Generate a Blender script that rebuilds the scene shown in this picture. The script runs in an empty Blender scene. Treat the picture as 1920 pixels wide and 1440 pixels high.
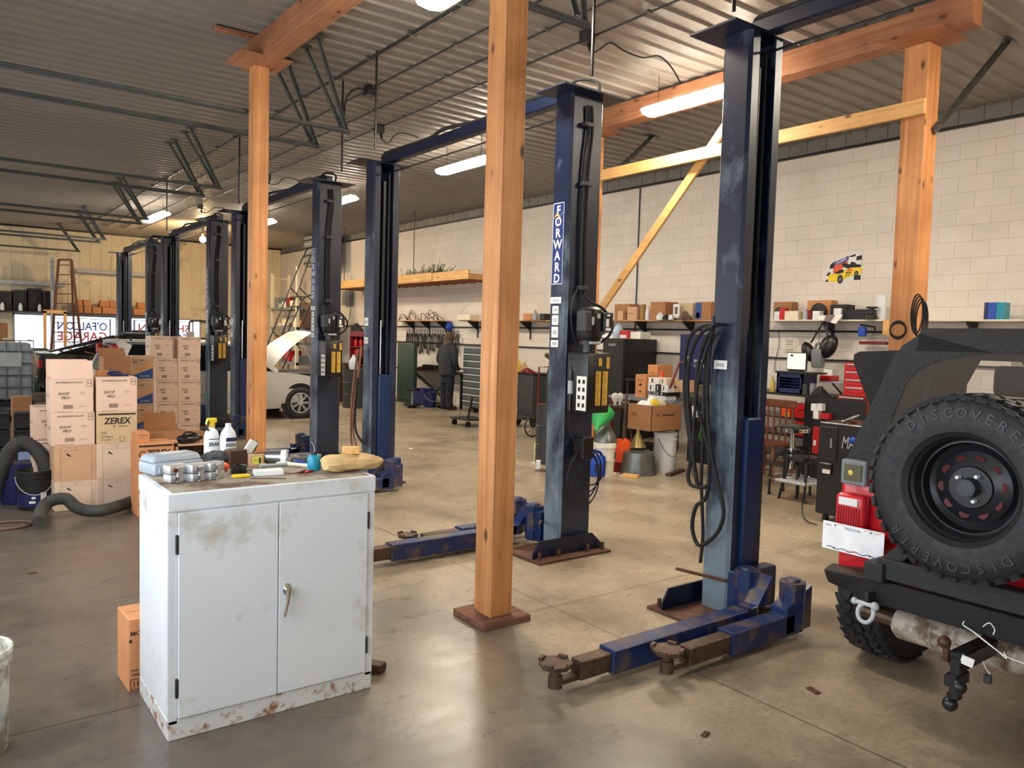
import bpy, bmesh, math, random
import numpy as np
from mathutils import Vector, Matrix, Euler
C = bpy.context.scene.collection
R = math.radians
# ---------------------------------------------------------------- camera
EYE = 1.7
_pp = np.array([960, 720.]); _A = np.array([-143, 602.]); _B = np.array([2930, 687.])   # vanishing points of the two wall directions
F = float(np.sqrt(-np.dot(_A - _pp, _B - _pp)))
def _d(p):
    v = np.array([p[0] - _pp[0], p[1] - _pp[1], F]); return v / np.linalg.norm(v)
_Y = _d(_A); _X = _d(_B); _Z = np.cross(_X, _Y); _Z /= np.linalg.norm(_Z); _X = np.cross(_Y, _Z)
_M = np.array([_X, _Y, _Z])
cam = bpy.data.cameras.new('camera'); camo = bpy.data.objects.new('camera', cam); C.objects.link(camo)
cam.sensor_width = 36; cam.lens = F / 1920 * 36; cam.clip_start = .05; cam.clip_end = 200
_r = _M[:, 0]; _u = -_M[:, 1]; _b = -_M[:, 2]
camo.matrix_world = Matrix(((_r[0], _u[0], _b[0], 0), (_r[1], _u[1], _b[1], 0), (_r[2], _u[2], _b[2], EYE), (0, 0, 0, 1)))
bpy.context.scene.camera = camo
def at(x, y, z=None, X=None, Y=None):
    """a point of the photograph taken to the plane it stands on"""
    r = _M @ _d((x, y))
    t = (z - EYE) / r[2] if z is not None else (X / r[0] if X is not None else Y / r[1])
    return Vector((t * r[0], t * r[1], EYE + t * r[2]))
# ---------------------------------------------------------------- world, exposure, daylight
sc = bpy.context.scene
sc.view_settings.view_transform = 'Standard'; sc.view_settings.look = 'None'
sc.view_settings.exposure = 2.08; sc.view_settings.gamma = 1; sc.view_settings.use_curve_mapping = False
W = bpy.data.worlds.new('sky'); sc.world = W; W.use_nodes = True
W.node_tree.nodes['Background'].inputs[0].default_value = (.80, .90, 1, 1)
W.node_tree.nodes['Background'].inputs[1].default_value = 1.8
DAY = 13.0      # daylight through each garage door's window band, watts
LAMP = 29.0     # strip light emission
def area(loc, rot, sx, sy, e, col):
    l = bpy.data.lights.new('daylight', 'AREA'); l.shape = 'RECTANGLE'; l.size = sx; l.size_y = sy; l.energy = e; l.color = col
    o = bpy.data.objects.new('window_daylight', l); o.location = loc; o.rotation_euler = rot; C.objects.link(o); o.visible_camera = True
    return o
for yd, k in ((-1.2, 1.6), (2.6, 2.0), (6.2, 1.6), (10.9, 1), (15.7, 1), (20.5, 1), (25.2, 1)):
    area((-.57, yd, 1.9), (0, R(-90), 0), 2.2, 3.0, DAY * k, (.80, .90, 1.0))
# ---------------------------------------------------------------- mesh helpers
class MB:
    def __init__(s): s.bm = bmesh.new(); s.m = 0; s.T = Matrix()
    def mat(s, i): s.m = i; return s
    def _f(s, vs, smooth=True):
        try:
            f = s.bm.faces.new(vs); f.material_index = s.m; f.smooth = smooth; return f
        except ValueError: return None
    def v(s, p): return s.bm.verts.new(s.T @ Vector(p))
    def hexa(s, P, bev=0, seg=1):
        vs = [s.v(p) for p in P]
        fs = [s._f([vs[i] for i in q]) for q in ((0, 3, 2, 1), (4, 5, 6, 7), (0, 1, 5, 4), (1, 2, 6, 5), (2, 3, 7, 6), (3, 0, 4, 7))]
        if bev:
            es = list({e for f in fs for e in f.edges})
            r = bmesh.ops.bevel(s.bm, geom=es, offset=bev, segments=seg, affect='EDGES', profile=.5)
            for f in r['faces']: f.material_index = s.m; f.smooth = True
        return s
    def box(s, x0, x1, y0, y1, z0, z1, bev=0, seg=1):
        return s.hexa([(x0, y0, z0), (x1, y0, z0), (x1, y1, z0), (x0, y1, z0), (x0, y0, z1), (x1, y0, z1), (x1, y1, z1), (x0, y1, z1)], bev, seg)
    def cbox(s, c, sz, rot=(0, 0, 0), bev=0, seg=1):
        T0 = s.T; s.T = T0 @ Matrix.Translation(c) @ Euler(rot).to_matrix().to_4x4()
        a, b, d = sz[0] / 2, sz[1] / 2, sz[2] / 2; s.box(-a, a, -b, b, -d, d, bev, seg); s.T = T0; return s
    def bar(s, p0, p1, w, h, up=(0, 0, 1), bev=0):
        p0 = Vector(p0); p1 = Vector(p1); d = (p1 - p0).normalized(); u = Vector(up); x = d.cross(u)
        if x.length < 1e-4: x = d.cross(Vector((1, 0, 0)))
        x.normalize(); z = x.cross(d)
        a, b = x * w / 2, z * h / 2
        return s.hexa([p0 - a - b, p0 + a - b, p1 + a - b, p1 - a - b, p0 - a + b, p0 + a + b, p1 + a + b, p1 - a + b], bev)
    def tube(s, pts, r, seg=8, cap=True, rs=None):
        pts = [Vector(p) for p in pts]; n = len(pts); rings = []; prev = None
        for i, p in enumerate(pts):
            d = (pts[min(i + 1, n - 1)] - pts[max(i - 1, 0)])
            d = d.normalized() if d.length > 1e-9 else Vector((0, 0, 1))
            if prev is None:
                a = d.cross(Vector((0, 0, 1)));  a = a if a.length > 1e-3 else d.cross(Vector((1, 0, 0)))
            else: a = prev - d * prev.dot(d)
            a = a.normalized() if a.length > 1e-6 else Vector((1, 0, 0)); prev = a; b = d.cross(a)
            rr = rs[i] if rs else r
            rings.append([s.v(p + (a * math.cos(t) + b * math.sin(t)) * rr) for t in [2 * math.pi * k / seg for k in range(seg)]])
        for i in range(n - 1):
            for k in range(seg): s._f([rings[i][k], rings[i][(k + 1) % seg], rings[i + 1][(k + 1) % seg], rings[i + 1][k]])
        if cap: s._f(rings[0][::-1]); s._f(rings[-1])
        return s
    def cyl(s, p0, p1, r0, r1=None, seg=16, cap=True):
        return s.tube([p0, p1], r0, seg, cap, [r0, r0 if r1 is None else r1])
    def lathe(s, prof, c=(0, 0, 0), seg=20, axis='z', sx=1, sy=1, close=False, cap=True):
        rings = []
        for r, h in prof:
            ring = []
            for k in range(seg):
                t = 2 * math.pi * k / seg; a, b = r * math.cos(t) * sx, r * math.sin(t) * sy
                q = (a, b, h) if axis == 'z' else ((h, a, b) if axis == 'x' else (b, h, a))
                ring.append(s.v((c[0] + q[0], c[1] + q[1], c[2] + q[2])))
            rings.append(ring)
        for i in range(len(rings) - 1):
            for k in range(seg): s._f([rings[i][k], rings[i][(k + 1) % seg], rings[i + 1][(k + 1) % seg], rings[i + 1][k]])
        if close:
            for k in range(seg): s._f([rings[-1][k], rings[-1][(k + 1) % seg], rings[0][(k + 1) % seg], rings[0][k]])
        elif cap:
            if prof[0][0] > 1e-4: s._f(rings[0][::-1])
            if prof[-1][0] > 1e-4: s._f(rings[-1])
        return s
    def ball(s, c, r, seg=12, sc=(1, 1, 1), rot=(0, 0, 0)):
        T0 = s.T; s.T = T0 @ Matrix.Translation(c) @ Euler(rot).to_matrix().to_4x4() @ Matrix.Diagonal((sc[0], sc[1], sc[2], 1))
        n = max(6, seg // 2 + 2); s.lathe([(max(1e-5, r * math.sin(math.pi * i / n)), -r * math.cos(math.pi * i / n)) for i in range(n + 1)], seg=seg); s.T = T0; return s
    def prism(s, poly, a, b, axis='y'):
        """poly of 2-d points pushed from a to b along the axis: y -> (x,z), x -> (y,z), z -> (x,y)"""
        def q(p, t): return (p[0], t, p[1]) if axis == 'y' else ((t, p[0], p[1]) if axis == 'x' else (p[0], p[1], t))
        A = [s.v(q(p, a)) for p in poly]; B = [s.v(q(p, b)) for p in poly]; n = len(poly)
        s._f(A[::-1]); s._f(B)
        for i in range(n): s._f([A[i], A[(i + 1) % n], B[(i + 1) % n], B[i]])
        return s
    def quad(s, *P): s._f([s.v(p) for p in P]); return s
    def loft(s, rings, cap=True, closed=True):
        V = [[s.v(p) for p in r] for r in rings]; n = len(V[0])
        for i in range(len(V) - 1):
            for k in range(n if closed else n - 1): s._f([V[i][k], V[i][(k + 1) % n], V[i + 1][(k + 1) % n], V[i + 1][k]])
        if cap and closed: s._f(V[0][::-1]); s._f(V[-1])
        return s
    def text(s, t, o, right, up, h, m=None, bold=0, wmax=None, align='C', shear=0):
        """flat lettering centred at o, h tall, reading along right"""
        me = text_mesh(t, bold, align, shear); right = Vector(right).normalized(); up = Vector(up).normalized(); o = Vector(o)
        xs = [v.co.x for v in me.vertices]
        if not xs: return s
        k = h; kx = k
        w = (max(xs) - min(xs)) * k
        if wmax and w > wmax: kx = k * wmax / w
        m0 = s.m; s.m = m if m is not None else s.m
        vs = [s.v(o + right * v.co.x * kx + up * (v.co.y - .35) * k) for v in me.vertices]
        for p in me.polygons: s._f([vs[i] for i in p.vertices], False)
        s.m = m0; return s
_tc = {}
def text_mesh(t, bold, align, shear):
    key = (t, bold, align, shear)
    if key not in _tc:
        cu = bpy.data.curves.new('t', 'FONT'); cu.body = t; cu.align_x = {'C': 'CENTER', 'L': 'LEFT'}[align]; cu.size = 1.0
        cu.resolution_u = 2; cu.offset = bold; cu.shear = shear
        ob = bpy.data.objects.new('t', cu); C.objects.link(ob)
        dg = bpy.context.evaluated_depsgraph_get(); dg.update()
        me = bpy.data.meshes.new_from_object(ob.evaluated_get(dg)); bpy.data.objects.remove(ob)
        _tc[key] = me
    return _tc[key]
def mesh(name, mb, mats, sharp=32):
    bmesh.ops.recalc_face_normals(mb.bm, faces=[f for f in mb.bm.faces])
    me = bpy.data.meshes.new(name); mb.bm.to_mesh(me); mb.bm.free()
    for m in (mats if isinstance(mats, (list, tuple)) else [mats]): me.materials.append(m)
    me.set_sharp_from_angle(angle=R(sharp)); me.update()
    return me
def obj(name, mb, mats, parent=None, loc=(0, 0, 0), rz=0):
    o = bpy.data.objects.new(name, mesh(name, mb, mats)); C.objects.link(o); o.location = loc; o.rotation_euler = (0, 0, rz); o.parent = parent
    return o
def tag(o, label, cat, group=None):
    o['label'] = label; o['category'] = cat
    if group: o['group'] = group
    return o
def struct(name, mb, mats):
    o = obj(name, mb, mats); o['kind'] = 'structure'; return o
def base(mbs):
    lo = [1e9] * 3; hi = [-1e9] * 3
    for mb in mbs:
        for v in mb.bm.verts:
            for i in range(3): lo[i] = min(lo[i], v.co[i]); hi[i] = max(hi[i], v.co[i])
    return Vector(((lo[0] + hi[0]) / 2, (lo[1] + hi[1]) / 2, lo[2]))
def _walk(parts):
    for p in parts:
        yield p
        if len(p) > 3 and p[3]: yield from _walk(p[3])
def _link(parts, parent, sh, root=True):
    for p in parts:
        if sh is not None and root: pass
        o = obj(p[0], p[1], p[2], parent)
        if len(p) > 4 and p[4]: o['label'] = p[4]
        if len(p) > 3 and p[3]: _link(p[3], o, sh, False)
def thing(name, label, cat, parts, loc=None, rz=0, group=None):
    """parts: (name, MB, material, [sub-parts], label).  loc None: the parts are in world coordinates"""
    if loc is None:
        b = base([p[1] for p in _walk(parts)])
        for p in _walk(parts): bmesh.ops.translate(p[1].bm, verts=p[1].bm.verts, vec=-b)
        loc = b
    e = bpy.data.objects.new(name, None); C.objects.link(e); e.empty_display_size = .05; e.location = loc; e.rotation_euler = (0, 0, rz)
    tag(e, label, cat, group); _link(parts, e, None); return e
def single(name, label, cat, mb, mats, loc=None, rz=0, group=None):
    if loc is None:
        b = base([mb]); bmesh.ops.translate(mb.bm, verts=mb.bm.verts, vec=-b); loc = b
    return tag(obj(name, mb, mats, None, loc, rz), label, cat, group)
def dup(root, loc, rz=0, label=None, group=None, rot=None, scale=None):
    def cp(o, par):
        c = o.copy(); C.objects.link(c); c.parent = par
        for ch in [x for x in C.objects if x.parent == o]: cp(ch, c)
        return c
    r = cp(root, None); r.location = loc; r.rotation_euler = rot or (0, 0, rz)
    if scale: r.scale = scale
    if label: r['label'] = label
    if group: r['group'] = group
    return r
# ---------------------------------------------------------------- materials
def lin(c):
    c = [x / 255 for x in c]; return tuple((x / 12.92 if x <= .04045 else ((x + .055) / 1.055) ** 2.4) for x in c) + (1,)
class NT:
    def __init__(s, name):
        s.mt = bpy.data.materials.new(name); s.mt.use_nodes = True; s.t = s.mt.node_tree; s.b = s.t.nodes['Principled BSDF']
    def n(s, typ, **k):
        nd = s.t.nodes.new(typ)
        for a, v in k.items():
            if a.startswith('i_'): nd.inputs[int(a[2:]) if a[2:].isdigit() else a[2:]].default_value = v
            else: setattr(nd, a, v)
        return nd
    def l(s, a, b): s.t.links.new(a, b)
    def coord(s, world=False):
        return s.n('ShaderNodeNewGeometry').outputs['Position'] if world else s.n('ShaderNodeTexCoord').outputs['Object']
    def noise(s, co, scale, detail=3, rough=.55, sc=None, dist=0):
        if sc:
            mp = s.n('ShaderNodeMapping'); mp.inputs['Scale'].default_value = sc; s.l(co, mp.inputs[0]); co = mp.outputs[0]
        n = s.n('ShaderNodeTexNoise'); n.inputs['Scale'].default_value = scale; n.inputs['Detail'].default_value = detail
        n.inputs['Roughness'].default_value = rough; n.inputs['Distortion'].default_value = dist; s.l(co, n.inputs[0]); return n.outputs[0]
    def ramp(s, f, stops):
        r = s.n('ShaderNodeValToRGB'); e = r.color_ramp.elements
        while len(e) < len(stops): e.new(.5)
        for i, (p, c) in enumerate(stops): e[i].position = p; e[i].color = c if len(c) == 4 else c + (1,)
        s.l(f, r.inputs[0]); return r.outputs[0]
    def mix(s, f, a, b):
        m = s.n('ShaderNodeMix', data_type='RGBA')
        for k, v in ((0, f), (6, a), (7, b)):
            if isinstance(v, (int, float, tuple)): m.inputs[k].default_value = v
            else: s.l(v, m.inputs[k])
        return m.outputs[2]
    def bump(s, f, st, dist=.01):
        b = s.n('ShaderNodeBump'); b.inputs['Strength'].default_value = st; b.inputs['Distance'].default_value = dist; s.l(f, b.inputs['Height']); s.l(b.outputs[0], s.b.inputs['Normal'])
g0 = lambda v: (v, v, v, 1)
def mat(name, col, rough=.5, metal=0, var=.12, scale=9, bump=0, bscale=60, dirt=None, sc=None, world=False, coat=0, rvar=.15):
    t = NT(name); co = t.coord(world); c = lin(col)
    n = t.noise(co, scale, 4, sc=sc)
    a = tuple(x * (1 - var) for x in c[:3]) + (1,); b = tuple(min(1, x * (1 + var)) for x in c[:3]) + (1,)
    o = t.ramp(n, [(.3, a), (.7, b)])
    if dirt:
        dc, amt, ds = dirt; dn = t.noise(co, ds, 6, .65); o = t.mix(t.ramp(dn, [(.62 - amt * .35, g0(0)), (.74 - amt * .3, g0(1))]), o, lin(dc))
    t.l(o, t.b.inputs['Base Color']); t.b.inputs['Metallic'].default_value = metal
    rr = t.ramp(t.noise(co, scale * 1.7, 3), [(.3, g0(max(0, rough - rvar * rough))), (.7, g0(min(1, rough + rvar * rough)))]); t.l(rr, t.b.inputs['Roughness'])
    if bump: t.bump(t.noise(co, bscale, 4), bump)
    if coat: t.b.inputs['Coat Weight'].default_value = coat
    return t.mt
def emis(name, col, st, base=(255, 255, 255)):
    t = NT(name); t.b.inputs['Base Color'].default_value = lin(base); t.b.inputs['Emission Color'].default_value = lin(col); t.b.inputs['Emission Strength'].default_value = st; return t.mt
def glass(name, col, alpha=.25, rough=.05):
    t = NT(name); t.b.inputs['Base Color'].default_value = lin(col); t.b.inputs['Roughness'].default_value = rough; t.b.inputs['Alpha'].default_value = alpha; return t.mt
def wood(name, c0, c1, axis='z', knots=True, rough=.6, k=1):
    t = NT(name); co = t.coord(True)
    sc = {'z': (22, 22, .7), 'y': (22, .7, 22), 'x': (.7, 22, 22)}[axis]
    n1 = t.noise(co, 1.2 * k, 5, .6, sc, .6); n2 = t.noise(co, 2.3, 3)
    o = t.ramp(n1, [(.3, lin(c0)), (.68, lin(c1))])
    c2 = tuple(max(0, v - 38) for v in c0)
    o = t.mix(t.ramp(n2, [(.4, g0(0)), (.75, g0(.55))]), o, lin(c2))
    if knots:
        v = t.n('ShaderNodeTexVoronoi'); v.inputs['Scale'].default_value = 1
        mp = t.n('ShaderNodeMapping'); mp.inputs['Scale'].default_value = {'z': (6.5, 6.5, 3.1), 'y': (6.5, 3.1, 6.5), 'x': (3.1, 6.5, 6.5)}[axis]; t.l(co, mp.inputs[0]); t.l(mp.outputs[0], v.inputs[0])
        o = t.mix(t.ramp(v.outputs[0], [(.07, g0(.9)), (.16, g0(0))]), o, lin((78, 40, 22)))
    t.l(o, t.b.inputs['Base Color']); t.b.inputs['Roughness'].default_value = rough; t.bump(n1, .25, .004); return t.mt
def floor_mat():
    t = NT('polished_concrete'); co = t.coord(True)
    n1 = t.noise(co, .55, 5, .6, None, .4); n2 = t.noise(co, 2.2, 6, .65, (1, 2.2, 1)); n3 = t.noise(co, 11, 5, .7); n4 = t.noise(co, 1.1, 4, .6, (1.3, 1, 1), .3); n5 = t.noise(co, 90, 3)
    o = t.ramp(n1, [(.3, lin((164, 149, 126))), (.7, lin((192, 175, 148)))])
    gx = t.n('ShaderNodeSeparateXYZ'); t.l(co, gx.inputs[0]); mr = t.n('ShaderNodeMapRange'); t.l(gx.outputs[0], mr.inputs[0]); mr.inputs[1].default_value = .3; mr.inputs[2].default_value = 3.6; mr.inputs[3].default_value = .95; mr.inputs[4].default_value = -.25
    ga = t.n('ShaderNodeMath', operation='ADD'); t.l(mr.outputs[0], ga.inputs[0]); t.l(n4, ga.inputs[1]); o = t.mix(t.ramp(ga.outputs[0], [(.35, g0(0)), (1.0, g0(1))]), o, lin((100, 92, 86)))     # dimmer light toward the door side, painted into the floor colour
    o = t.mix(t.ramp(n2, [(.4, g0(0)), (.75, g0(.30))]), o, lin((150, 132, 106)))
    o = t.mix(t.ramp(n4, [(.48, g0(0)), (.72, g0(.55))]), o, lin((70, 59, 48)))
    o = t.mix(t.ramp(n3, [(.45, g0(0)), (.85, g0(.40))]), o, lin((66, 56, 46)))
    o = t.mix(t.ramp(n5, [(.70, g0(0)), (.76, g0(.6))]), o, lin((196, 186, 170)))
    o = t.mix(t.ramp(t.noise(co, 38, 5, .75), [(.42, g0(0)), (.62, g0(.30))]), o, lin((92, 80, 66))); o = t.mix(t.ramp(t.noise(co, .9, 5, .6, None, .3), [(.50, g0(0)), (.66, g0(.5))]), o, lin((104, 90, 74)))
    # sawn joints
    sp = t.n('ShaderNodeSeparateXYZ'); t.l(co, sp.inputs[0]); masks = []
    def joint(out, off, per, w):
        a = t.n('ShaderNodeMath', operation='SUBTRACT'); t.l(out, a.inputs[0]); a.inputs[1].default_value = off
        b = t.n('ShaderNodeMath', operation='PINGPONG'); t.l(a.outputs[0], b.inputs[0]); b.inputs[1].default_value = per / 2
        c = t.n('ShaderNodeMath', operation='LESS_THAN'); t.l(b.outputs[0], c.inputs[0]); c.inputs[1].default_value = w; return c.outputs[0]
    m = t.n('ShaderNodeMath', operation='MAXIMUM'); t.l(joint(sp.outputs[0], JX, 3.9, .004), m.inputs[0]); t.l(joint(sp.outputs[1], JY, 3.9, .004), m.inputs[1])
    mm = t.n('ShaderNodeMath', operation='MULTIPLY'); t.l(m.outputs[0], mm.inputs[0]); mm.inputs[1].default_value = .8
    o = t.mix(mm.outputs[0], o, lin((38, 30, 24)))
    t.l(o, t.b.inputs['Base Color'])
    t.l(t.ramp(n2, [(.3, g0(.24)), (.75, g0(.38))]), t.b.inputs['Roughness']); t.b.inputs['Specular IOR Level'].default_value = .55
    bb = t.noise(co, 35, 4); t.bump(bb, .02, .01); return t.mt
JX = 3.17; JY = 3.74
def block_mat():
    t = NT('painted_concrete_block'); co = t.coord(True)
    sp = t.n('ShaderNodeSeparateXYZ'); t.l(co, sp.inputs[0]); cb = t.n('ShaderNodeCombineXYZ'); t.l(sp.outputs[1], cb.inputs[0]); t.l(sp.outputs[2], cb.inputs[1])
    br = t.n('ShaderNodeTexBrick'); br.inputs['Scale'].default_value = 1; br.inputs['Brick Width'].default_value = .4064; br.inputs['Row Height'].default_value = .2032
    br.inputs['Mortar Size'].default_value = .004; br.inputs['Mortar Smooth'].default_value = .6; br.inputs['Color1'].default_value = lin((226, 218, 208)); br.inputs['Color2'].default_value = lin((220, 212, 202)); br.inputs['Mortar'].default_value = lin((204, 193, 177))
    t.l(cb.outputs[0], br.inputs[0]); n = t.noise(co, 1.3, 6, .65)
    o = t.mix(t.ramp(n, [(.45, g0(0)), (.8, g0(.4))]), br.outputs[0], lin((188, 178, 160)))
    t.l(o, t.b.inputs['Base Color']); t.b.inputs['Roughness'].default_value = .6
    nn = t.noise(co, 60, 4); mx = t.n('ShaderNodeMath', operation='MULTIPLY_ADD'); t.l(nn, mx.inputs[0]); mx.inputs[1].default_value = .15
    iv = t.n('ShaderNodeMath', operation='SUBTRACT'); iv.inputs[0].default_value = 1; t.l(br.outputs[1], iv.inputs[1]); t.l(iv.outputs[0], mx.inputs[2]); t.bump(mx.outputs[0], .6, .006); return t.mt
def lift_paint(name, wear_sheen=True):
    t = NT(name); co = t.coord(True)
    n = t.noise(co, 3, 5, .6); o = t.ramp(n, [(.3, lin((9, 18, 38))), (.7, lin((14, 26, 54)))])
    if wear_sheen:   # chalky scuffed band along the lower column, with daylight sheen painted in
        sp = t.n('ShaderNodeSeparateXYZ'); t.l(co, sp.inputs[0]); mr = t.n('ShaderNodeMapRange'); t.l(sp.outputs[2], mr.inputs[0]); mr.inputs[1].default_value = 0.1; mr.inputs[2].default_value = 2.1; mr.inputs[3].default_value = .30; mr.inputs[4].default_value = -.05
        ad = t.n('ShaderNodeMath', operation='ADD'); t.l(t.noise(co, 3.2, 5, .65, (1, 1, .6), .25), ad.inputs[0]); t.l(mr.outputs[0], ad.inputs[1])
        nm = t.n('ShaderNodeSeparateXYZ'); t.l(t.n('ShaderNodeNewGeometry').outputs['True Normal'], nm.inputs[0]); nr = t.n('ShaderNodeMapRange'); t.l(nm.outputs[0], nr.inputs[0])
        nr.inputs[1].default_value = -.7; nr.inputs[2].default_value = -.2; nr.inputs[3].default_value = 1; nr.inputs[4].default_value = .10     # paler on daylight-facing sides: faded chalk plus daylight sheen put into the colour
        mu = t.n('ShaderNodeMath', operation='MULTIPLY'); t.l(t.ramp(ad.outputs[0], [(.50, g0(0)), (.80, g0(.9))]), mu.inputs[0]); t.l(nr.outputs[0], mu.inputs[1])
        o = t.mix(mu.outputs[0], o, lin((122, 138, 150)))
    t.l(o, t.b.inputs['Base Color']); t.b.inputs['Roughness'].default_value = .36; t.bump(t.noise(co, 140, 3), .06); return t.mt
M = {}
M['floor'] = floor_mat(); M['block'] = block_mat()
M['ceil'] = mat('ceiling_steel', (138, 131, 124), .45, 0, .06, 3, world=True)
M['farwall'] = mat('beige_steel', (226, 212, 182), .45, 0, .06, 2, world=True, dirt=((150, 140, 128), .18, 1.2))
M['strip'] = mat('grey_steel_trim', (120, 118, 116), .45, .2, .1, 4, world=True)
M['woodz'] = wood('post_timber', (186, 122, 70), (222, 160, 104), 'z')
M['woody'] = wood('beam_timber', (152, 98, 66), (186, 130, 92), 'y')
M['woodx'] = wood('board_timber', (196, 136, 78), (230, 178, 118), 'x')
M['woodp'] = wood('pale_timber', (214, 158, 92), (238, 190, 122), 'y')
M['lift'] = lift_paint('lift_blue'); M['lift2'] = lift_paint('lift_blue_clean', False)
M['arm'] = mat('scuffed_blue_paint', (16, 38, 84), .38, 0, .15, 5, dirt=((84, 70, 62), .38, 7)); M['carr'] = mat('carriage_blue', (14, 38, 82), .35, 0, .08, 4)
M['black'] = mat('black_paint', (22, 22, 24), .35); M['blackm'] = mat('black_plastic', (26, 26, 28), .6); M['rubber'] = mat('rubber', (24, 24, 25), .75, 0, .2)
M['darkg'] = mat('dark_grey', (52, 54, 56), .5); M['grey'] = mat('grey', (120, 124, 128), .5); M['lgrey'] = mat('light_grey', (178, 182, 186), .5)
M['galv'] = mat('galvanised_steel', (118, 122, 120), .38, .75, .2, 14); M['steel'] = mat('steel', (160, 162, 165), .3, .9, .1); M['chrome'] = mat('chrome', (220, 222, 226), .09, 1, .03)
M['track'] = mat('track_steel', (78, 84, 84), .5, .3, .2, 10); M['dsteel'] = mat('dark_steel', (62, 64, 66), .4, .6, .2); M['rust'] = mat('rusty_steel', (96, 66, 50), .7, .4, .3, 20, .2); M['iron'] = mat('worn_iron', (92, 74, 62), .5, .6, .35, 25, .2)
M['white'] = mat('white', (228, 230, 232), .45, 0, .04); M['cream'] = mat('cream', (232, 222, 196), .5, 0, .06); M['paper'] = mat('paper', (236, 234, 228), .8, 0, .05)
M['yellow'] = mat('yellow', (228, 196, 44), .45, 0, .08); M['amber'] = mat('amber_label', (214, 166, 62), .5, 0, .12, 30); M['red'] = mat('red', (190, 26, 30), .35, 0, .1)
M['dred'] = mat('dark_red', (120, 26, 26), .4, 0, .15); M['orange'] = mat('orange', (232, 82, 28), .45, 0, .1); M['green'] = mat('green', (52, 168, 88), .4, 0, .08); M['dgreen'] = mat('dark_green', (38, 60, 52), .5, 0, .15)
M['blue'] = mat('blue', (28, 74, 176), .4, 0, .08); M['navy'] = mat('navy', (26, 34, 86), .45, 0, .12); M['teal'] = mat('teal', (16, 142, 170), .3, 0, .06); M['brown'] = mat('brown', (70, 42, 32), .55, 0, .2)
M['tan'] = mat('tan_leather', (206, 174, 122), .8, 0, .1, 14, .2); M['card'] = mat('cardboard', (204, 164, 130), .8, 0, .05, 6); M['cardp'] = mat('pale_cardboard', (222, 196, 172), .8, 0, .07, 5, dirt=((190, 160, 134), .15, 3)); M['cardo'] = mat('orange_cardboard', (204, 140, 92), .8, 0, .06, 6)
M['cardd'] = mat('brown_cardboard', (164, 116, 78), .8, 0, .1, 6); M['ink'] = mat('print_ink', (36, 32, 30), .7, 0, .02); M['inkl'] = mat('light_print_ink', (120, 96, 80), .7, 0, .02)
M['alu'] = mat('cast_aluminium', (188, 190, 192), .42, .6, .15, 30, .2)
for k in ('woodz', 'woody', 'woodx', 'woodp'): pass
# ---------------------------------------------------------------- the room
XW, YF, ZC, XL, YN = 10.4, 28.0, 4.68, -.6, -4.0
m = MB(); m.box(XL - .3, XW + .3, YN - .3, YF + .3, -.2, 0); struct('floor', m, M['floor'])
m = MB(); y = YN; prof = []
while y < YF:
    prof += [(y, ZC), (y + .09, ZC), (y + .10, ZC - .026), (y + .128, ZC - .026), (y + .138, ZC)]; y += .228
V = [[m.v((X, a, b)) for a, b in prof] for X in (XL, XW)]
for i in range(len(prof) - 1): m._f([V[0][i], V[0][i + 1], V[1][i + 1], V[1][i]], False)
m.box(XL - .3, XW + .3, YN - .3, YF + .3, ZC + .03, ZC + .1); struct('ceiling', m, M['ceil'])
m = MB(); m.box(XW, XW + .3, YN - .3, YF + .3, 0, ZC); struct('wall_right', m, M['block'])
m = MB(); y = YN
while y < YF - .2: m.box(XW - .03, XW - .005, y + .01, y + .295, 4.49, ZC); y += .30
m.box(XW - .02, XW + .001, YN, YF, 4.49, ZC); struct('trim_1', m, M['strip'])
m = MB(); m.box(XW - .05, XW + .001, YN, YF, 4.455, 4.49); struct('trim_2', m, M['black'])
wins = ((2.15, 5.0), (5.35, 7.6))
m = MB(); WZ0, WZ1 = .9, 2.02
def farseg(x0, x1, z0, z1):
    pr = []; x = x0
    while x < x1 - 1e-6:
        xe = min(x + .305, x1); pr += [(x, 0)] + ([(x + .24, 0), (x + .25, -.02), (x + .28, -.02), (x + .29, 0)] if xe - x > .3 else [])
        x = xe
    pr.append((x1, 0))
    a = [m.v((p, YF + q, z0)) for p, q in pr]; b = [m.v((p, YF + q, z1)) for p, q in pr]
    for i in range(len(pr) - 1): m._f([a[i], a[i + 1], b[i + 1], b[i]], False)
farseg(XL, XW, WZ1, ZC); farseg(XL, XW, 0, WZ0)
farseg(XL, wins[0][0], WZ0, WZ1); farseg(wins[0][1], wins[1][0], WZ0, WZ1); farseg(wins[1][1], XW, WZ0, WZ1); struct('wall_far', m, M['farwall'])
m = MB(); m.box(XL, XW, YF - .06, YF - .021, 4.60, 4.66); struct('trim_3', m, M['black'])
m = MB(); m.box(XL - .3, XW + .3, YN - .3, YN, 0, ZC); struct('wall_near', m, M['farwall'])
m = MB(); m.box(XL - .3, XL, YN - .3, YF + .3, 0, ZC); struct('wall_left', m, M['farwall'])
gp = glass('window_pane', (225, 235, 240), .06, .02)
for i, (a, b) in enumerate(wins):
    m = MB()
    for x0, x1, z0, z1 in ((a, b, WZ0, WZ0 + .05), (a, b, WZ1 - .05, WZ1), (a, a + .05, WZ0, WZ1), (b - .05, b, WZ0, WZ1)): m.box(x0, x1, YF - .03, YF + .05, z0, z1)
    f = struct('window_%d' % (i + 1), m, M['lgrey']); g = MB(); g.box(a + .05, b - .05, YF + .0, YF + .008, WZ0 + .05, WZ1 - .05); obj('pane', g, gp, f)
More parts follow.
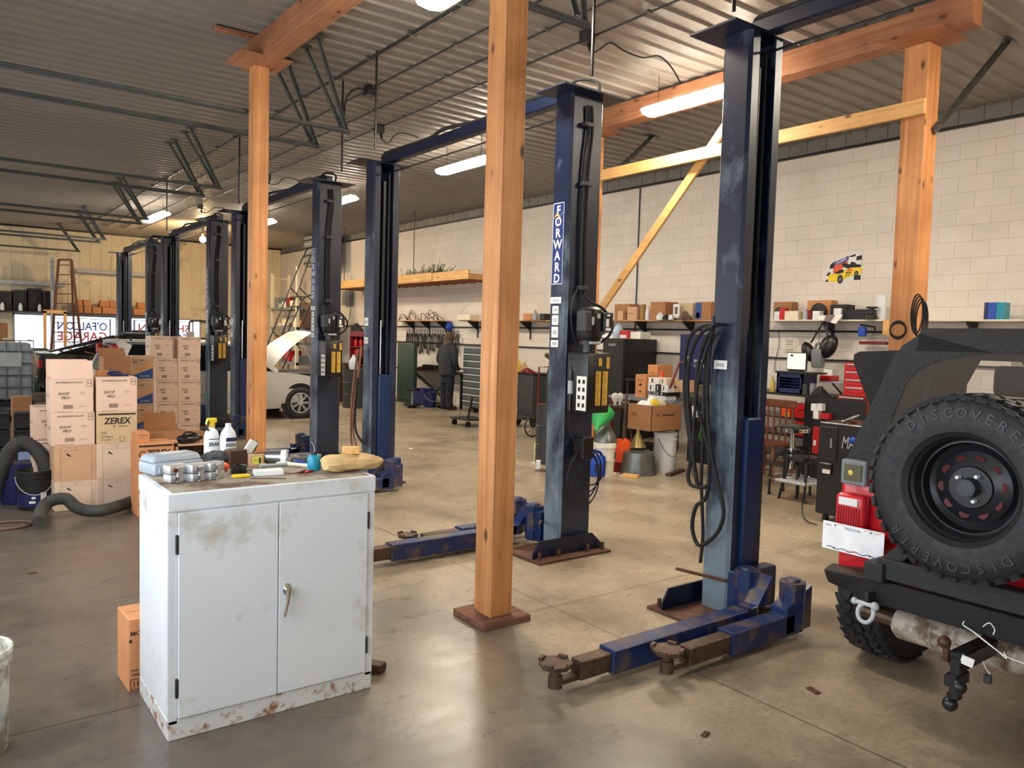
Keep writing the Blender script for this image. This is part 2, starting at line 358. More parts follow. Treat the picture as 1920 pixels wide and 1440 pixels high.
# outdoor ground and the banner signs seen from behind through the far windows
m = MB(); m.box(-12, 22, YF + .3, YF + 25, -.3, -.05); struct('ground', m, mat('asphalt', (150, 150, 150), .9))
t = NT('banner_cloth'); t.b.inputs['Base Color'].default_value = lin((235, 236, 238)); t.b.inputs['Transmission Weight'].default_value = 0
tr = t.n('ShaderNodeBsdfTranslucent'); tr.inputs[0].default_value = lin((240, 240, 242)); mx = t.n('ShaderNodeMixShader', i_0=.75); t.l(t.b.outputs[0], mx.inputs[1]); t.l(tr.outputs[0], mx.inputs[2]); t.l(mx.outputs[0], t.t.nodes['Material Output'].inputs[0]); bcl = t.mt
redp = mat('banner_red', (190, 40, 50), .8); blup = mat('banner_blue', (40, 60, 140), .8); gryp = mat('banner_edge', (150, 156, 160), .8)
def banner(x0, x1, l1, l2, l3, lab):
    m = MB(); yb = YF + .12; m.box(x0, x1, yb, yb + .006, .92, 1.93); m.mat(1)
    for q in ((x0, x1, 1.90, 1.93), (x0, x0 + .06, .92, 1.93), (x1 - .06, x1, .92, 1.93)): m.box(q[0], q[1], yb - .004, yb - .001, q[2], q[3])
    m.mat(1); m.box(x0, x0 + .05, yb + .01, yb + .05, -.05, 1.9); m.box(x1 - .05, x1, yb + .01, yb + .05, -.05, 1.9)
    cx = (x0 + x1) / 2; w = x1 - x0 - .25
    m.text(l1, (cx, yb - .003, 1.68), (-1, 0, 0), (0, 0, 1), .36, l1 and (3 if 'O\'' in l1 else 2), .02, w); m.text(l2, (cx, yb - .003, 1.36), (-1, 0, 0), (0, 0, 1), .40, 2 if 'O\'' in l1 else 3, .02, w); m.text(l3, (cx, yb - .003, 1.09), (-1, 0, 0), (0, 0, 1), .22, 1, .01, w)
    single('banner_sign', lab, 'sign', m, [bcl, gryp, redp, blup])
banner(3.2, 4.85, "O'FALLON", 'GARAGE', '272-6070', 'white banner outside the far window with its lettering reading backwards in blue over red')
banner(5.5, 7.4, 'SHERMAN', 'TOWING', '', 'white banner with backward red and blue lettering showing behind the farthest lift')
# ---------------------------------------------------------------- timber posts and beams
PZ = 4.33
def post(x, y, label, wx=.155, wy=.19):
    P = []
    a = MB(); a.box(x - wx / 2 + .012, x + wx / 2 - .012, y - wy / 2, y + wy / 2, .04, PZ, .003)
    b = MB(); b.box(x - wx / 2, x - wx / 2 + .0115, y - wy / 2, y + wy / 2 - .045, .04, PZ - .001, .002)
    c = MB(); c.box(x + wx / 2 - .0115, x + wx / 2, y - wy / 2, y + wy / 2 - .045, .04, PZ - .001, .002)
    P += [('timber_core', a, M['woodz']), ('side_board', b, M['woodz']), ('side_board', c, M['woodz'])]
    d = MB(); d.box(x - .17, x + .17, y - .17, y + .17, 0, .04, .005); P.append(('base_plate', d, M['rustwood']))
    e = MB(); e.hexa([(x - wx / 2, y - wy / 2, PZ), (x + wx / 2, y - wy / 2, PZ), (x + wx / 2, y + wy / 2, PZ), (x - wx / 2, y + wy / 2, PZ)] + [(x - .27, y - .27, PZ + .06), (x + .27, y - .27, PZ + .06), (x + .27, y + .27, PZ + .06), (x - .27, y + .27, PZ + .06)])
    P.append(('cap_board', e, M['woody']))
    thing('timber_post', label, 'post', P)
M['rustwood'] = wood('dirty_board', (106, 66, 50), (150, 108, 88), 'x', False, .8)
post(2.735, 3.79, 'thick orange timber post nearest the viewer, on a square board, right of the white cabinet')
post(2.735, 8.05, 'orange timber post behind the white cabinet, carrying the end of a beam')
post(7.04, 3.53, 'timber post behind the red off-road car, holding a brace near its top', .22, .22)
post(7.04, 7.77, 'timber post almost wholly hidden behind the lift column with the motor', .2, .2)
def beam(x, y0, y1, label):
    a = MB(); a.box(x - .08, x + .08, y0, y1, PZ + .06, PZ + .30, .004); b = MB(); b.box(x + .08, x + .12, y0 + .25, y1, PZ + .06, PZ + .22, .003)
    c = MB(); c.box(x - .08, x + .08, y0 + .02, y0 + .5, PZ + .30, ZC - .018); d = MB(); d.box(x - .45, x + .1, y1 - .35, y1 - .26, PZ + .30, ZC - .018)
    thing('ceiling_beam', label, 'beam', [('main_beam', a, M['woody']), ('ledger_board', b, M['woody']), ('spacer_block', c, M['woody']), ('spacer_block', d, M['woody'])])
beam(2.77, -3.9, 8.42, 'heavy timber beam running overhead from the post behind the cabinet toward the viewer')
beam(7.02, 3.08, 8.0, 'heavy timber beam under the ceiling behind the brightest strip light')
m = MB(); m.box(6.84, 6.88, 3.39, 7.85, 3.70, 3.83, .003); single('brace_board', 'horizontal timber board between the two right posts, lit yellow by the strip light', 'board', m, M['woodp'])
m = MB(); m.bar((6.92, 5.25, 4.33), (6.92, 7.42, 2.05), .10, .035, (1, 0, 0)); single('brace_board', 'slanting timber brace climbing from the lift motor to the horizontal board', 'board', m, M['woodp'])
for p0, p1, lab in (((8.37, 3.39, 4.66), (7.05, 3.36, 3.62), 'grey angle iron strut from the right post up to the ceiling'), ((8.5, 8.13, 4.66), (7.05, 7.42, 3.8), 'grey angle iron strut under the ceiling left of the brightest strip light')):
    m = MB(); m.bar(p0, p1, .075, .006); m.bar(Vector(p0) + Vector((0, .035, -.03)), Vector(p1) + Vector((0, .035, -.03)), .006, .075); m.cbox((p0[0], p0[1], 4.662), (.2, .1, .008)); single('angle_strut', lab, 'strut', m, M['galv'])
# ---------------------------------------------------------------- strip lights
lamp = emis('lamp_tube', (255, 243, 222), LAMP); lamp2 = emis('warm_bulb', (255, 214, 150), 260)
def strip(x, y0, y1, lab, z=4.30, w=.30):
    h = MB(); h.prism([(x - w / 2, z - .02), (x - .06, z + .05), (x + .06, z + .05), (x + w / 2, z - .02), (x + w / 2 - .008, z - .022), (x + .055, z + .04), (x - .055, z + .04), (x - w / 2 + .008, z - .022)], y0, y1, 'y')
    t1 = [('housing', h, M['white'])]
    a = MB(); a.prism([(x - .12, z + .012), (x - .125, z - .01), (x - .10, z - .045), (x, z - .06), (x + .10, z - .045), (x + .125, z - .01), (x + .12, z + .012)], y0 + .01, y1 - .01, 'y'); t1.append(('diffuser', a, lamp))
    for yy in (y0 + .15, y1 - .15):
        a = MB(); a.tube([(x, yy, z + .05), (x, yy, ZC - .02)], .004, 5); t1.append(('chain', a, M['dsteel']))
    thing('strip_light', lab, 'light', t1, group=None)
strip(6.62, 5.2, 6.4, 'brightest hanging strip light, left of the near lift column')
strip(6.62, 9.6, 10.85, 'lit strip light just left of the central timber post')
strip(6.62, 14.1, 15.3, 'lit strip light showing right of the lift column with yellow labels')
strip(6.62, 18.5, 19.7, 'small lit strip light right of the orange post behind the cabinet')
strip(4.41, 19.2, 20.9, 'lit strip light among the garage door tracks on the left')
strip(6.62, .8, 2.0, 'strip light beyond the right edge above the off-road car'); strip(3.2, 4.3, 5.5, 'added fill strip light overhead near the central post, out of view'); strip(6.62, -3.4, -2.2, 'strip light far right out of view')  # the strip near the central post is an added, unseen fill lamp
a = MB(); a.ball((6.3, 23.05, 4.2), .085); b = MB(); b.cyl((6.3, 23.05, 4.27), (6.3, 23.05, ZC), .03, .05, 10); thing('bulb_light', 'warm glowing bulb beside the far lift column', 'light', [('bulb', a, lamp2), ('socket', b, M['darkg'])])
# ---------------------------------------------------------------- conduits
def cond(x, z, r, lab, y0=YN, y1=26):
    m = MB(); m.tube([(x, y0, z), (x, y1, z)], r, 8); m.mat(1); y = y0 + 1
    while y < y1: m.cbox((x, y, z + .005), (r * 5, .03, r * 2.4)); y += .9
    single('conduit', lab, 'conduit', m, [M['dsteel'], M['galv']])
cond(at(880, 0, z=4.62).x, 4.62, .018, 'dark overhead pipe feeding the drop pipes, leftmost of the ceiling conduits')
cond(at(903, 58, z=4.64).x, 4.64, .011, 'thin ceiling conduit, second from the left')
cond(at(903, 113, z=4.64).x, 4.64, .011, 'thin ceiling conduit, third from the left')
cond(at(903, 157, z=4.64).x, 4.64, .011, 'thin ceiling conduit, rightmost of the four')
xp = at(880, 0, z=4.62).x
for k, (px, py, zb, lab) in enumerate(((705, 200, 3.65, 'vertical pipe dropping to the lift column in the middle'), (1112, 60, 3.65, 'vertical pipe dropping to the lift column with the motor'), (449, 300, 3.6, 'vertical pipe dropping just left of the post behind the cabinet'), (641, 300, 3.6, 'vertical pipe dropping to the lift column with yellow labels'), (313, 380, 3.6, 'vertical pipe dropping to the lift behind the cartons'), (1376, 10, 3.65, 'vertical pipe dropping to the near lift column'))):
    p = at(px, py, X=xp + .15 * (k in (1, 3)));  m = MB(); m.tube([(p.x, p.y, zb), (p.x, p.y, ZC - .02)], .013, 8); single('drop_pipe', lab, 'pipe', m, M['black'])
def jbox(px, py, cord, lab, s=.11):
    p = at(px, py, z=4.6); a = MB(); a.cbox(p, (s, s, .12)); b = MB()
    b.tube([p + Vector((.03, 0, -.05)), p + Vector((.03, -.02, -.12))], .02, 8)
    pts = [at(q[0], q[1], Y=p.y - .02 * i) for i, q in enumerate(cord)]; b2 = MB(); b2.tube(smooth([p + Vector((.03, -.02, -.12))] + pts), .008, 6)
    thing('junction_box', lab, 'box', [('box', a, M['dsteel']), ('plug', b, M['black']), ('cord', b2, M['rubber'])])
def smooth(P, n=5):
    P = [Vector(p) for p in P]; Q = [P[0]] + P + [P[-1]]; o = []
    for i in range(1, len(Q) - 2):
        for k in range(n):
            t = k / n; a, b, c, d = Q[i - 1], Q[i], Q[i + 1], Q[i + 2]
            o.append(.5 * ((2 * b) + (c - a) * t + (2 * a - 5 * b + 4 * c - d) * t * t + (3 * b - a - 3 * c + d) * t ** 3))
    return o + [P[-1]]
jbox(711, 242, ((716, 262), (728, 268), (742, 252), (760, 250), (785, 258)), 'small ceiling junction box with a looping cord over the middle lift')
jbox(1101, 70, ((1110, 100), (1125, 92), (1145, 80), (1170, 95), (1205, 108), (1235, 105), (1258, 125), (1276, 155)), 'round ceiling junction box with a long cord to the brightest light')
jbox(501, 333, ((505, 345), (520, 345), (535, 333), (560, 338), (590, 342)), 'small ceiling junction box right of the post behind the cabinet')
jbox(375, 388, ((377, 398), (390, 398), (405, 388), (428, 394)), 'ceiling junction box above the lift behind the cartons')
a = at(694, 171, z=4.62); m = MB(); m.cbox(a, (.13, .13, .12)); n = MB(); n.tube(smooth([a, at(672, 166, z=4.6), at(655, 175, z=4.5), at(648, 190, Y=a.y), at(645, 220, Y=a.y)]), .012, 8); thing('junction_box', 'square ceiling junction box with a bent conduit left of the drop pipe', 'box', [('box', m, M['dsteel']), ('conduit_bend', n, M['dsteel'])])
# ---------------------------------------------------------------- garage door tracks
def track(y, xe, lab, z=3.9):
    a = MB(); a.box(XL + .01, xe, y - .035, y + .035, z - .004, z + .003); a.box(XL + .01, xe, y + .03, y + .035, z - .004, z + .05); a.box(XL + .01, xe, y - .035, y - .03, z, z + .022)
    xt = xe - .60
    b = MB(); b.bar((xe - .04, y, z + .02), (xt, y - .5, ZC - .04), .05, .006, (0, 1, 0)); b.bar((xe - .02, y, z + .02), (xt + .02, y - .5, ZC - .04), .006, .04, (0, 1, 0)); b.cbox((xt, y - .5, ZC - .04), (.12, .12, .02))
    c = MB(); c.bar((xe - .10, y + .01, z + .06), (xt, y - .18, ZC - .04), .045, .006, (0, 1, 0)); c.bar((xe - .08, y + .01, z + .06), (xt + .02, y - .18, ZC - .04), .006, .035, (0, 1, 0)); c.cbox((xt, y - .18, ZC - .04), (.12, .10, .02))
    thing('door_track', lab, 'track', [('rail', a, M['track']), ('hanger', b, M['track']), ('diagonal_hanger', c, M['track'])])
for y, xe, lab in ((4.27, 3.78, 'garage door rail ending at the top right of the central post'), (8.17, 3.79, 'nearest long garage door rail crossing the orange post'), (9.08, 3.83, 'second garage door rail, ending just right of the orange post'), (12.81, 3.79, 'third garage door rail from the front, ending left of the orange post'), (13.75, 3.79, 'fourth garage door rail, just below the third'), (17.6, 3.75, 'fifth garage door rail, ending near the left strip light'), (18.5, 3.8, 'sixth garage door rail, ending under the left strip light'), (22.6, 3.8, 'seventh garage door rail, near the far wall'), (23.5, 3.8, 'eighth garage door rail, just below the seventh'), (26.9, 3.8, 'farthest garage door rail, above the ladder')):
    track(y, xe, lab)
# ---------------------------------------------------------------- two-post lifts
LX0, LX1, LH = 3.98, 4.31, 3.58
lbl_ink = M['ink']
def col_profile(s, y0, y1):     # s=+1: channel opens toward +Y
    b, f = (y0, y1) if s > 0 else (y1, y0); t = .012 * s; r = .02
    return [(LX0 + .085, f), (LX0 + r, f), (LX0, f - s * r), (LX0, b + s * r), (LX0 + r, b), (LX1 - r, b), (LX1, b + s * r), (LX1, f - s * r), (LX1 - r, f), (LX1 - .085, f),
            (LX1 - .085, f - t), (LX1 - .012, f - t), (LX1 - .012, b + t), (LX0 + .012, b + t), (LX0 + .012, f - t), (LX0 + .085, f - t)]
def column(y0, y1, s, arms=True):
    P = []; b, f = (y0, y1) if s > 0 else (y1, y0); W = lambda d: f + s * d
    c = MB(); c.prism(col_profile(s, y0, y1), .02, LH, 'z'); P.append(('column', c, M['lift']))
    p = MB(); p.box(3.66, 4.40, min(b - s * .16, f + s * .10), max(b - s * .16, f + s * .10), 0, .02, .003)
    g = MB(); g.prism([(3.68, .02), (3.68, .06), (3.74, .15), (4.28, .15), (4.38, .06), (4.38, .02)], b - s * .06, b - s * .045, 'y')
    bo = MB()
    for x in (3.71, 3.9, 4.2, 4.36): bo.cyl((x, b - s * .10, .02), (x, b - s * .10, .075), .014, None, 6)
    P.append(('base_plate', p, M['rust'], [('gusset', g, M['lift2']), ('anchor_bolts', bo, M['rust'])]))
    t = MB(); t.box(3.80, 4.43, min(b - s * .12, f + s * .02), max(b - s * .12, f + s * .02), LH, LH + .012); P.append(('top_plate', t, M['lift2']))
    # carriage, cylinder
    k = MB(); k.box(LX0 + .09, LX1 - .09, min(f - s * .1, W(.03)), max(f - s * .1, W(.03)), .22, 1.24, .012); k.box(LX0 - .02, LX1 + .02, min(f + s * .01, W(.11)), max(f + s * .01, W(.11)), .05, .30, .01)
    P.append(('carriage', k, M['carr']))
    r = MB(); r.cyl((4.13, f - s * .07, 1.2), (4.13, f - s * .07, 1.85), .013); q = MB(); q.cyl((4.15, f - s * .08, 1.78), (4.15, f - s * .08, 3.4), .028); q.box(4.13, 4.19, min(f - s * .12, f - s * .1), max(f - s * .12, f - s * .1), 1.8, 3.4)
    P.append(('cylinder_rod', r, M['chrome'])); P.append(('cylinder', q, M['black']))
    ch = MB(); ch.box(4.19, 4.205, min(f - s * .06, f - s * .045), max(f - s * .06, f - s * .045), 1.24, 3.5); P.append(('lift_chain', ch, M['dsteel']))
    if arms:
        for kk, (xp_, xe, xi, yy, yp) in enumerate(((4.25, 3.43, 3.1, W(.42 if s < 0 else .40), 0), (4.0, 2.72, 2.52, W(.24), 0))):
            hw = .055; a = MB(); a.box(xe, xp_ - .2, yy - hw, yy + hw, .035, .16, .006)
            if kk == 0: a.hexa([(xp_ - .35, yy - hw, .05), (xp_ - .1, yy - hw, .05), (xp_ - .1, yy + hw, .05), (xp_ - .35, yy + hw, .05), (xp_ - .35, yy - hw, .2), (xp_ - .1, yy - hw, .3), (xp_ - .1, yy + hw, .3), (xp_ - .35, yy + hw, .2)], .006)
            pv = MB(); px_, py_ = (xp_ - .22, yy) if kk == 0 else (4.0, W(.13)); pv.cyl((px_, py_, .05), (px_, py_, .33), .075, None, 8); pv.cyl((px_, py_, .33), (px_, py_, .345), .045, .04, 12)
            br = MB(); br.hexa([(px_ - .17, yy - .05, .16), (px_ + .02, yy - .05, .16), (px_ + .02, yy + .05, .16), (px_ - .17, yy + .05, .16), (px_ - .1, yy - .05, .17), (px_ + .02, yy - .05, .33), (px_ + .02, yy + .05, .33), (px_ - .1, yy + .05, .17)], .004)
            i_ = MB(); i_.box(xi, xe + .1, yy - .04, yy + .04, .05, .145, .005)
            tip = MB(); tip.box(xi - .12, xi + .02, yy - .025, yy + .025, .05, .08, .004); tip.cyl((xi - .13, yy, .04), (xi - .13, yy, .10), .035, None, 12)
            pd = MB(); pd.cyl((xi - .13, yy, .09), (xi - .13, yy, .145), .026); rr = [(.078, .140), (.082, .15), (.082, .162), (.0, .158)]; pd.lathe(rr, (xi - .13, yy, 0), 8)
            for ak in range(4):
                A = ak * math.pi / 2 + .4; pd.cbox((xi - .13 + .075 * math.cos(A), yy + .075 * math.sin(A), .166), (.02, .045, .014), (0, 0, A))
            P.append(('lift_arm', a, M['arm'], [('pivot', pv, M['arm']), ('bracket', br, M['arm']), ('extension_tube', i_, M['iron']), ('pad_tip', tip, M['iron']), ('lift_pad', pd, M['iron'])]))
        h = MB(); h.cyl((LX0 - .22, b - s * .02, .28), (LX0 + .1, W(.12), .2), .01, None, 8); P.append(('lock_lever', h, M['rust']))
    return P
def power_unit(b):     # hangs on the back face of the column at y=b, toward -Y
    P = []; y = b - .14
    t = MB(); t.box(3.985, 4.215, b - .27, b - .025, 1.14, 1.60, .015, 2)
    ye = MB(); ye.box(4.065, 4.115, b - .275, b - .271, 1.2, 1.46); ye.box(4.135, 4.185, b - .275, b - .271, 1.2, 1.46); ye.box(4.09, 4.12, b - .275, b - .271, 1.50, 1.56); ye.box(4.17, 4.2, b - .275, b - .271, 1.48, 1.57)
    ye.mat(1)
    for z in [1.21 + .018 * i for i in range(14)]:
        for x in (4.07, 4.14): ye.box(x, x + .012 + .012 * ((int(z * 1000) % 3)), b - .2765, b - .2752, z, z + .004)
    wl = MB(); wl.box(3.981, 3.984, b - .26, b - .15, 1.16, 1.42); wl.mat(1)
    for r_ in range(4):
        for c_ in range(2): wl.cbox((3.980, b - .23 + .05 * c_, 1.20 + .06 * r_), (.001, .026, .03)); 
    P.append(('fluid_tank', t, M['black'], [('warning_label', ye, [M['amber'], M['ink']]), ('instruction_label', wl, [M['paper'], M['ink']])]))
    mo = MB(); mo.cyl((4.1, y, 1.60), (4.1, y, 1.66), .055); mo.cyl((4.1, y, 1.66), (4.1, y, 1.69), .08); mo.lathe([(.0, 1.95), (.06, 1.95), (.095, 1.93), (.10, 1.90), (.10, 1.72), (.085, 1.69), (0, 1.69)], (4.1, y, 0), 24); P.append(('motor', mo, M['black']))
    cb = MB(); cb.box(4.15, 4.25, b - .25, b - .12, 1.76, 1.91, .006); cb2 = MB(); cb2.box(3.975, 4.035, b - .24, b - .13, 1.76, 1.91, .006)
    st = MB(); st.box(4.17, 4.2, b - .2535, b - .2505, 1.80, 1.86); st.box(4.17, 4.22, b - .2535, b - .2505, 1.77, 1.792); st.box(4.18, 4.21, b - .2535, b - .2505, 1.88, 1.895)
    P.append(('capacitor_box', cb, M['black'], [('sticker', st, M['paper'])])); P.append(('capacitor_box', cb2, M['darkg']))
    for c_, d_ in (((4.04, b - .246, 1.84), (.022, .004, .06)), ((4.1, b - .245, 1.88), (.025, .006, .035)), ((4.1, b - .2, 1.675), (.10, .05, .02))): s2 = MB(); s2.cbox(c_, d_); P.append(('name_plate', s2, M['lgrey']))
    hs = MB(); hs.tube(smooth([(4.12, b - .03, 2.05), (4.17, b - .08, 1.99), (4.25, b - .13, 1.94), (4.32, b - .16, 1.84), (4.30, b - .16, 1.74), (4.22, b - .15, 1.68)]), .011, 8); P.append(('hydraulic_hose', hs, M['rubber']))
    return P
def back_hoses(b):
    h = MB()
    for x, z0 in ((4.10, 2.05), (4.135, 2.05)): h.tube(smooth([(x + .02, b - .02, 3.5), (x + .03, b - .03, 3.3), (x, b - .03, 3.0), (x - .01, b - .03, 2.5), (x + .0, b - .03, z0)]), .012, 8)
    h2 = []
    for z in (3.35, 2.9, 2.1): q = MB(); q.cbox((4.12, b - .03, z), (.09, .05, .03)); h2.append(('hose_clamp', q, M['darkg']))
    w = MB(); w.tube(smooth([(4.16, b - .1, 3.59), (4.18, b - .05, 3.68), (4.12, b + .1, 3.72), (4.08, b + .2, 3.66), (4.10, b + .21, 3.59)]), .012, 8)
    sw = MB(); sw.tube(smooth([(4.08, b - .03, 2.1), (4.0, b - .05, 2.0), (3.95, b - .1, 1.85), (3.97, b - .12, 1.7), (4.02, b - .12, 1.64)]), .007, 6)
    return h2 + [('hydraulic_hose', h, M['rubber']), ('hose_loop', w, M['rubber']), ('thin_cable', sw, M['rubber'])]
sign_blue = mat('sign_blue', (26, 44, 104), .4, 0, .03)
def decal(y0, y1):      # on the face looking toward -X
    m = MB(); x = LX0 - .003; yc = (y0 + y1) / 2; w = y1 - y0; zt, zb = 2.76, 2.12
    m.box(x, x + .002, y0, y1, zb, zt); m.mat(1)
    for q in ((y0 + .004, y0 + .008, zb + .004, zt - .004), (y1 - .008, y1 - .004, zb + .004, zt - .004), (y0 + .004, y1 - .004, zb + .004, zb + .009), (y0 + .004, y1 - .004, zt - .009, zt - .004)): m.box(x - .001, x, q[0], q[1], q[2], q[3])
    for i, ch in enumerate('FORWARD'):
        z = zt - .06 - i * .088
        m.text(ch, (x - .0016, yc, z), (0, -1, 0), (0, 0, 1), .098, 1, .025)
    m.mat(2); z = zt - .06 - .078
    for k in range(5): m.tube([(x - .0022, yc + .035 * math.cos(a) + .012, z + .035 * math.sin(a) + .004 * k) for a in [2.6 - .3 * j - .15 * k for j in range(8)]], .004, 4)
    m.mat(3); m.bar((x - .002, yc + .03, z - .06), (x - .002, yc - .05, z + .06), .002, .003)
    return ('name_decal', m, [sign_blue, M['white'], M['tan'], M['lgrey']])
def stickers(y0, y1, full=True):
    out = []; x = LX0 - .0025; yc = (y0 + y1) / 2 + .02
    L = ((2.0, .05, .13), (1.925, .06, .075), (1.845, .075, .075), (1.75, .085, .08), (1.66, .055, .09)) if full else (((1.83, .09, .09), (1.62, .07, .09)) if full is False else ((1.565, .055, .10),))
    for z, h, w in L:
        m = MB(); out.append(('sticker', m, [M['paper'], M['lgrey']])); m.mat(0); m.box(x, x + .002, yc - w / 2, yc + w / 2, z - h / 2, z + h / 2); m.mat(1); m.box(x - .001, x, yc - w * .3, yc + w * .3, z - h * .2, z + h * .2)
    return out
lifts = ((-.28, 'nearest'), (4.64, 'second'), (9.46, 'third'), (14.16, 'fourth'), (18.9, 'fifth'))
labs = ['nearest blue two-post car lift with a coil of black hoses on its column', 'blue two-post car lift whose motor column carries the big name sign', 'blue two-post car lift beside the raised hood, with yellow labels under its motor', 'blue two-post car lift rising behind the stack of cartons', 'farthest blue two-post car lift, beside the far windows']
for i, (y0, nm) in enumerate(lifts):
    ya, yb = y0, y0 + 3.30; P = column(ya, ya + .21, 1, True) + column(yb, yb + .21, -1, True)
    b = MB(); b.box(4.12, 4.22, ya + .1, yb + .12, 3.59, 3.69, .01); P.append(('overhead_beam', b, M['lift2']))
    cv = MB(); cv.tube(smooth([(4.14, ya + .2, 3.70), (4.14, ya + .9, 3.72), (4.16, ya + 1.5, 3.70), (4.13, ya + 2.1, 3.73), (4.13, ya + 2.4, 3.69), (4.15, yb, 3.71), (4.15, yb + .1, 3.68)]), .018, 6); P.append(('overhead_hose', cv, M['rubber']))
    sd = MB(); sd.tube([(4.2, ya + .1, 3.5), (4.2, yb + .1, 3.5)], .008, 6); P.append(('shutoff_bar', sd, M['black']))
    if i > 0: P += power_unit(ya) + back_hoses(ya) + ([decal(ya + .05, ya + .19)] if i < 4 else []) + stickers(ya, ya + .21)
    P += stickers(yb, yb + .21, False if i else None)
    thing('two_post_lift', labs[i], 'car lift', P)
# ---------------------------------------------------------------- white steel cabinet
cabw = mat('cabinet_enamel', (214, 218, 222), .38, 0, .03, 4, world=True, dirt=((176, 174, 160), .22, 2.6))
t = NT('cabinet_enamel_rusting'); co = t.coord(True); t.l(t.mix(t.ramp(t.noise(co, 14, 6, .7), [(.52, g0(0)), (.62, g0(1))]), lin((206, 208, 206)), lin((150, 104, 74))), t.b.inputs['Base Color']); t.b.inputs['Roughness'].default_value = .5; cabr = t.mt
x0, x1, y0, y1, zt = .78, 1.70, 3.33, 3.86, 1.03
b = MB(); b.box(x0, x1, y0 + .004, y1, .09, zt - .07, .003); b.box(x0, x0 + .035, y0, y0 + .01, .07, zt - .075); b.box(x1 - .035, x1, y0, y0 + .01, .07, zt - .075)
tp = MB(); tp.box(x0 - .004, x1 + .004, y0 - .006, y1, zt - .075, zt, .004); bs = MB(); bs.box(x0, x1, y0, y1, 0, .085, .003)
dt = MB(); dt.box(x0 + .02, x1 - .02, y0 + .015, y1 - .015, zt, zt + .0015); P = [('body', b, cabw), ('top', tp, cabw, [('dusty_surface', dt, mat('dusty_metal', (150, 140, 124), .8, 0, .12, 14, world=True, dirt=((92, 70, 58), .4, 6)))]), ('base_rail', bs, cabr)]
xm = 1.235
def hinge(x, z): h = MB(); h.box(x - .006, x + .006, y0 - .012, y0 + .01, z - .04, z + .04, .002); return ('hinge', h, M['dsteel'])
d = MB(); d.box(x0 + .037, xm - .002, y0 - .010, y0 + .012, .09, zt - .08, .003); P.append(('door', d, cabw, [hinge(x0 + .033, .82), hinge(x0 + .033, .22)]))
d = MB(); d.box(xm + .002, x1 - .037, y0 - .010, y0 + .012, .09, zt - .08, .003)
h = MB(); zh = .56; h.lathe([(.0, -.004), (.020, -.004), (.018, 0.0), (.0, .001)], (xm + .035, y0 - .014, zh), 16, 'y', 1.4, .9); h.cyl((xm + .035, y0 - .012, zh), (xm + .035, y0 - .04, zh), .012); h.tube([(xm + .037, y0 - .038, zh + .012), (xm + .03, y0 - .043, zh - .05), (xm + .015, y0 - .046, zh - .11)], .008, 8, True, [.012, .008, .007])
P.append(('door', d, cabw, [hinge(x1 - .033, .82), hinge(x1 - .033, .22), ('handle', h, M['chrome'])]))
thing('storage_cabinet', 'white two-door steel cabinet with chrome handle and rusting lower rail', 'cabinet', P)
ZT = zt + .0015
def tp_(px, py, dz=0): v = at(px, py, z=ZT); v.z = ZT + dz; return v
# things on the cabinet
m = MB(); c = tp_(330, 888); c.y += .06; m.T = Matrix.Translation(c) @ Matrix.Rotation(.25, 4, 'Z')
m.box(-.12, .12, -.07, .09, 0, .055, .012, 2); m.hexa([(-.12, -.05, .055), (.12, -.05, .055), (.12, .09, .055), (-.12, .09, .055), (-.10, -.03, .085), (.11, -.03, .085), (.11, .08, .085), (-.10, .08, .085)], .006); m.box(-.105, -.06, -.078, -.07, .01, .04, .003); m.mat(1); m.box(-.04, .055, -.01, .06, .084, .087)
single('plastic_housing', 'grey moulded plastic housing at the left end of the cabinet top', 'car part', m, [mat('grey_plastic', (150, 160, 170), .5), M['lgrey']])
for k, (px, py, lab) in enumerate(((333, 905, 'cast aluminium bracket with a copper plug, at the front left corner of the cabinet top'), (372, 903, 'middle cast aluminium bracket in front of the grey housing'), (403, 899, 'rightmost cast aluminium bracket, beside the yellow marker'))):
    m = MB(); c = tp_(px, py); c.y += .03; c.z = ZT; rz = .3 + .1 * k; A = Matrix.Translation(c) @ Matrix.Rotation(rz, 4, 'Z'); m.T = A
    m.box(-.043, .043, -.03, .03, 0, .036, .006, 2); m.box(-.043, .043, -.028, .032, .038, .076, .006, 2); m.box(-.015, .015, -.036, -.028, .0, .07, .003)
    n = MB(); n.T = A; n.cyl((-.022, -.028, .055), (-.022, -.040, .055), .009, None, 10); n2 = MB(); n2.T = A; n2.cyl((-.018, -.028, .018), (-.018, -.040, .018), .009, None, 10)
    thing('cast_bracket', lab, 'car part', [('casting', m, M['alu']), ('bolt', n, mat('copper', (150, 84, 56), .35, .9) if k == 0 else M['steel']), ('bolt', n2, M['steel'])])
lbl = mat('bottle_label', (226, 224, 214), .5)
c = tp_(409, 858); c.y += .12; m = MB(); m.lathe([(.036, 0), (.038, .01), (.038, .10), (.030, .125), (.016, .14), (.016, .15)], (0, 0, 0), 20); m.mat(1); m.text('BRAK', (0, -.0395, .06), (1, 0, 0), (0, 0, 1), .03, 1, .02, .06); m.box(-.03, .03, -.0392, -.039, .085, .089)
s = MB(); s.cyl((0, 0, .148), (0, 0, .172), .018, None, 12); s.box(-.024, .026, -.014, .014, .17, .196, .006, 2); s.hexa([(-.03, -.01, .165), (-.018, -.01, .15), (-.018, .01, .15), (-.03, .01, .165), (-.024, -.01, .19), (-.014, -.01, .18), (-.014, .01, .18), (-.024, .01, .19)])
g = MB(); g.tube([(-.022, -.016, .185), (-.03, -.018, .155), (-.024, -.016, .13)], .005, 6)
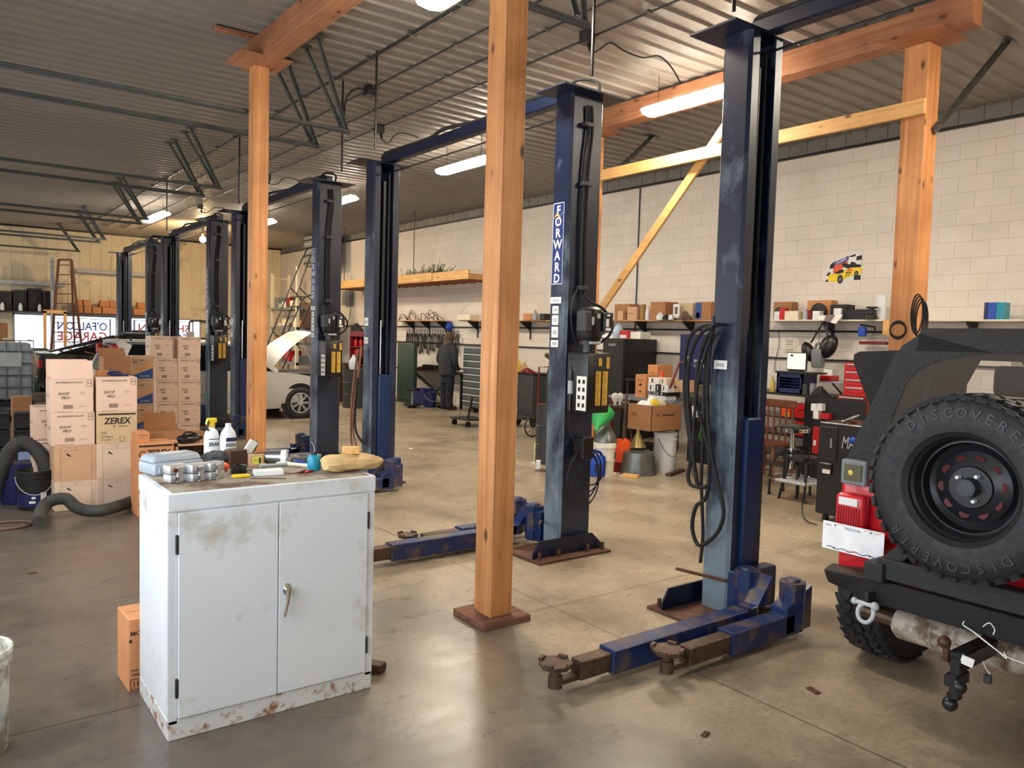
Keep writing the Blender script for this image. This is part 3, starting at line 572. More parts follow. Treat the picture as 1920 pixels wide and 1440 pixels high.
thing('spray_bottle', 'white spray bottle with yellow trigger head on the cabinet', 'bottle', [('bottle', m, [M['white'], M['ink']]), ('trigger_head', s, M['yellow'], [('trigger', g, M['black'])])], c, .1)
c = tp_(441, 860); c.y += .12; m = MB(); m.lathe([(.038, 0), (.040, .01), (.040, .095), (.034, .125), (.018, .15), (.014, .155)], (0, 0, 0), 20, sx=1.05); m.mat(1); m.text('BREAK', (0, -.042, .062), (1, 0, 0), (0, 0, 1), .026, 1, .02, .06); m.text('AWAY', (0, -.042, .036), (1, 0, 0), (0, 0, 1), .026, 1, .02, .06); m.mat(2); m.box(-.028, .028, -.0415, -.041, .08, .1)
s = MB(); s.cyl((0, 0, .153), (0, 0, .172), .016, .014, 12); thing('white_jug', 'white plastic bottle with black lettering and white cap on the cabinet', 'bottle', [('bottle', m, [mat('milky', (226, 230, 232), .35), M['ink'], M['navy']]), ('cap', s, M['white'])], c, .1)
def blob(name, lab, cat, px, py, sz, mt, rz=0, seed=1, dy=0, lump=.25, dz=0):
    random.seed(seed); m = MB(); c = tp_(px, py); c.y += dy; c.z += dz
    nu, nv = 22, 12; rings = []
    ph = [random.uniform(0, 6) for _ in range(6)]
    for j in range(nv + 1):
        a = math.pi * j / nv; ring = []
        for i in range(nu):
            b_ = 2 * math.pi * i / nu; r = 1 + lump * (math.sin(3 * b_ + ph[0] + a * 2) * .5 + math.sin(5 * b_ + ph[1] - 3 * a) * .35 + math.sin(7 * a + ph[2] + 2 * b_) * .3)
            ring.append((sz[0] / 2 * r * math.sin(a) * math.cos(b_), sz[1] / 2 * r * math.sin(a) * math.sin(b_), max(0, sz[2] * (.5 - .62 * math.cos(a) * (1 + (r - 1) * .5)))))
        rings.append(ring)
    m.loft(rings); return single(name, lab, cat, m, mt, c, rz)
blob('cloth_rag', 'dark grey crumpled rag between the grey housing and the brown box', 'rag', 412, 880, (.15, .10, .07), mat('rag_cloth', (74, 76, 80), .9, 0, .2, 12, .3), .3, 4, .07)
m = MB(); m.ball((0, 0, .022), .03, 14, (1.2, .9, .75)); m.mat(1); m.box(-.05, -.02, -.014, .014, .006, .03, .004); single('hand_lamp', 'shiny orange-red cap lying against the grey rag', 'cap', m, [M['orange'], M['black']], tp_(417, 884, .0), .5)
m = MB(); m.box(-.045, .045, -.03, .03, 0, .085, .003); single('brown_box', 'dark brown box standing behind the black tape tin', 'box', m, M['brown'], tp_(450, 879) + Vector((0, .07, 0)), .2)
m = MB(); m.lathe([(0, 0), (.036, 0), (.038, .004), (.038, .014), (.034, .016), (.034, .024), (.038, .026), (.038, .036), (.030, .038), (.028, .034), (0, .034)], seg=24); single('ring_tin', 'round black tin with shiny rims on the cabinet', 'tin', m, mat('black_gloss', (26, 26, 24), .2), tp_(448, 887))
m = MB(); m.tube([(-.042, 0, .009), (-.03, 0, .009), (.03, 0, .009), (.042, 0, .009)], .009, 10, True, [.005, .010, .009, .004]); single('yellow_marker', 'yellow marker lying at the front edge of the cabinet top', 'marker', m, M['yellow'], tp_(452, 896), -.15)
m = MB(); m.box(-.065, .065, -.03, .035, 0, .024, .002); single('flat_box', 'flat white box lying right of the tape tin', 'box', m, M['white'], tp_(503, 890), -.15)
m = MB(); m.box(-.035, .035, -.03, .03, 0, .06, .002); m.mat(1); m.box(-.018, .028, -.0315, -.030, .012, .048); m.mat(2); m.box(.012, .022, -.0325, -.0315, .016, .044); m.box(-.012, .004, -.0325, -.0315, .03, .033); single('parts_box', 'small carton with a yellow label on the cabinet', 'box', m, [M['card'], mat('label_yellow', (222, 214, 80), .5), M['ink']], tp_(484, 876) + Vector((0, .05, 0)), -.08)
m = MB(); m.cbox((0, 0, .03), (.045, .012, .07), (.2, .5, 0), .002); m.mat(1); m.cbox((.03, .01, .03), (.02, .02, .06), (0, .4, 0), .006); single('green_package', 'white and green packet leaning on the yellow-labelled carton', 'packet', m, [M['white'], mat('leaf_green', (60, 110, 60), .5)], tp_(476, 876) + Vector((0, .055, .062)), .2)
m = MB(); m.box(-.03, .03, -.02, .02, 0, .008, .003); single('leather_scrap', 'small brown leather scrap on the carton with the yellow label', 'scrap', m, mat('leather', (140, 94, 52), .7), tp_(490, 876) + Vector((.01, .06, .0615)), .3)
m = MB(); m.T = Matrix.Rotation(R(90), 4, 'Y'); m.lathe([(0, -.06), (.030, -.06), (.036, .05), (.038, .052), (.036, .054), (.033, .05), (.028, -.055), (0, -.055)], (-.038, 0, 0), 24); m.mat(1); m.lathe([(.0352, .02), (.0368, .046)], (-.038, 0, 0), 24)
single('metal_cup', 'steel cup lying on its side with the mouth toward the right', 'cup', m, [M['steel'], M['white']], tp_(527, 874) + Vector((0, .05, 0)), -.55)
m = MB(); m.lathe([(0, .004), (.055, .0), (.062, .012), (.088, .018), (.090, .021), (.060, .018), (.052, .006), (0, .010)], seg=28); single('steel_pan', 'wide steel pan lying behind the teal bottle', 'pan', m, M['steel'], tp_(590, 868) + Vector((0, .14, 0)))
m = MB(); m.lathe([(0, 0), (.026, 0), (.028, .006), (.028, .06), (.020, .075), (.012, .078)], seg=16, sx=1.2); s = MB(); s.cyl((0, 0, .076), (0, 0, .092), .014, None, 12); u = MB(); u.tube(smooth([(0, 0, .09), (0, 0, .105), (-.006, 0, .125), (-.018, 0, .14)]), .002, 5)
thing('squeeze_bottle', 'teal squeeze bottle with black cap and curved straw', 'bottle', [('bottle', m, M['teal']), ('cap', s, M['black']), ('straw', u, M['lgrey'])], tp_(592, 883) + Vector((0, .02, 0)), .1)
m = MB(); m.lathe([(0, 0), (.034, 0), (.034, .008), (0, .010)], seg=20); single('round_dish', 'small dark round dish behind the folded tan cloth', 'lid', m, M['darkg'], tp_(628, 870) + Vector((0, .12, 0)))
m = MB(); rings = []
for i in range(15):
    u_ = -.13 + .26 * i / 14; e = math.sqrt(max(0, 1 - (abs(u_) / .145) ** 4)); ring = []
    for k in range(14):
        a = 2 * math.pi * k / 14; ring.append((u_ * (1.12 + .06 * math.sin(3 * a)), .066 * e * math.cos(a) * (1 + .05 * math.sin(50 * u_)), max(0, .040 + .042 * e * math.sin(a) + .004 * math.sin(5 * a + u_ * 30) + (.008 * (-u_ / .13) if math.sin(a) > .2 else 0))))
    rings.append(ring)
m.loft(rings); c = tp_(662, 884) + Vector((.01, .03, 0)); single('leather_gloves', 'folded tan leather work gloves at the right end of the cabinet top', 'gloves', m, M['tan'], c, .02)
m = MB(); m.box(-.04, .04, -.022, .022, 0, .034, .002); single('wood_block', 'small pale wood block resting on the tan gloves', 'block', m, M['woodp'], c + Vector((-.008, .0, .083)), -.35)
def rod(name, lab, cat, a, b_, r, mts, rs=None, dz=.0):
    m = MB(); p = tp_(*a); q = tp_(*b_); c_ = (p + q) / 2; p -= c_; q -= c_; z = max(rs or [r]); n = 6
    pts = [p.lerp(q, i / (n - 1)) + Vector((0, 0, z)) for i in range(n)]; m.tube(pts, r, 8, True, rs); return single(name, lab, cat, m, mts, c_ + Vector((0, 0, dz)))
rod('grey_wrench', 'pale grey wrench lying across the tools on the cabinet', 'wrench', (488, 878), (540, 874), .008, M['lgrey'], [.012, .007, .006, .006, .007, .012])
rod('wooden_hammer', 'pale wooden hammer handle in front of the teal bottle', 'handle', (520, 872), (588, 879), .01, M['cream'], [.013, .012, .009, .008, .009, .012])
rod('blue_tube', 'small white and blue tube beside the teal bottle', 'tube', (552, 868), (575, 872), .009, M['blue'], [.010, .010, .010, .009, .006, .005], 0)
rod('red_screwdriver', 'red screwdriver near the front edge of the cabinet', 'screwdriver', (540, 892), (574, 885), .004, M['dred'], [.002, .002, .002, .006, .007, .006])
rod('needle_pliers', 'small dark pliers with red grips beside the screwdriver', 'pliers', (572, 888), (586, 884), .004, M['red'], [.003, .006, .006, .005, .006, .004])
rod('dark_cable', 'thin purple cable along the front of the cabinet top', 'cable', (470, 898), (536, 898), .002, M['brown'])
# ---------------------------------------------------------------- by the cabinet
PRT = {}
def carton(w, d, h, kind='plain', lid='closed', sideprint=True):
    m = MB(); m.box(-w / 2, w / 2, 0, d, 0, h, .004); m.mat(1); f = -.0012; X, Z = (1, 0, 0), (0, 0, 1)
    def fb(x0_, x1_, z0_, z1_, i=1): m.mat(i); m.quad((x0_, f, z0_), (x1_, f, z0_), (x1_, f, z1_), (x0_, f, z1_))
    def frame(cx, cz, a, b_, i=1):
        for q in ((cx - a, cx + a, cz - b_, cz - b_ + .003), (cx - a, cx + a, cz + b_ - .003, cz + b_), (cx - a, cx - a + .003, cz - b_, cz + b_), (cx + a - .003, cx + a, cz - b_, cz + b_)): fb(*q, i)
    if kind == 'shop':
        m.text('SHOP', (-.07 * w / .35, f, h * .57), X, Z, h * .12, 1, .012, w * .27, shear=.25); m.text('PRO', (-.055 * w / .35, f, h * .45), X, Z, h * .12, 1, .012, w * .2, shear=.25)
        m.text('ANTIFREEZE/COOLANT', (-.02, f, h * .90), X, Z, h * .07, 1, .01, w * .62); frame(w * .40, h * .87, .022, .03); fb(w * .40 - .012, w * .40 - .006, h * .85, h * .90); fb(w * .40 + .006, w * .40 + .012, h * .85, h * .90)
        for k in range(14): fb(-w * .2 + k * w * .016, -w * .2 + k * w * .016 + w * .009, h * .12, h * .24, 2)
        for z in (.60, .56): fb(w * .17, w * .30, h * z, h * z + .003, 2)
        fb(w * .14, w * .33, h * .18, h * .19, 2); fb(-w * .4, 0, h * .03, h * .04, 2)
        if sideprint: m.mat(2); m.text('SHOP PRO', (-w / 2 - .0012, d * .5, h * .5), (0, -1, 0), Z, h * .12, 2, .0, d * .5)
    elif kind in ('zerex', 'zerexo'):
        m.text('ZEREX', (0 if kind == 'zerex' else .02, f, h * .72), X, Z, h * .27, 1, .03, w * .68, shear=.12); fb(-w * .46, w * .46, h * .90, h * .95)
        if kind == 'zerexo': m.tube([(-w * .36 + .03 * math.cos(a), f, h * .70 + .03 * math.sin(a)) for a in [.7 + .5 * k for k in range(10)]], .004, 4)
        m.text('G05' if kind == 'zerex' else 'ANTIFREEZE', (-w * .33, f, h * .36), X, Z, h * .10, 1, .0, w * .3); m.text('ANTIFREEZE', (-w * .25, f, h * .22), X, Z, h * .06, 1, .01, w * .36); m.text('COOLANT', (-w * .28, f, h * .13), X, Z, h * .06, 1, .01, w * .3)
        m.text('v', (-w * .08, f, h * .56), X, Z, h * .12, 1, .03); m.text('Valvoline', (w * .14, f, h * .55), X, Z, h * .07, 1, .01, w * .3); frame(w * .12, h * .14, .02, .025)
        fb(-w * .46, -w * .2, h * .28, h * .285)
    elif kind == 'napa':
        frame(-w * .34, h * .78, .028, .028); m.text('NAPA', (-w * .34, f, h * .78), X, Z, h * .08, 1, .01, w * .13)
        m.mat(3); m.quad((-w * .44, f, h * .10), (w * .44, f, h * .10), (w * .44, f, h * .52), (-w * .44, f, h * .22)); m.mat(4); m.quad((-w * .44, f, h * .30), (w * .44, f, h * .60), (w * .44, f, h * .72), (-w * .44, f, h * .40))
        fb(-w * .15, w * .05, h * .82, h * .85); m.text('OIL FILTERS', (w * .1, f - .001, h * .2), X, Z, h * .08, 5, .0, w * .4)
    elif kind == 'motor':
        m.text('MOTORCRAFT', (-w / 2 + .008, f, h * .8), X, Z, .03, 1, .01, w * .9, 'L'); m.text('PART NO.', (-w / 2 + .01, f, h * .29), X, Z, .018, 1, .01, w * .5, 'L'); m.text('19987', (-w / 2 + .01, f, h * .23), X, Z, .018, 1, .015, w * .4, 'L'); frame(-w * .5 + .033, h * .1, .025, .025); fb(-w * .5 + .022, -w * .5 + .026, h * .06, h * .14); fb(-w * .5 + .038, -w * .5 + .042, h * .06, h * .14); fb(-w * .49, -w * .44, h * .68, h * .72)
    elif kind == 'tyc':
        m.text('TYC', (-w * .28, f, h * .62), X, Z, h * .14, 1, .02); fb(-w * .10, w * .25, h * .60, h * .64); fb(-w / 2, w / 2, h * .68, h * .685, 2); m.text('TYC', (-w / 2 - .0012, d * .4, h * .62), (0, -1, 0), Z, h * .12, 1, .02)
    elif kind == 'arrow':
        frame(0, h * .45, w * .3, h * .3); m.mat(1); m.quad((-.04, f, h * .52), (.04, f, h * .52), (0, f, h * .66), (0, f, h * .66 - .0001)); m.quad((-.04, f, h * .38), (.04, f, h * .38), (0, f, h * .24), (0, f, h * .2401))
    elif kind == 'inverted':
        fb(-w * .36, w * .36, h * .96, h * .965, 2); fb(-w * .02, -w * .01, h * .86, h * .96, 2); fb(-w * .36, w * .36, h * .855, h * .86, 2); fb(-w * .36, -w * .355, h * .05, h * .96, 2); fb(w * .36, w * .365, h * .05, h * .96, 2); m.mat(1); m.quad((-w * .22, f, h * .80), (-w * .12, f, h * .72), (-w * .12, f, h * .68), (-w * .22, f, h * .74))
    elif kind == 'small':
        fb(-w * .3, w * .3, h * .7, h * .78, 2); fb(-w * .3, w * .1, h * .45, h * .5, 2)
    else:
        fb(-w / 2, w / 2, h * .5, h * .505, 2); fb(-w * .3, -w * .05, h * .3, h * .34, 2)
    m.mat(2); m.box(-w / 2 + .01, w / 2 - .01, d / 2 - .002, d / 2 + .002, h, h + .0008)
    return m
CM = lambda base: [base, M['ink'], M['inkl'], mat_blue, mat_or, M['paper']]
mat_blue = mat('box_blue', (40, 76, 140), .6); mat_or = mat('box_orange', (226, 160, 92), .6)
m_pale, m_card, m_or, m_dark = CM(mat('carton_pink', (226, 194, 172), .8, 0, .05, 5)), CM(M['card']), CM(M['cardo']), CM(M['cardd']); m_white = CM(M['cardp'])
def flap(parts, w, d, h, which, ang=1.9, L=.16, mt=None):
    """open lid flaps"""
    for q in which:
        m = MB(); T0 = {'b': Matrix.Translation((0, d, h)), 'f': Matrix.Translation((0, 0, h)) @ Matrix.Rotation(math.pi, 4, 'Z'), 'l': Matrix.Translation((-w / 2, d / 2, h)) @ Matrix.Rotation(R(90), 4, 'Z'), 'r': Matrix.Translation((w / 2, d / 2, h)) @ Matrix.Rotation(R(-90), 4, 'Z')}[q]
        ln = (w if q in 'bf' else d) / 2 - .004; a = ang if not isinstance(ang, dict) else ang.get(q, 1.2)
        m.T = T0 @ Matrix.Rotation(a, 4, 'X'); m.box(-ln, ln, 0, L, -.002, .002); parts.append(('flap', m, mt))
def cpx(xa, xb, yt, yb, Y, d, kind, mt, lab, name='cardboard_carton', cat='carton', group=None, z0=None, h=None, rz=0, flaps=None, extra=None, ang=1.9, inside=None):
    ym = (yt + yb) / 2; a = at(xa, ym, Y=Y); b_ = at(xb, ym, Y=Y); w = b_.x - a.x; zt_ = at((xa + xb) / 2, yt, Y=Y).z; zb_ = at((xa + xb) / 2, yb, Y=Y).z
    if z0 is None: z0 = max(0, zb_)
    if h is None: h = zt_ - z0
    m = carton(w, d, h, kind)
    if flaps:
        P = [('body', m, mt)]; flap(P, w, d, h, flaps, ang, .17 if w > .25 else .1, mt[0])
        return thing(name, lab, cat, P + (extra or []), (a.x + w / 2, Y, z0), rz, group)
    return single(name, lab, cat, m, mt, (a.x + w / 2, Y, z0), rz, group)
single('cardboard_carton', 'tall narrow orange carton standing behind the left side of the white cabinet', 'carton', carton(.26, .22, .345, 'motor'), m_or, (.87, 3.90, 0), .03)
m = MB(); m.lathe([(0, 0), (.125, 0), (.130, .01), (.140, .36), (.150, .362), (.150, .375), (.142, .378), (.142, .395), (.152, .40), (.152, .42), (.146, .425), (.140, .42), (.138, .36), (.125, .30), (0, .30)], seg=32); m.mat(1); m.text('6', (.09, -.112, .18), (.75, .65, 0), (0, 0, 1), .12, 1, .01)
single('plastic_bucket', 'dirty white plastic bucket cut by the lower left edge of the picture', 'bucket', m, [mat('dirty_bucket', (214, 214, 206), .5, 0, .08, 8, dirt=((140, 132, 116), .45, 7)), M['lgrey']], (.12, 3.66, 0))
m = MB(); m.box(-.035, .035, -.07, .07, 0, .045, .006); single('wood_chock', 'dark wooden block on the floor behind the right side of the cabinet', 'block', m, M['brown'], at(716, 1262, z=0) + Vector((-.03, .06, 0)), .6)
# ---------------------------------------------------------------- cartons on the left
Y0 = 8.12; XA, XB = 1.085, 1.445
st = [(0, .27, 'inverted', m_white, 'bottom carton of the left front stack, scuffed, standing on the floor'), (.27, .33, 'inverted', m_card, 'upside-down carton with a torn handle hole, second from the floor in the left front stack'), (.60, .30, 'shop', m_pale, 'antifreeze carton right below the open one in the left front stack')]
for z, h, k, mt, lab in st: single('cardboard_carton', lab, 'carton', carton(.35, .30, h, k), mt, (XA + (.02 if z < .5 else 0), Y0, z), random.uniform(-.03, .03))
P = [('body', carton(.35, .30, .31, 'shop'), m_pale)]; flap(P, .35, .30, .31, 'fb', {'f': 1.7, 'b': 1.45}, .17, m_pale[0]); thing('cardboard_carton', 'open-topped antifreeze carton with raised flaps on top of the left front stack', 'carton', P, (XA - .01, Y0, .90))
st = [(0, .27, 'inverted', m_white, 'pale carton on the floor under the right front stack'), (.27, .33, 'inverted', m_white, 'creased pale carton, second from the floor in the right front stack'), (.60, .30, 'zerex', CM(mat('carton_tan', (206, 178, 140), .8, 0, .05)), 'tan carton with big black lettering in the middle of the right front stack'), (.90, .325, 'shop', m_pale, 'closed antifreeze carton on top of the right front stack')]
for z, h, k, mt, lab in st: single('cardboard_carton', lab, 'carton', carton(.345, .32, h, k), mt, (XB, Y0 - .02, z), random.uniform(-.02, .02))
for z, lab in ((.0, 'lower pale carton peeping out behind the left front stack, on the floor'), (.31, 'middle pale carton peeping out behind the left front stack'), (.62, 'upper pale carton peeping out behind the left front stack')):
    single('cardboard_carton', lab, 'carton', carton(.35, .32, .305, 'shop'), m_pale, (.98, 8.47, z))
single('small_carton', 'small tan box on top of the right front stack', 'carton', carton(.10, .08, .05, 'small'), m_or, at(194, 704, Y=8.3).xy.to_3d() + Vector((0, 0, 1.226)), .2)
m = MB(); m.ball((0, 0, .025), .05, 12, (1.4, .8, .5)); m.box(.02, .12, -.02, .02, 0, .02, .005); single('glove_bundle', 'black and blue gloves on top of the right front stack', 'gloves', m, M['navy'], at(215, 704, Y=8.25).xy.to_3d() + Vector((0, 0, 1.226)))
# stack of antifreeze cartons in two columns
YD = 11.95; xa = at(291, 700, Y=YD).x; xb = at(333.5, 700, Y=YD).x; xc = at(376, 700, Y=YD).x
rows = ['on the floor', 'second from the floor', 'third from the floor', 'fourth from the floor', 'at the very top']
for k in range(5):
    for c_, (p, q, side) in enumerate(((xa, xb, 'left'), (xb, xc, 'right'))):
        single('cardboard_carton', 'antifreeze carton %s in the %s column of the tall rear stack' % (rows[k], side), 'carton', carton(q - p - .004, .30, .315, 'shop'), m_pale, ((p + q) / 2 - (.07 if k == 4 and c_ == 0 else 0) + random.uniform(-.006, .006), YD, .316 * k), 0, 'cartons of the tall rear stack')
YN_ = 11.2; xa = at(246, 720, Y=YN_).x; xb = at(289, 720, Y=YN_).x
for k in range(4): single('cardboard_carton', 'blue-banded carton, %s in the column left of the tall rear stack' % ['lowest', 'second from the floor', 'second from the top', 'topmost'][k], 'carton', carton(xb - xa, .30, .33, 'napa'), m_card, ((xa + xb) / 2, YN_, .33 * k), 0, 'blue-banded cartons')
for k, (mt, lab) in enumerate(((m_dark, 'hidden brown carton on the floor behind the right front stack'), (m_dark, 'dark carton behind the right front stack'), (CM(M['navy']), 'dark blue carton just under the ragged brown one'))): single('cardboard_carton', lab, 'carton', carton(.33, .3, .37, 'plain'), mt, (at(220, 700, Y=10.6).x, 10.6, .37 * k))
cpx(194, 246, 671, 697, 10.6, .3, 'plain', m_dark, 'ragged open brown carton left of the blue-banded cartons', z0=1.11, h=.22, flaps='lb', ang={'l': .3, 'b': .6})
# orange cartons low between stack and cabinet
cpx(258, 326, 820, 884, 7.55, .30, 'zerexo', m_or, 'orange-brown carton with big black lettering right of the front stacks', z0=.33, h=.33)
cpx(258, 326, 884, 950, 7.55, .30, 'zerexo', m_or, 'orange-brown lettered carton on the floor, mostly behind the cabinet', z0=0, h=.325)
cpx(255, 281, 803, 820, 7.62, .2, 'small', m_or, 'small orange box on top of the orange-brown lettered carton', z0=.66, h=.09)
cpx(282, 345, 786, 900, 8.3, .30, 'plain', m_dark, 'open brown carton with its flap raised behind the small orange box', z0=0, h=.66, flaps='rb', ang={'r': -.25, 'b': 1.35})
a = at(330, 840, Y=7.6); P = []
m = MB(); w, d, h = .34, .42, .5; m.box(-w / 2, w / 2, .0, d, 0, .02); m.box(-w / 2, -w / 2 + .006, 0, d, 0, h); m.box(w / 2 - .006, w / 2, 0, d, 0, h + .2); m.box(-w / 2, w / 2, d - .006, d, 0, h + .2); m.box(-w / 2, w / 2, 0, .006, 0, h - .2); P.append(('body', m, M['cardd']))
m = MB(); m.box(-w / 2, w / 2, .0, d, h + .11, h + .12); m.box(-w / 2, -w / 2 + .02, 0, d, h, h + .12); P.append(('top_tray', m, M['card']))
thing('parts_carton', 'cut-open carton holding upright boxed parts behind the cabinet', 'carton', P, (a.x + .17, 7.6, 0))
for k, (mt, lab) in enumerate(((M['paper'], 'white'), (M['navy'], 'navy'), (M['yellow'], 'yellow'), (M['black'], 'black'), (M['lgrey'], 'grey'))):
    m = MB(); m.box(-.026, .026, 0, .2, 0, .47 + .02 * (k % 2), .002); m.mat(1); m.box(-.018, .018, -.0012, 0, .3, .42); single('boxed_part', 'slim %s parts box standing in the cut-open carton' % lab, 'box', m, [mt, M['lgrey'] if k % 2 else M['darkg']], (a.x + .045 + .062 * k, 7.612, .021))
m = MB(); m.ball((0, 0, .045), .10, 16, (1.25, .8, .42)); m.box(-.10, .03, -.06, .05, 0, .04, .015, 2); n = MB(); n.tube(smooth([(-.08, 0, .06), (-.03, 0, .10), (.05, 0, .09), (.09, 0, .05)]), .01, 8); q = MB(); q.tube(smooth([(-.11, -.02, .03), (-.16, -.05, -.05), (-.17, -.06, -.2), (-.22, -.07, -.3), (-.2, -.07, -.33)]), .006, 6)
thing('timing_light', 'black electric tool with a hanging cord on top of the cut-open carton', 'tool', [('housing', m, M['black']), ('handle', n, M['black']), ('cord', q, M['rubber'])], (a.x + .15, 7.72, .622), .2)
# batteries
def battery(lab, x, y, z, label=False):
    m = MB(); m.box(-.13, .13, -.09, .09, 0, .17, .008); m.box(-.135, .135, -.095, .095, .165, .2, .006)
    n = MB(); n.tube([(-.12, 0, .19), (-.10, 0, .198), (.10, 0, .198), (.12, 0, .19)], .006, 6); P = [('case', m, M['blackm']), ('carry_strap', n, M['darkg'])]
    if label: s = MB(); s.box(-.1, .1, -.0965, -.095, .04, .14); P.append(('label', s, mat('battery_label', (150, 170, 220), .4)))
    thing('car_battery', lab, 'battery', P, (x, y, z))
q = at(52, 868, z=0)
for k, (dx, dz, lab, lb) in enumerate(((0, 0, 'black car battery with a pale blue label, on the floor beside the carton stack', True), (0, .21, 'black car battery stacked on the one with the blue label', False), (-.31, 0, 'black car battery on the floor at the left edge', False), (-.31, .21, 'black car battery on top at the left edge', False), (-.31, .42, 'topmost black car battery at the left edge', False), (0, .42, 'topmost black car battery beside the carton stack', False))):
    battery(lab, q.x + dx, q.y + .1, dz, lb)
# buckets and ribbed hoses
def bucket(r, h, mt, name, lab, loc, lid=False, extra=None, handle=True, hm=None):
    m = MB(); m.lathe([(0, 0), (r * .86, 0), (r * .88, .01), (r * .97, h * .80), (r * 1.03, h * .81), (r * 1.03, h * .84), (r * .98, h * .85), (r * .99, h * .93), (r * 1.05, h * .94), (r * 1.05, h * .99), (r, h), (r * .97, h * .97), (r * .85, .02), (0, .02)] if not lid else [(0, 0), (r * .86, 0), (r * .88, .01), (r * .97, h * .84), (r * 1.04, h * .85), (r * 1.04, h * .99), (r * .99, h), (0, h * .985)], seg=26); P = [('bucket_body', m, mt)]
    if handle: n = MB(); n.tube([(r * 1.05 * math.cos(a), -r * 1.1 * math.sin(a) * .8 - .01, h * .85 - abs(math.sin(a)) * h * .45) for a in [math.pi * k / 10 for k in range(11)]], .004, 6); P.append(('wire_handle', n, hm or M['lgrey']))
    return thing(name, lab, 'bucket', P + (extra or []), loc)
lb = MB(); lb.lathe([(.1335, .04), (.139, .16)], seg=26, cap=False); lb.mat(1); lb.cbox((.06, -.125, .12), (.05, .004, .09), (0, 0, .45)); lb.cbox((-.03, -.138, .08), (.05, .003, .02), (0, 0, -.2)); lb.cbox((-.02, -.138, .12), (.03, .003, .02), (0, 0, -.15))
q2 = at(68, 958, z=0) + Vector((0, .14, 0)); bucket(.147, .36, M['blackm'], 'plastic_bucket', 'black bucket with printed label and wire handle, the ribbed hose dips into it', q2, extra=[('label', lb, [M['navy'], M['paper']])])
q3 = q2 + Vector((-.12, .35, 0)); bucket(.147, .38, M['navy'], 'plastic_bucket', 'lidded dark blue bucket behind the black one at the hose', q3, lid=True, handle=False)
def ribbed(pts, r, name, lab, mt):
    pts = smooth(pts, 14); rs = []; out = []; L = 0
    for i, p in enumerate(pts): out.append(p)
    rs = [r * (1 + .07 * (i % 2)) for i in range(len(out))]; m = MB(); m.tube(out, r, 14, True, rs); return single(name, lab, 'hose', m, mt)
hose_m = mat('ribbed_rubber', (62, 62, 60), .7, 0, .1)
yb = q2.y + .05
ribbed([Vector((at(-12, 930, z=0).x, yb + .3, .06)), at(2, 885, Y=yb + .2), at(20, 845, Y=yb + .15), at(42, 830, Y=yb + .1), at(65, 840, Y=yb + .05), at(82, 865, Y=yb), at(88, 895, Y=yb), at(88, 925, Y=yb)], .062, 'exhaust_hose', 'thick ribbed grey hose arching into the black bucket', hose_m)
def fl(x, y, z=.07): v = at(x, y, z=z); return v
ribbed([fl(73, 978), fl(76, 962, .09), fl(86, 945, .13), fl(105, 936, .17), fl(125, 936, .17), fl(140, 949, .11), fl(160, 957, .07), fl(190, 957, .07), fl(225, 948, .07), fl(262, 934, .08)], .05, 'exhaust_hose', 'ribbed grey hose snaking across the floor in front of the cartons', hose_m)
m = MB(); c = at(8, 988, z=0); m.tube([(c.x + .2 * math.cos(a), c.y + .14 * math.sin(a), .012) for a in [2 * math.pi * k / 30 for k in range(29)]], .010, 6, False); single('rubber_ring', 'thin reddish cable loop on the floor at the left edge', 'cable', m, mat('pinkish_rubber', (120, 90, 78), .6))
m = MB(); m.cyl((0, 0, 0), (0, 0, .02), .04, .036, 16); m.cyl((0, 0, .02), (0, 0, .035), .045, None, 16); single('round_plug', 'small black cap on the floor under the end of the floor hose', 'cap', m, M['black'], at(244, 951, z=0) + Vector((0, .03, 0)))
# far left things
cpx(23, 60, 712, 742, 13.6, .3, 'plain', m_dark, 'torn open brown carton on the lower brown carton at far left', z0=.32, h=.30)
cpx(25, 61, 742, 776, 13.6, .3, 'small', m_dark, 'lower brown carton at far left, on the floor', z0=0, h=.315)
cpx(63, 98, 743, 776, 13.7, .3, 'zerex', m_dark, 'lettered carton on the floor half hidden behind the front stack', z0=0, h=.31)
m = MB(); q = at(10, 790, z=0); m.lathe([(.16, 0), (.31, 0), (.33, .04), (.33, .16), (.31, .2), (.18, .2), (.16, .17)], seg=28, close=True); single('car_tyre', 'black tyre lying on the floor at the left edge', 'tyre', m, M['rubber'], (q.x - .1, q.y + .2, 0))
# liquid tote in a cage
xr = at(64, 690, Y=18.6).x; P = []; m = MB(); m.box(xr - 1.15, xr - .04, 18.64, 19.7, .16, 1.32, .05, 2); P.append(('plastic_tank', m, mat('tote_plastic', (150, 160, 170), .35, 0, .06)))
m = MB()
for i in range(6):
    x = xr - 1.19 + i * .236
    m.tube([(x, 18.6, .15), (x, 18.6, 1.36)], .014, 6)
for z in (.18, .42, .66, .9, 1.14, 1.36): m.tube([(xr, 19.74, z), (xr, 18.6, z), (xr - 1.19, 18.6, z)], .014, 6)
P.append(('wire_cage', m, M['galv'])); m = MB(); m.box(xr - .85, xr - .22, 18.56, 18.585, .84, 1.12); P.append(('name_plate', m, M['lgrey'])); m = MB(); m.box(xr - 1.2, xr, 18.6, 19.74, 0, .14, .01); P.append(('pallet', m, M['blackm'])); m = MB(); m.cyl((xr - .6, 19.1, 1.32), (xr - .6, 19.1, 1.4), .1); P.append(('lid', m, M['yellow']))
thing('liquid_tote', 'grey caged liquid tote at the far left', 'tank', P)
m = MB(); m.box(xr - .9, xr - .42, 18.9, 19.5, 0, .3, .01); single('cardboard_carton', 'tan carton on top of the caged tote', 'carton', m, M['cardd'], Vector((0, 0, 1.41)))
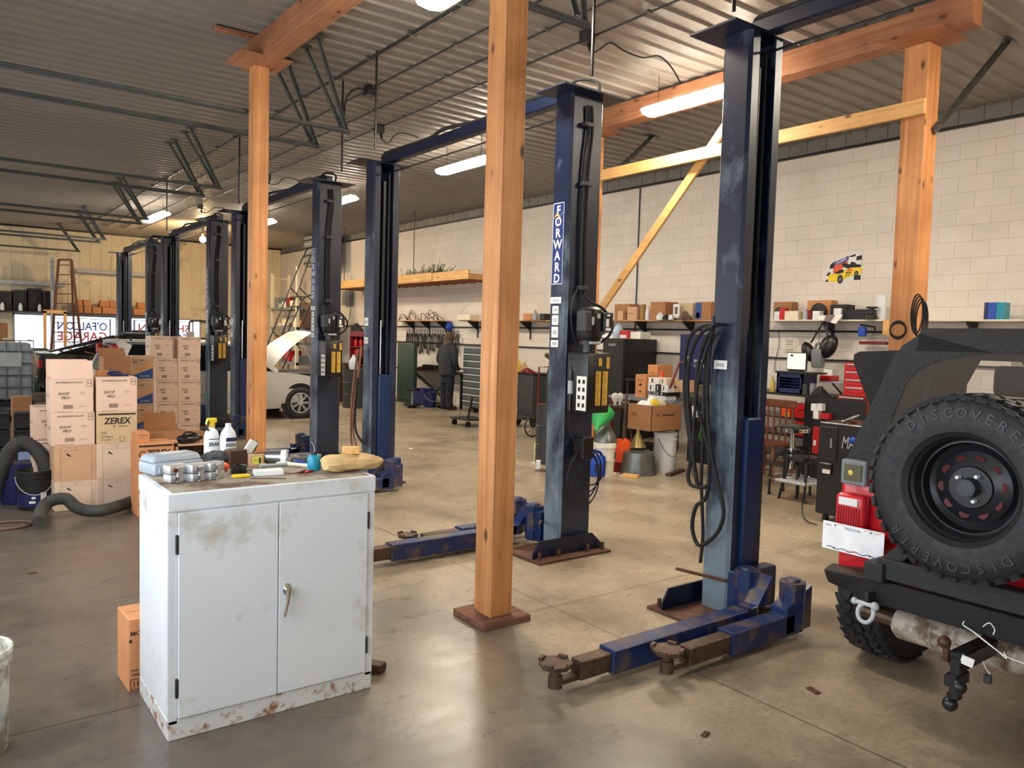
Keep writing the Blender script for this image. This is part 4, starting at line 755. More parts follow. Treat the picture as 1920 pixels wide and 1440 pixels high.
# ---------------------------------------------------------------- wheels and cars
tyre_m = mat('tyre_rubber', (30, 30, 32), .62, 0, .15, 20, .1, 90); rimb = mat('black_rim', (34, 35, 38), .33, .3, .1); silver = mat('silver_paint', (206, 204, 198), .32, .1, .0, rvar=0)
glassb = mat('tinted_glass', (14, 18, 20), .06, 0, .02)
def tyre(r, ri, w, lugs=0, ax='x'):
    m = MB(); h = w / 2
    m.lathe([(ri, -h * .80), (ri + .02, -h * .95), (ri + (r - ri) * .5, -h * 1.04), (r - .03, -h * .96), (r - .008, -h * .80), (r - .004, 0), (r - .008, h * .80), (r - .03, h * .96), (ri + (r - ri) * .5, h * 1.04), (ri + .02, h * .95), (ri, h * .80)], seg=48, axis=ax, close=True)
    if lugs:
        for row, (o, ww, tw) in enumerate(((-.82, .22, .35), (-.38, .34, -.35), (.02, .30, .3), (.42, .34, -.35), (.82, .22, .35))):
            for k in range(lugs):
                a = 2 * math.pi * (k + .5 * (row % 2)) / lugs; T0 = m.T
                if ax == 'x': m.T = T0 @ Matrix.Rotation(a, 4, 'X') @ Matrix.Translation((o * h, 0, r - .001 if row not in (0, 4) else r - .012)) @ Matrix.Rotation(tw, 4, 'Z') @ Matrix.Rotation(-.35 * (1 if o > 0 else -1) if row in (0, 4) else 0, 4, 'Y'); m.cbox((0, 0, 0), (ww * h, 2 * math.pi * r / lugs * .66, .02))
                else: m.T = T0 @ Matrix.Rotation(a, 4, 'Y') @ Matrix.Translation((0, o * h, r - .001 if row not in (0, 4) else r - .012)) @ Matrix.Rotation(tw, 4, 'Z') @ Matrix.Rotation(.35 * (1 if o > 0 else -1) if row in (0, 4) else 0, 4, 'X'); m.cbox((0, 0, 0), (2 * math.pi * r / lugs * .66, ww * h, .02))
                m.T = T0
    return m
def alloy(r, s):    # multi-spoke wheel facing s along Y
    m = MB(); m.lathe([(r * .98, -.02 * s), (r, 0), (r * .98, .012 * s), (r * .9, .012 * s), (r * .88, -.03 * s)], seg=36, axis='y', close=True)
    m.lathe([(0, .012 * s), (r * .2, .012 * s), (r * .22, 0), (r * .22, -.03 * s)], seg=20, axis='y')
    for k in range(14):
        a = 2 * math.pi * (k // 2) / 7 + (.10 if k % 2 else -.10); m.bar((r * .18 * math.cos(a), 0, r * .18 * math.sin(a)), (r * .92 * math.cos(a), 0, r * .92 * math.sin(a)), .014, .02, (0, 1, 0))
    d = MB(); d.lathe([(0, -.05 * s), (r * .9, -.05 * s), (r * .9, -.03 * s)], seg=24, axis='y')
    return m, d
def wheel_parts(x, y, r, s, w=.2, ri=.2, name='wheel'):
    t = tyre(r, ri, w, 0, 'y'); a, d = alloy(ri + .005, s)
    for q, dy in ((t, 0), (a, s * w * .45), (d, s * w * .45)): bmesh.ops.translate(q.bm, verts=q.bm.verts, vec=(x, y + dy, r))
    return (name, t, tyre_m, [('rim', a, M['lgrey']), ('brake_disc', d, M['dsteel'])])
def ring(w, zs, zb, x, tum=.97): return [(x, -w * .93, zs), (x, -w, zs + .10), (x, -w * 1.0, zs + (zb - zs) * .55), (x, -w * tum, zb), (x, w * tum, zb), (x, w * 1.0, zs + (zb - zs) * .55), (x, w, zs + .10), (x, w * .93, zs)]
def car(name, lab, X0, Yc, hw, stations, roof, paint, axles, r, extra=(), hood=True):
    P = []; m = MB(); m.loft([[(X0 + p[0], Yc + p[1], p[2]) for p in ring(hw * k, zs, zb, x)] for x, zs, zb, k in stations]); P.append(('body', m, paint))
    g = MB(); (xr0, xr1, xr2, xr3, zb0, zb1, zr) = roof; wt = hw * .76; wb = hw * .95
    def R_(x, w, z): return [(X0 + x, Yc - w, z), (X0 + x, Yc + w, z)]
    a0, a1 = R_(xr0, wb * .96, zb0), R_(xr3, wb, zb1); b0, b1 = R_(xr1, wt, zr), R_(xr2, wt, zr)
    g.hexa([a0[0], a1[0], a1[1], a0[1], b0[0], b1[0], b1[1], b0[1]]); P.append(('windows', g, glassb))
    t_ = MB(); t_.hexa([(X0 + xr1 - .06, Yc - wt - .02, zr - .03), (X0 + xr2 + .08, Yc - wt - .02, zr - .03), (X0 + xr2 + .08, Yc + wt + .02, zr - .03), (X0 + xr1 - .06, Yc + wt + .02, zr - .03), (X0 + xr1, Yc - wt * .9, zr + .04), (X0 + xr2 - .1, Yc - wt * .9, zr + .04), (X0 + xr2 - .1, Yc + wt * .9, zr + .04), (X0 + xr1, Yc + wt * .9, zr + .04)], .012); P.append(('roof', t_, paint))
    for s, pos in ((-1, (a0[0], b0[0])), (1, (a0[1], b0[1])), (-1, (a1[0], b1[0])), (1, (a1[1], b1[1]))):
        pl = MB(); pl.bar(Vector(pos[0]) + Vector((0, s * .008, -.02)), Vector(pos[1]) + Vector((0, s * .012, 0)), .09, .05, (0, 1, 0), .006); P.append(('pillar', pl, paint))
    for xx in extra:
        for s in (-1, 1):
            k_ = (xx - xr0) / (xr3 - xr0); pl = MB(); pl.bar((X0 + xx, Yc + s * (wb + .005), zb0 + (zb1 - zb0) * k_), (X0 + xx + .03, Yc + s * (wt + .01), zr), .07, .02, (0, 1, 0)); P.append(('pillar', pl, paint))
    for ax in axles:
        for s in (-1, 1):
            ar = MB(); ar.lathe([(0, 0), (r + .065, 0), (r + .06, s * .012), (0, s * .012)], (X0 + ax, Yc + s * (hw * .985), r + .01), 30, 'y'); P.append(('wheel_arch', ar, M['black'])); P.append(wheel_parts(X0 + ax, Yc + s * (hw - .07), r, s))
    return P
YC = 15.56; P = car('w', '', 0, YC, .85, [(2.42, .35, .80, .90), (2.5, .28, .90, .97), (2.9, .22, .95, 1), (4.2, .2, .93, 1), (5.2, .2, .93, 1), (5.9, .22, .86, 1), (6.4, .25, .76, .97), (6.62, .3, .66, .88), (6.68, .36, .58, .8)], (2.48, 2.72, 4.75, 5.42, .93, .93, 1.43), silver, (3.25, 5.87), .31, (3.3, 4.15))
for s in (-1, 1):
    for xa, xb, w_ in ((2.56, 2.80, .20), (3.28, 3.34, .16)): pl = MB(); pl.bar((xa, YC + s * .825, .92), (xb, YC + s * .665, 1.42), w_, .03, (0, 1, 0)); P.append(('pillar', pl, silver))
# raised hood
hd = MB(); rings = []
for i in range(9):
    u = i / 8; a = Vector((5.34, 0, .97)).lerp(Vector((6.2, 0, 1.72)), u); n = Vector((-.66, 0, .75)) * (.07 * math.sin(math.pi * u)); rings.append([(a.x + n.x, YC + w, a.z + n.z - (.03 if abs(w) > .6 else 0)) for w in (-.70 + .06 * u, -.62, 0, .62, .70 - .06 * u)] + [(a.x + n.x + .02, YC + w, a.z + n.z - .04) for w in (.60, 0, -.60)])
hd.loft(rings); P.append(('hood', hd, silver))
e = MB(); e.box(5.42, 6.5, YC - .62, YC + .62, .7, .90, .03); P.append(('engine', e, M['black'])); e = MB(); e.tube([(6.3, YC - .6, .85), (6.0, YC - .58, 1.5)], .008, 6); P.append(('hood_prop', e, M['lgrey']))
for s in (-1, 1): e = MB(); e.ball((5.05, YC + s * .93, .98), .09, 12, (.7, 1, .75)); P.append(('side_mirror', e, M['black']))
for s in (-1, 1): e = MB(); e.tube(smooth([(2.9, YC + s * .6, 1.46), (3.0, YC + s * .6, 1.52), (4.2, YC + s * .6, 1.52), (4.35, YC + s * .6, 1.46)]), .016, 6); P.append(('roof_rail', e, M['black']))
e = MB(); e.box(3.9, 5.1, YC - .872, YC - .85, .50, .54, .004); e.box(5.14, 5.146, YC - .856, YC - .85, .3, .92); e.box(4.15, 4.156, YC - .856, YC - .85, .3, .92); P.append(('door_trim', e, M['lgrey'])); e = MB(); e.box(4.28, 4.42, YC - .87, YC - .85, .76, .79, .005); P.append(('door_handle', e, silver))
for s in (-1, 1): e = MB(); e.box(2.55, 2.66, YC + s * .70 - .06, YC + s * .70 + .06, 1.2, 1.38, .02); P.append(('tail_lamp', e, M['red']))
e = MB(); e.box(2.62, 2.75, YC - .5, YC + .5, 1.43, 1.455, .008); P.append(('spoiler', e, silver))
thing('station_wagon', 'silver station wagon with its hood raised, standing between the lifts', 'car', P)
xb_ = at(74, 700, Y=19.75).x; YC2 = 20.6
P = car('s', '', xb_, YC2, .88, [(0, .45, .98, .86), (.1, .3, 1.06, .95), (.6, .24, 1.05, 1), (2.4, .2, .98, 1), (3.4, .2, .96, 1), (4.2, .26, .82, .95), (4.55, .35, .65, .8)], (.35, 1.75, 2.9, 3.7, 1.05, .97, 1.45), mat('black_car_paint', (16, 17, 20), .2, .2, .02, coat=.5), (.95, 3.7), .33, (1.9,))
for s in (-1, 1): e = MB(); e.box(xb_ - .015, xb_ + .10, YC2 + s * .66 - .14, YC2 + s * .66 + .14, .74, .93, .02); P.append(('tail_lamp', e, M['red']))
e = MB(); e.box(xb_ - .03, xb_ + .02, YC2 - .7, YC2 + .7, .40, .55, .02); P.append(('rear_bumper', e, M['black'])); e = MB(); e.box(xb_ + .02, xb_ + .3, YC2 - .72, YC2 + .72, 1.055, 1.075, .008); P.append(('boot_lip', e, M['lgrey']))
thing('black_sedan', 'black car with red tail lamp beyond the stacked cartons at far left', 'car', P)
m = MB(); m.cbox((0, 0, .04), (.9, .5, .08), (0, 0, .1), .02); m.cbox((.1, 0, .11), (.6, .3, .06), (0, 0, -.2), .02); single('trim_parts', 'dark trim panels lying on the roof of the black car', 'car part', m, M['blackm'], (xb_ + 2.2, YC2, 1.49))
# ---------------------------------------------------------------- red off-road car
redp_ = mat('red_car_paint', (196, 22, 36), .3, 0, .03, coat=.5); fabric = mat('soft_top_fabric', (40, 41, 42), .82, 0, .08, 40, .15, 200)
bp = mat('textured_black_steel', (34, 35, 36), .55, .2, .1, 30, .2, 160); JY0, JY1 = .62, 2.12; XR = 3.65
P = []
m = MB(); m.box(XR, 5.7, JY0, JY1, .59, 1.08, .03, 3); m.box(5.6, 7.2, JY0 + .12, JY1 - .12, .6, 1.06, .03, 2); P.append(('tub', m, redp_))
m = MB(); m.box(XR - .012, XR + .002, 1.0, 1.72, .66, 1.07, .006); P.append(('tailgate', m, redp_))
for yy in (JY0 - .08, JY1 - .08):
    m = MB(); m.prism([(3.86, .78), (3.98, 1.0), (4.2, 1.04), (4.5, 1.02), (4.72, .75), (4.66, .75), (4.46, .97), (4.02, .96), (3.93, .78)], yy, yy + .18, 'y'); P.append(('fender_flare', m, bp))
# soft top: rear and side panels with the clear window
TX = lambda z: XR + (z - 1.07) * .30
def rq(y, z, o=0): return (TX(z) - o, y, z)
yc = (JY0 + JY1) / 2
def outl(z, s):  # outer edge of the rear face
    k = (z - 1.07) / .73; return yc + s * (.75 - .18 * k - (.08 * max(0, (k - .80) / .16) ** 2))
zs = [1.07, 1.2, 1.35, 1.5, 1.62, 1.69, 1.74, 1.775, 1.80]
m = MB()
def inn(z, s):
    k = (z - 1.07) / .73; return yc + s * (.60 - .13 * k)
for s in (-1, 1):
    zz = [1.07 + .70 * i / 12 for i in range(13)]
    A = [rq(outl(z, s), z, .004) for z in zz]; wz = lambda z: min(z, 1.66)
    B = []
    for z in zz:
        y = inn(z, s)
        if z > 1.52: y -= s * .32 * (1 - math.sqrt(max(0, 1 - ((z - 1.52) / .17) ** 2))) if z < 1.69 else s * .32
        B.append(rq(y, min(z, 1.69), .004))
    m.loft([A, B], cap=False, closed=False); m.loft([[(p[0] + .02, p[1], p[2]) for p in A], [(p[0] + .02, p[1], p[2]) for p in B]], cap=False, closed=False)
    m.loft([B, [(p[0] + .02, p[1], p[2]) for p in B]], cap=False, closed=False)
T_ = [(yc - .50 + 1.0 * i / 10) for i in range(11)]
m.loft([[rq(y, 1.69 - .0 * abs(y - yc), .004) for y in T_], [rq(y, 1.77, .004) for y in T_], [(TX(1.77) + .03, y, 1.80) for y in T_]], cap=False, closed=False)
P.append(('rear_fabric', m, fabric))
m = MB(); m.hexa([(XR + .005, JY0 + .02, 1.07), (5.45, JY0 + .02, 1.07), (5.45, JY0 + .06, 1.07), (XR + .005, JY0 + .06, 1.07), (TX(1.76), JY0 + .28, 1.76), (5.2, JY0 + .28, 1.76), (5.2, JY0 + .32, 1.76), (TX(1.76), JY0 + .32, 1.76)]); P.append(('side_fabric', m, fabric))
m = MB(); m.hexa([(XR + .005, JY1 - .06, 1.07), (4.35, JY1 - .06, 1.07), (4.35, JY1 - .02, 1.07), (XR + .005, JY1 - .02, 1.07), (TX(1.76), JY1 - .32, 1.76), (4.5, JY1 - .32, 1.76), (4.5, JY1 - .28, 1.76), (TX(1.76), JY1 - .28, 1.76)]); P.append(('side_fabric', m, fabric))
m = MB(); rr = []
for x, zt_ in ((TX(1.77) + .0, 1.76), (TX(1.77) + .06, 1.80), (4.4, 1.815), (5.2, 1.81), (5.5, 1.77)): rr.append([(x, yc + s_ * .49, zt_ - (.05 if abs(s_) > .99 else (.012 if abs(s_) > .9 else 0))) for s_ in (-1.0, -.95, -.8, -.4, 0, .4, .8, .95, 1.0)] + [(x, yc + .42, zt_ - .07), (x, yc - .42, zt_ - .07)])
m.loft(rr); P.append(('roof_fabric', m, fabric))
vinyl = glass('scratched_vinyl_window', (120, 112, 104), .34, .12)
m = MB(); m.quad(rq(yc - .56, 1.08, 0), rq(yc + .62, 1.08, 0), rq(yc + .5, 1.70, 0), rq(yc - .46, 1.70, 0)); P.append(('rear_window', m, vinyl))
for yy in (1.0, 1.72): m = MB(); m.box(4.55, 4.68, yy - .22, yy + .22, .9, 1.45, .05, 3); m.box(4.56, 4.64, yy - .1, yy + .1, 1.46, 1.62, .03, 2); P.append(('seat', m, M['blackm']))
for yy in (JY0 + .18, JY1 - .24): m = MB(); m.tube(smooth([(3.85, yy, 1.0), (4.0, yy, 1.55), (4.15, yy, 1.68), (5.0, yy, 1.70), (5.25, yy, 1.6)]), .03, 8); P.append(('roll_bar', m, M['blackm']))
m = MB(); m.tube([(4.15, JY0 + .18, 1.68), (4.15, JY1 - .24, 1.68)], .03, 8); P.append(('roll_bar', m, M['blackm']))
# open door held out
m = MB(); m.prism([(JY1 + .02, .72), (2.60, .72), (2.66, 1.2), (2.845, 1.60), (2.84, 1.65), (2.80, 1.67), (2.3, 1.70), (JY1 + .02, 1.68)], 4.98, 5.03, 'x'); P.append(('open_door', m, fabric))
m = MB(); m.hexa([(5.45, JY0 + .06, 1.07), (5.5, JY0 + .06, 1.07), (5.5, JY1 - .06, 1.07), (5.45, JY1 - .06, 1.07), (5.22, JY0 + .14, 1.76), (5.25, JY0 + .14, 1.76), (5.25, JY1 - .14, 1.76), (5.22, JY1 - .14, 1.76)]); P.append(('windshield', m, vinyl))
# lamps and plate
m = MB(); m.box(3.585, XR + .003, 1.955, 2.105, .815, .985, .022, 3); l2 = MB(); l2.box(3.579, 3.586, 1.985, 2.082, .93, .967, .002); l3 = MB()
for k in range(9): l3.box(3.5795, 3.586, 1.975 + .013 * k, 1.984 + .013 * k, .835, .922)
P.append(('tail_lamp', m, mat('red_lens', (205, 40, 52), .25, 0, .06), [('reverse_lens', l2, M['paper']), ('ribbed_lens', l3, mat('deep_red_lens', (166, 24, 34), .3))]))
m = MB(); m.box(3.585, XR + .003, JY0 + .015, JY0 + .165, .815, .985, .022, 3); P.append(('tail_lamp', m, mat('red_lens_', (205, 40, 52), .25, 0, .06)))
m = MB(); m.box(3.60, XR, 1.96, 2.09, 1.03, 1.15, .006); l2 = MB(); l2.box(3.594, 3.60, 1.98, 2.07, 1.05, 1.13, .002); l3 = MB(); l3.ball((3.594, 2.035, 1.09), .014, 10, (.4, 1, 1)); P.append(('corner_lamp', m, M['grey'], [('lens', l2, mat('smoky_lens', (96, 92, 70), .2)), ('bulb', l3, mat('amber_bulb', (232, 200, 90), .3))]))
m = MB(); m.T = Matrix.Translation((3.545, 1.98, .775)); m.box(-.002, .002, -.155, .155, -.068, .068, .001); m.mat(1); m.text('MISSOURI', (-.0028, 0, .05), (0, -1, 0), (0, 0, 1), .018, 1); m.text('SHOW-ME', (-.0028, 0, -.055), (0, -1, 0), (0, 0, 1), .012, 2); m.text('NOV', (-.0028, .125, .052), (0, -1, 0), (0, 0, 1), .015, 2, .005)
for k in range(24): z = .052 + .006 * math.sin(k * .9); m.mat(2); m.quad((-.0026, .09 - .0105 * k, z + .006), (-.0026, .0795 - .0105 * k, z + .007), (-.0026, .0795 - .0105 * k, z + .009), (-.0026, .09 - .0105 * k, z + .008)) if abs(k - 9) > 4 else None; m.mat(1); m.quad((-.0026, .13 - .0105 * k, -.058 + .004 * math.sin(k)), (-.0026, .1195 - .0105 * k, -.058 + .004 * math.sin(k + 1)), (-.0026, .1195 - .0105 * k, -.054 + .004 * math.sin(k + 1)), (-.0026, .13 - .0105 * k, -.054 + .004 * math.sin(k)))
m.mat(3)
for y_, z_ in ((.09, .055), (-.09, .055), (.09, -.055), (-.09, -.055)): m.ball((-.003, y_, z_), .004, 6)
P.append(('licence_plate', m, [mat('plate_white', (246, 246, 248), .35), M['navy'], M['red'], M['black']])); m = MB(); m.box(3.55, 3.66, 1.9, 2.02, .72, .82, .005); P.append(('plate_bracket', m, bp))
# bumper and carrier
m = MB(); m.hexa([(3.44, .62, .54), (3.62, .62, .56), (3.62, 1.82, .56), (3.44, 1.82, .54), (3.42, .62, .655), (3.64, .62, .655), (3.64, 1.82, .655), (3.42, 1.82, .655)], .006); m.hexa([(3.44, 1.81, .54), (3.62, 1.81, .56), (3.66, 2.12, .555), (3.52, 2.08, .55), (3.42, 1.81, .655), (3.64, 1.81, .655), (3.68, 2.16, .60), (3.54, 2.12, .60)], .005); P.append(('rear_bumper', m, bp))
m = MB(); m.box(3.40, 3.48, .7, 1.78, .672, .765, .006); P.append(('tyre_carrier', m, bp)); m = MB(); m.hexa([(3.42, 1.68, .76), (3.50, 1.68, .76), (3.50, 1.82, .70), (3.42, 1.82, .70), (3.42, 1.52, .92), (3.50, 1.52, .92), (3.50, 1.60, .95), (3.42, 1.60, .95)], .004); m.box(3.38, 3.52, 1.74, 1.83, .655, .74, .006); P.append(('carrier_hinge', m, bp))
m = MB(); m.bar((3.46, 1.37, .75), (3.46, 1.37, 1.2), .06, .06); m.box(3.40, 3.5, 1.25, 1.5, 1.06, 1.28, .006); P.append(('carrier_post', m, bp))
m = MB(); m.tube([(3.38, 1.80, .56)] + [(3.365 - .01 * math.sin(a) , 1.80 + .036 * math.cos(a), .512 - .042 * math.sin(a)) for a in [-.5 + (math.pi + 1) * k / 12 for k in range(13)]][0:13], .0095, 8); m.cyl((3.375, 1.755, .548), (3.375, 1.85, .548), .010); m.ball((3.375, 1.86, .548), .016, 8); m.ball((3.375, 1.765, .548), .020, 10); n = MB(); n.box(3.37, 3.44, 1.793, 1.815, .53, .6, .004); P.append(('shackle', m, M['lgrey'], [('shackle_mount', n, bp)]))
pale = mat('dirty_muffler', (190, 180, 168), .6, .2, .12, 12, dirt=((110, 90, 74), .3, 8))
m = MB(); m.tube([(3.72, 1.84, .385), (3.72, 1.82, .385), (3.72, 1.80, .39), (3.72, 1.3, .40), (3.72, 1.26, .40)], .07, 18, True, [.045, .068, .075, .075, .05]); m.tube([(3.72, 1.66, .395), (3.72, 1.64, .395)], .079, 18); P.append(('muffler', m, pale)); m = MB(); m.tube([(3.66, 1.98, .42), (3.7, 1.84, .40)], .032, 10); P.append(('exhaust_pipe', m, M['iron']))
m = MB(); m.box(3.3, 3.6, 1.345, 1.41, .42, .49, .006); m.box(3.28, 3.32, 1.355, 1.395, .30, .47, .004); m.box(3.24, 3.36, 1.35, 1.40, .36, .41, .006); P.append(('hitch', m, M['black'])) 
m = MB(); m.ball((3.30, 1.43, .515), .026, 12); m.cyl((3.30, 1.42, .44), (3.30, 1.42, .50), .013); P.append(('tow_ball', m, M['brown'])); m = MB(); m.ball((3.22, 1.33, .385), .028, 12); P.append(('tow_ball', m, M['black'])); m = MB(); m.ball((3.29, 1.39, .275), .03, 12); m.cyl((3.29, 1.39, .28), (3.29, 1.39, .32), .014); P.append(('tow_ball', m, M['black'])); m = MB(); m.cbox((3.29, 1.335, .47), (.004, .045, .035), (.2, 0, .2)); P.append(('hitch_tag', m, M['paper']))
def wire(pts): m = MB(); m.tube(smooth(pts, 6), .0022, 5); P.append(('trailer_wire', m, M['paper']))
X_ = 3.38
wire([at(1808, 1165, X=X_), at(1806, 1172, X=X_), at(1825, 1185, X=X_), at(1850, 1205, X=X_), at(1885, 1230, X=X_), at(1920, 1244, X=X_)]); wire([at(1806, 1172, X=X_), at(1830, 1188, X=X_), at(1845, 1200, X=X_), at(1870, 1220, X=X_), at(1887, 1235, X=X_), at(1882, 1222, X=X_)]); wire([at(1843, 1175, X=X_), at(1855, 1168, X=X_), at(1865, 1180, X=X_), at(1862, 1190, X=X_)]); wire([at(1843, 1240, X=X_), at(1848, 1252, X=X_), at(1856, 1264, X=X_)])
c = at(1852, 1273, X=X_); m = MB(); m.box(c.x - .008, c.x + .008, c.y - .014, c.y + .014, c.z - .018, c.z + .018, .003); P.append(('wire_plug', m, M['darkg']))
wire([at(1655, 1045, X=3.42), at(1660, 1060, X=3.41), at(1655, 1075, X=3.40), at(1640, 1083, X=3.4)])
# wheels: rear pair, front pair, spare
for x, s in ((4.3, 1), (6.65, 1), (4.3, -1), (6.65, -1)):
    yw = JY1 + .02 if s > 0 else JY0 - .02
    t = tyre(.395, .20, .26, 34 if x < 5 else 0, 'y'); bmesh.ops.translate(t.bm, verts=t.bm.verts, vec=(x, yw, .395))
    d = MB(); d.lathe([(0, 0), (.2, 0), (.2, s * .06), (.08, s * .05), (0, s * .07)], (x, yw, .395), 24, 'y'); P.append(('wheel', t, tyre_m, [('rim', d, rimb)]))
m = MB(); m.tube([(4.3, JY0, .395), (4.3, JY1, .395)], .045, 10); m.ball((4.3, yc, .395), .13, 14); m.tube([(6.65, JY0, .395), (6.65, JY1, .395)], .04, 8); P.append(('axle', m, M['rust']))
m = MB(); m.box(3.7, 7.0, .9, 1.0, .5, .6); m.box(3.7, 7.0, 1.75, 1.85, .5, .6); P.append(('chassis', m, M['black']))
SX, SY, SZ, SR = 3.31, 1.365, 1.160, .362
t = tyre(SR, .205, .25, 40, 'x')
def sidew(word, a0, rad, h, st=.19):
    for k, ch in enumerate(word):
        a = a0 - st * k; t.text(ch, (-.1305 + .002 * 0, -rad * math.cos(a) * -1 * -1 if False else rad * math.cos(a), rad * math.sin(a)), (0, math.sin(a) * 1.0, -math.cos(a)) if False else Vector((0, math.sin(a), -math.cos(a))), Vector((0, math.cos(a), math.sin(a))), h, 1, .01)
def sidew(word, a0, rad, h, st):      # seen from -X: the reading direction runs toward -Y
    for k, ch in enumerate(word):
        a = a0 - st * k; dirr = Vector((0, -math.cos(a), math.sin(a))); rt = Vector((0, -math.sin(a), -math.cos(a)))
        t.text(ch, (-.1335, dirr.y * rad, dirr.z * rad), rt, dirr, h, 1, .0)
sidew('DISCOVERER', 2.25, .30, .055, .17); sidew('DISCOVERER', 2.25 + math.pi, .30, .055, .17)
rm = MB(); rm.lathe([(.205, -.095), (.212, -.10), (.212, -.085), (.195, -.07), (.185, -.03), (.178, -.03), (.172, .015), (.15, .03), (.142, .012), (.085, -.012), (.08, -.02), (.0, -.02)], seg=48, axis='x', cap=False)
hub = MB(); hub.cyl((-.06, 0, 0), (-.02, 0, 0), .034, .04, 20); hub.lathe([(0, -.062), (.028, -.062), (.030, -.058)], seg=20, axis='x')
hls = []; hole_m = mat('dark_red_gap', (84, 10, 16), .6)
for k in range(10):
    hl = MB(); hls.append(hl)
    a = 2 * math.pi * k / 10 + .2; T0 = hl.T; hl.T = Matrix.Rotation(a, 4, 'X') @ Matrix.Translation((-.002, 0, .113)) @ Matrix.Rotation(-.38, 4, 'Y'); hl.lathe([(.020, 0), (.020, .0015)], seg=14, axis='x', sy=.85)
    hl.T = T0
ln = MB()
for a in (2.1, .7, 4.3): ln.cyl((-.045, -.055 * math.cos(a) * -1, .055 * math.sin(a)), (-.02, .055 * math.cos(a), .055 * math.sin(a)), .007, .008, 8)
for q in [t, rm, hub, ln] + hls: bmesh.ops.translate(q.bm, verts=q.bm.verts, vec=(SX, SY, SZ))
P.append(('spare_tyre', t, [tyre_m, M['darkg']], [('spare_rim', rm, rimb), ('hub_cap', hub, M['dsteel']), ('lug_nuts', ln, M['white'])] + [('rim_hole', h_, hole_m) for h_ in hls]))
thing('off_road_car', 'red open-back off-road car with black soft top and spare wheel, seen from behind', 'car', P)
# ---------------------------------------------------------------- helpers for things standing on a known plane
VD = Vector((float(_M[0, 2]), float(_M[1, 2]), float(_M[2, 2])))
def mpp(p): return (Vector(p) - Vector((0, 0, EYE))).dot(VD) / F
def wext(x0, x1, yt, yb, X):
    ym = (yt + yb) / 2; a = at(x0, ym, X=X); b = at(x1, ym, X=X); return min(a.y, b.y), max(a.y, b.y), at((x0 + x1) / 2, yb, X=X).z, at((x0 + x1) / 2, yt, X=X).z
def wbox(name, lab, cat, mt, x0, x1, yt, yb, X, d=.25, z0=None, bev=.004, deco=None, group=None, parts=None):
    """a box whose face toward the door side lies in the plane X"""
    a, b, zb, zt_ = wext(x0, x1, yt, yb, X); zb = zb if z0 is None else z0
    m = MB(); m.box(X, X + d, a, b, zb, zt_, bev)
    if deco: deco(m, X - .0015, a, b, zb, zt_)
    if parts: return thing(name, lab, cat, [('body', m, mt)] + parts(X, a, b, zb, zt_), group=group)
    return single(name, lab, cat, m, mt, group=group)
def vis(name, lab, cat, mt, px, yb, w, h, X, prof, z0=None, seg=14, extra=None, group=None):
    """turned object: px centre, yb foot row, w and h in picture rows"""
    p = at(px, yb, X=X); s = mpp(p); r = w * s / 2; H = h * s; m = MB(); m.lathe([(a * r, b * H) for a, b in prof], seg=seg)
    if z0 is not None: p.z = z0
    if extra: return thing(name, lab, cat, [('body', m, mt)] + [(n, f(r, H), q) for n, f, q in extra], p, group=group)
    return single(name, lab, cat, m, mt, p, group=group)
JUG = [(0, 0), (.95, 0), (1, .04), (1, .55), (.8, .72), (.35, .9), (.3, .92), (.3, 1), (0, 1)]
BOT = [(0, 0), (.95, 0), (1, .03), (1, .62), (.55, .78), (.4, .82), (.4, 1), (0, 1)]
CAN = [(0, 0), (1, 0), (1, 1), (0, 1)]
def lbl(i, u0=.2, u1=.8, v0=.2, v1=.8):
    def f(m, x, a, b, z0, z1): m.mat(i); m.quad((x, b - (b - a) * u0, z0 + (z1 - z0) * v0), (x, b - (b - a) * u1, z0 + (z1 - z0) * v0), (x, b - (b - a) * u1, z0 + (z1 - z0) * v1), (x, b - (b - a) * u0, z0 + (z1 - z0) * v1))
    return f
def wtext(t_, i, u=.5, v=.5, hh=.3, wm=.8):
    def f(m, x, a, b, z0, z1): m.text(t_, (x, b - (b - a) * u, z0 + (z1 - z0) * v), (0, -1, 0), (0, 0, 1), (z1 - z0) * hh, i, .01, (b - a) * wm)
    return f
def both(*fs):
    def f(*a):
        for q in fs: q(*a)
    return f
SX_ = 10.02; SZ_ = 2.065
# ---------------------------------------------------------------- wall shelves
def shelf(ya, yb, lab, mt, z=SZ_, d=.38, br=None):
    m = MB(); m.box(XW - d, XW - .002, ya, yb, z - .02, z, .002); P = [('shelf_board', m, mt)]
    y = ya + .25
    while y < yb:
        b = MB(); b.prism([(XW - .004, z - .02), (XW - .3, z - .02), (XW - .3, z - .035), (XW - .03, z - .22), (XW - .03, z - .4), (XW - .004, z - .4)], y - .01, y + .01, 'y'); P.append(('bracket', b, M['dsteel'])); y += br or 1.1
    return thing('wall_shelf', lab, 'shelf', P)
shelf(7.45, 11.1, 'long wooden wall shelf above the black locker, loaded with boxes', M['woodx'])
shelf(2.2, 7.2, 'long pale wall shelf behind the near lift column and the off-road car', M['cream'], br=.95)
shelf(16.4, 18.9, 'short wall shelf heaped with tangled wires above the belt rack', M['woodx'], br=.8)
shelf(12.0, 15.5, 'wall shelf behind the central timber post', M['woodx'], br=1.0)
for z, ya, yb, lab in ((1.91, 2, 24, 'upper dark wall pipe running under the shelves'), (1.50, 2, 20, 'lower dark wall pipe along the block wall')):
    m = MB(); m.tube([(XW - .03, ya, z), (XW - .03, yb, z)], .016, 6); single('wall_pipe', lab, 'pipe', m, M['dsteel'])
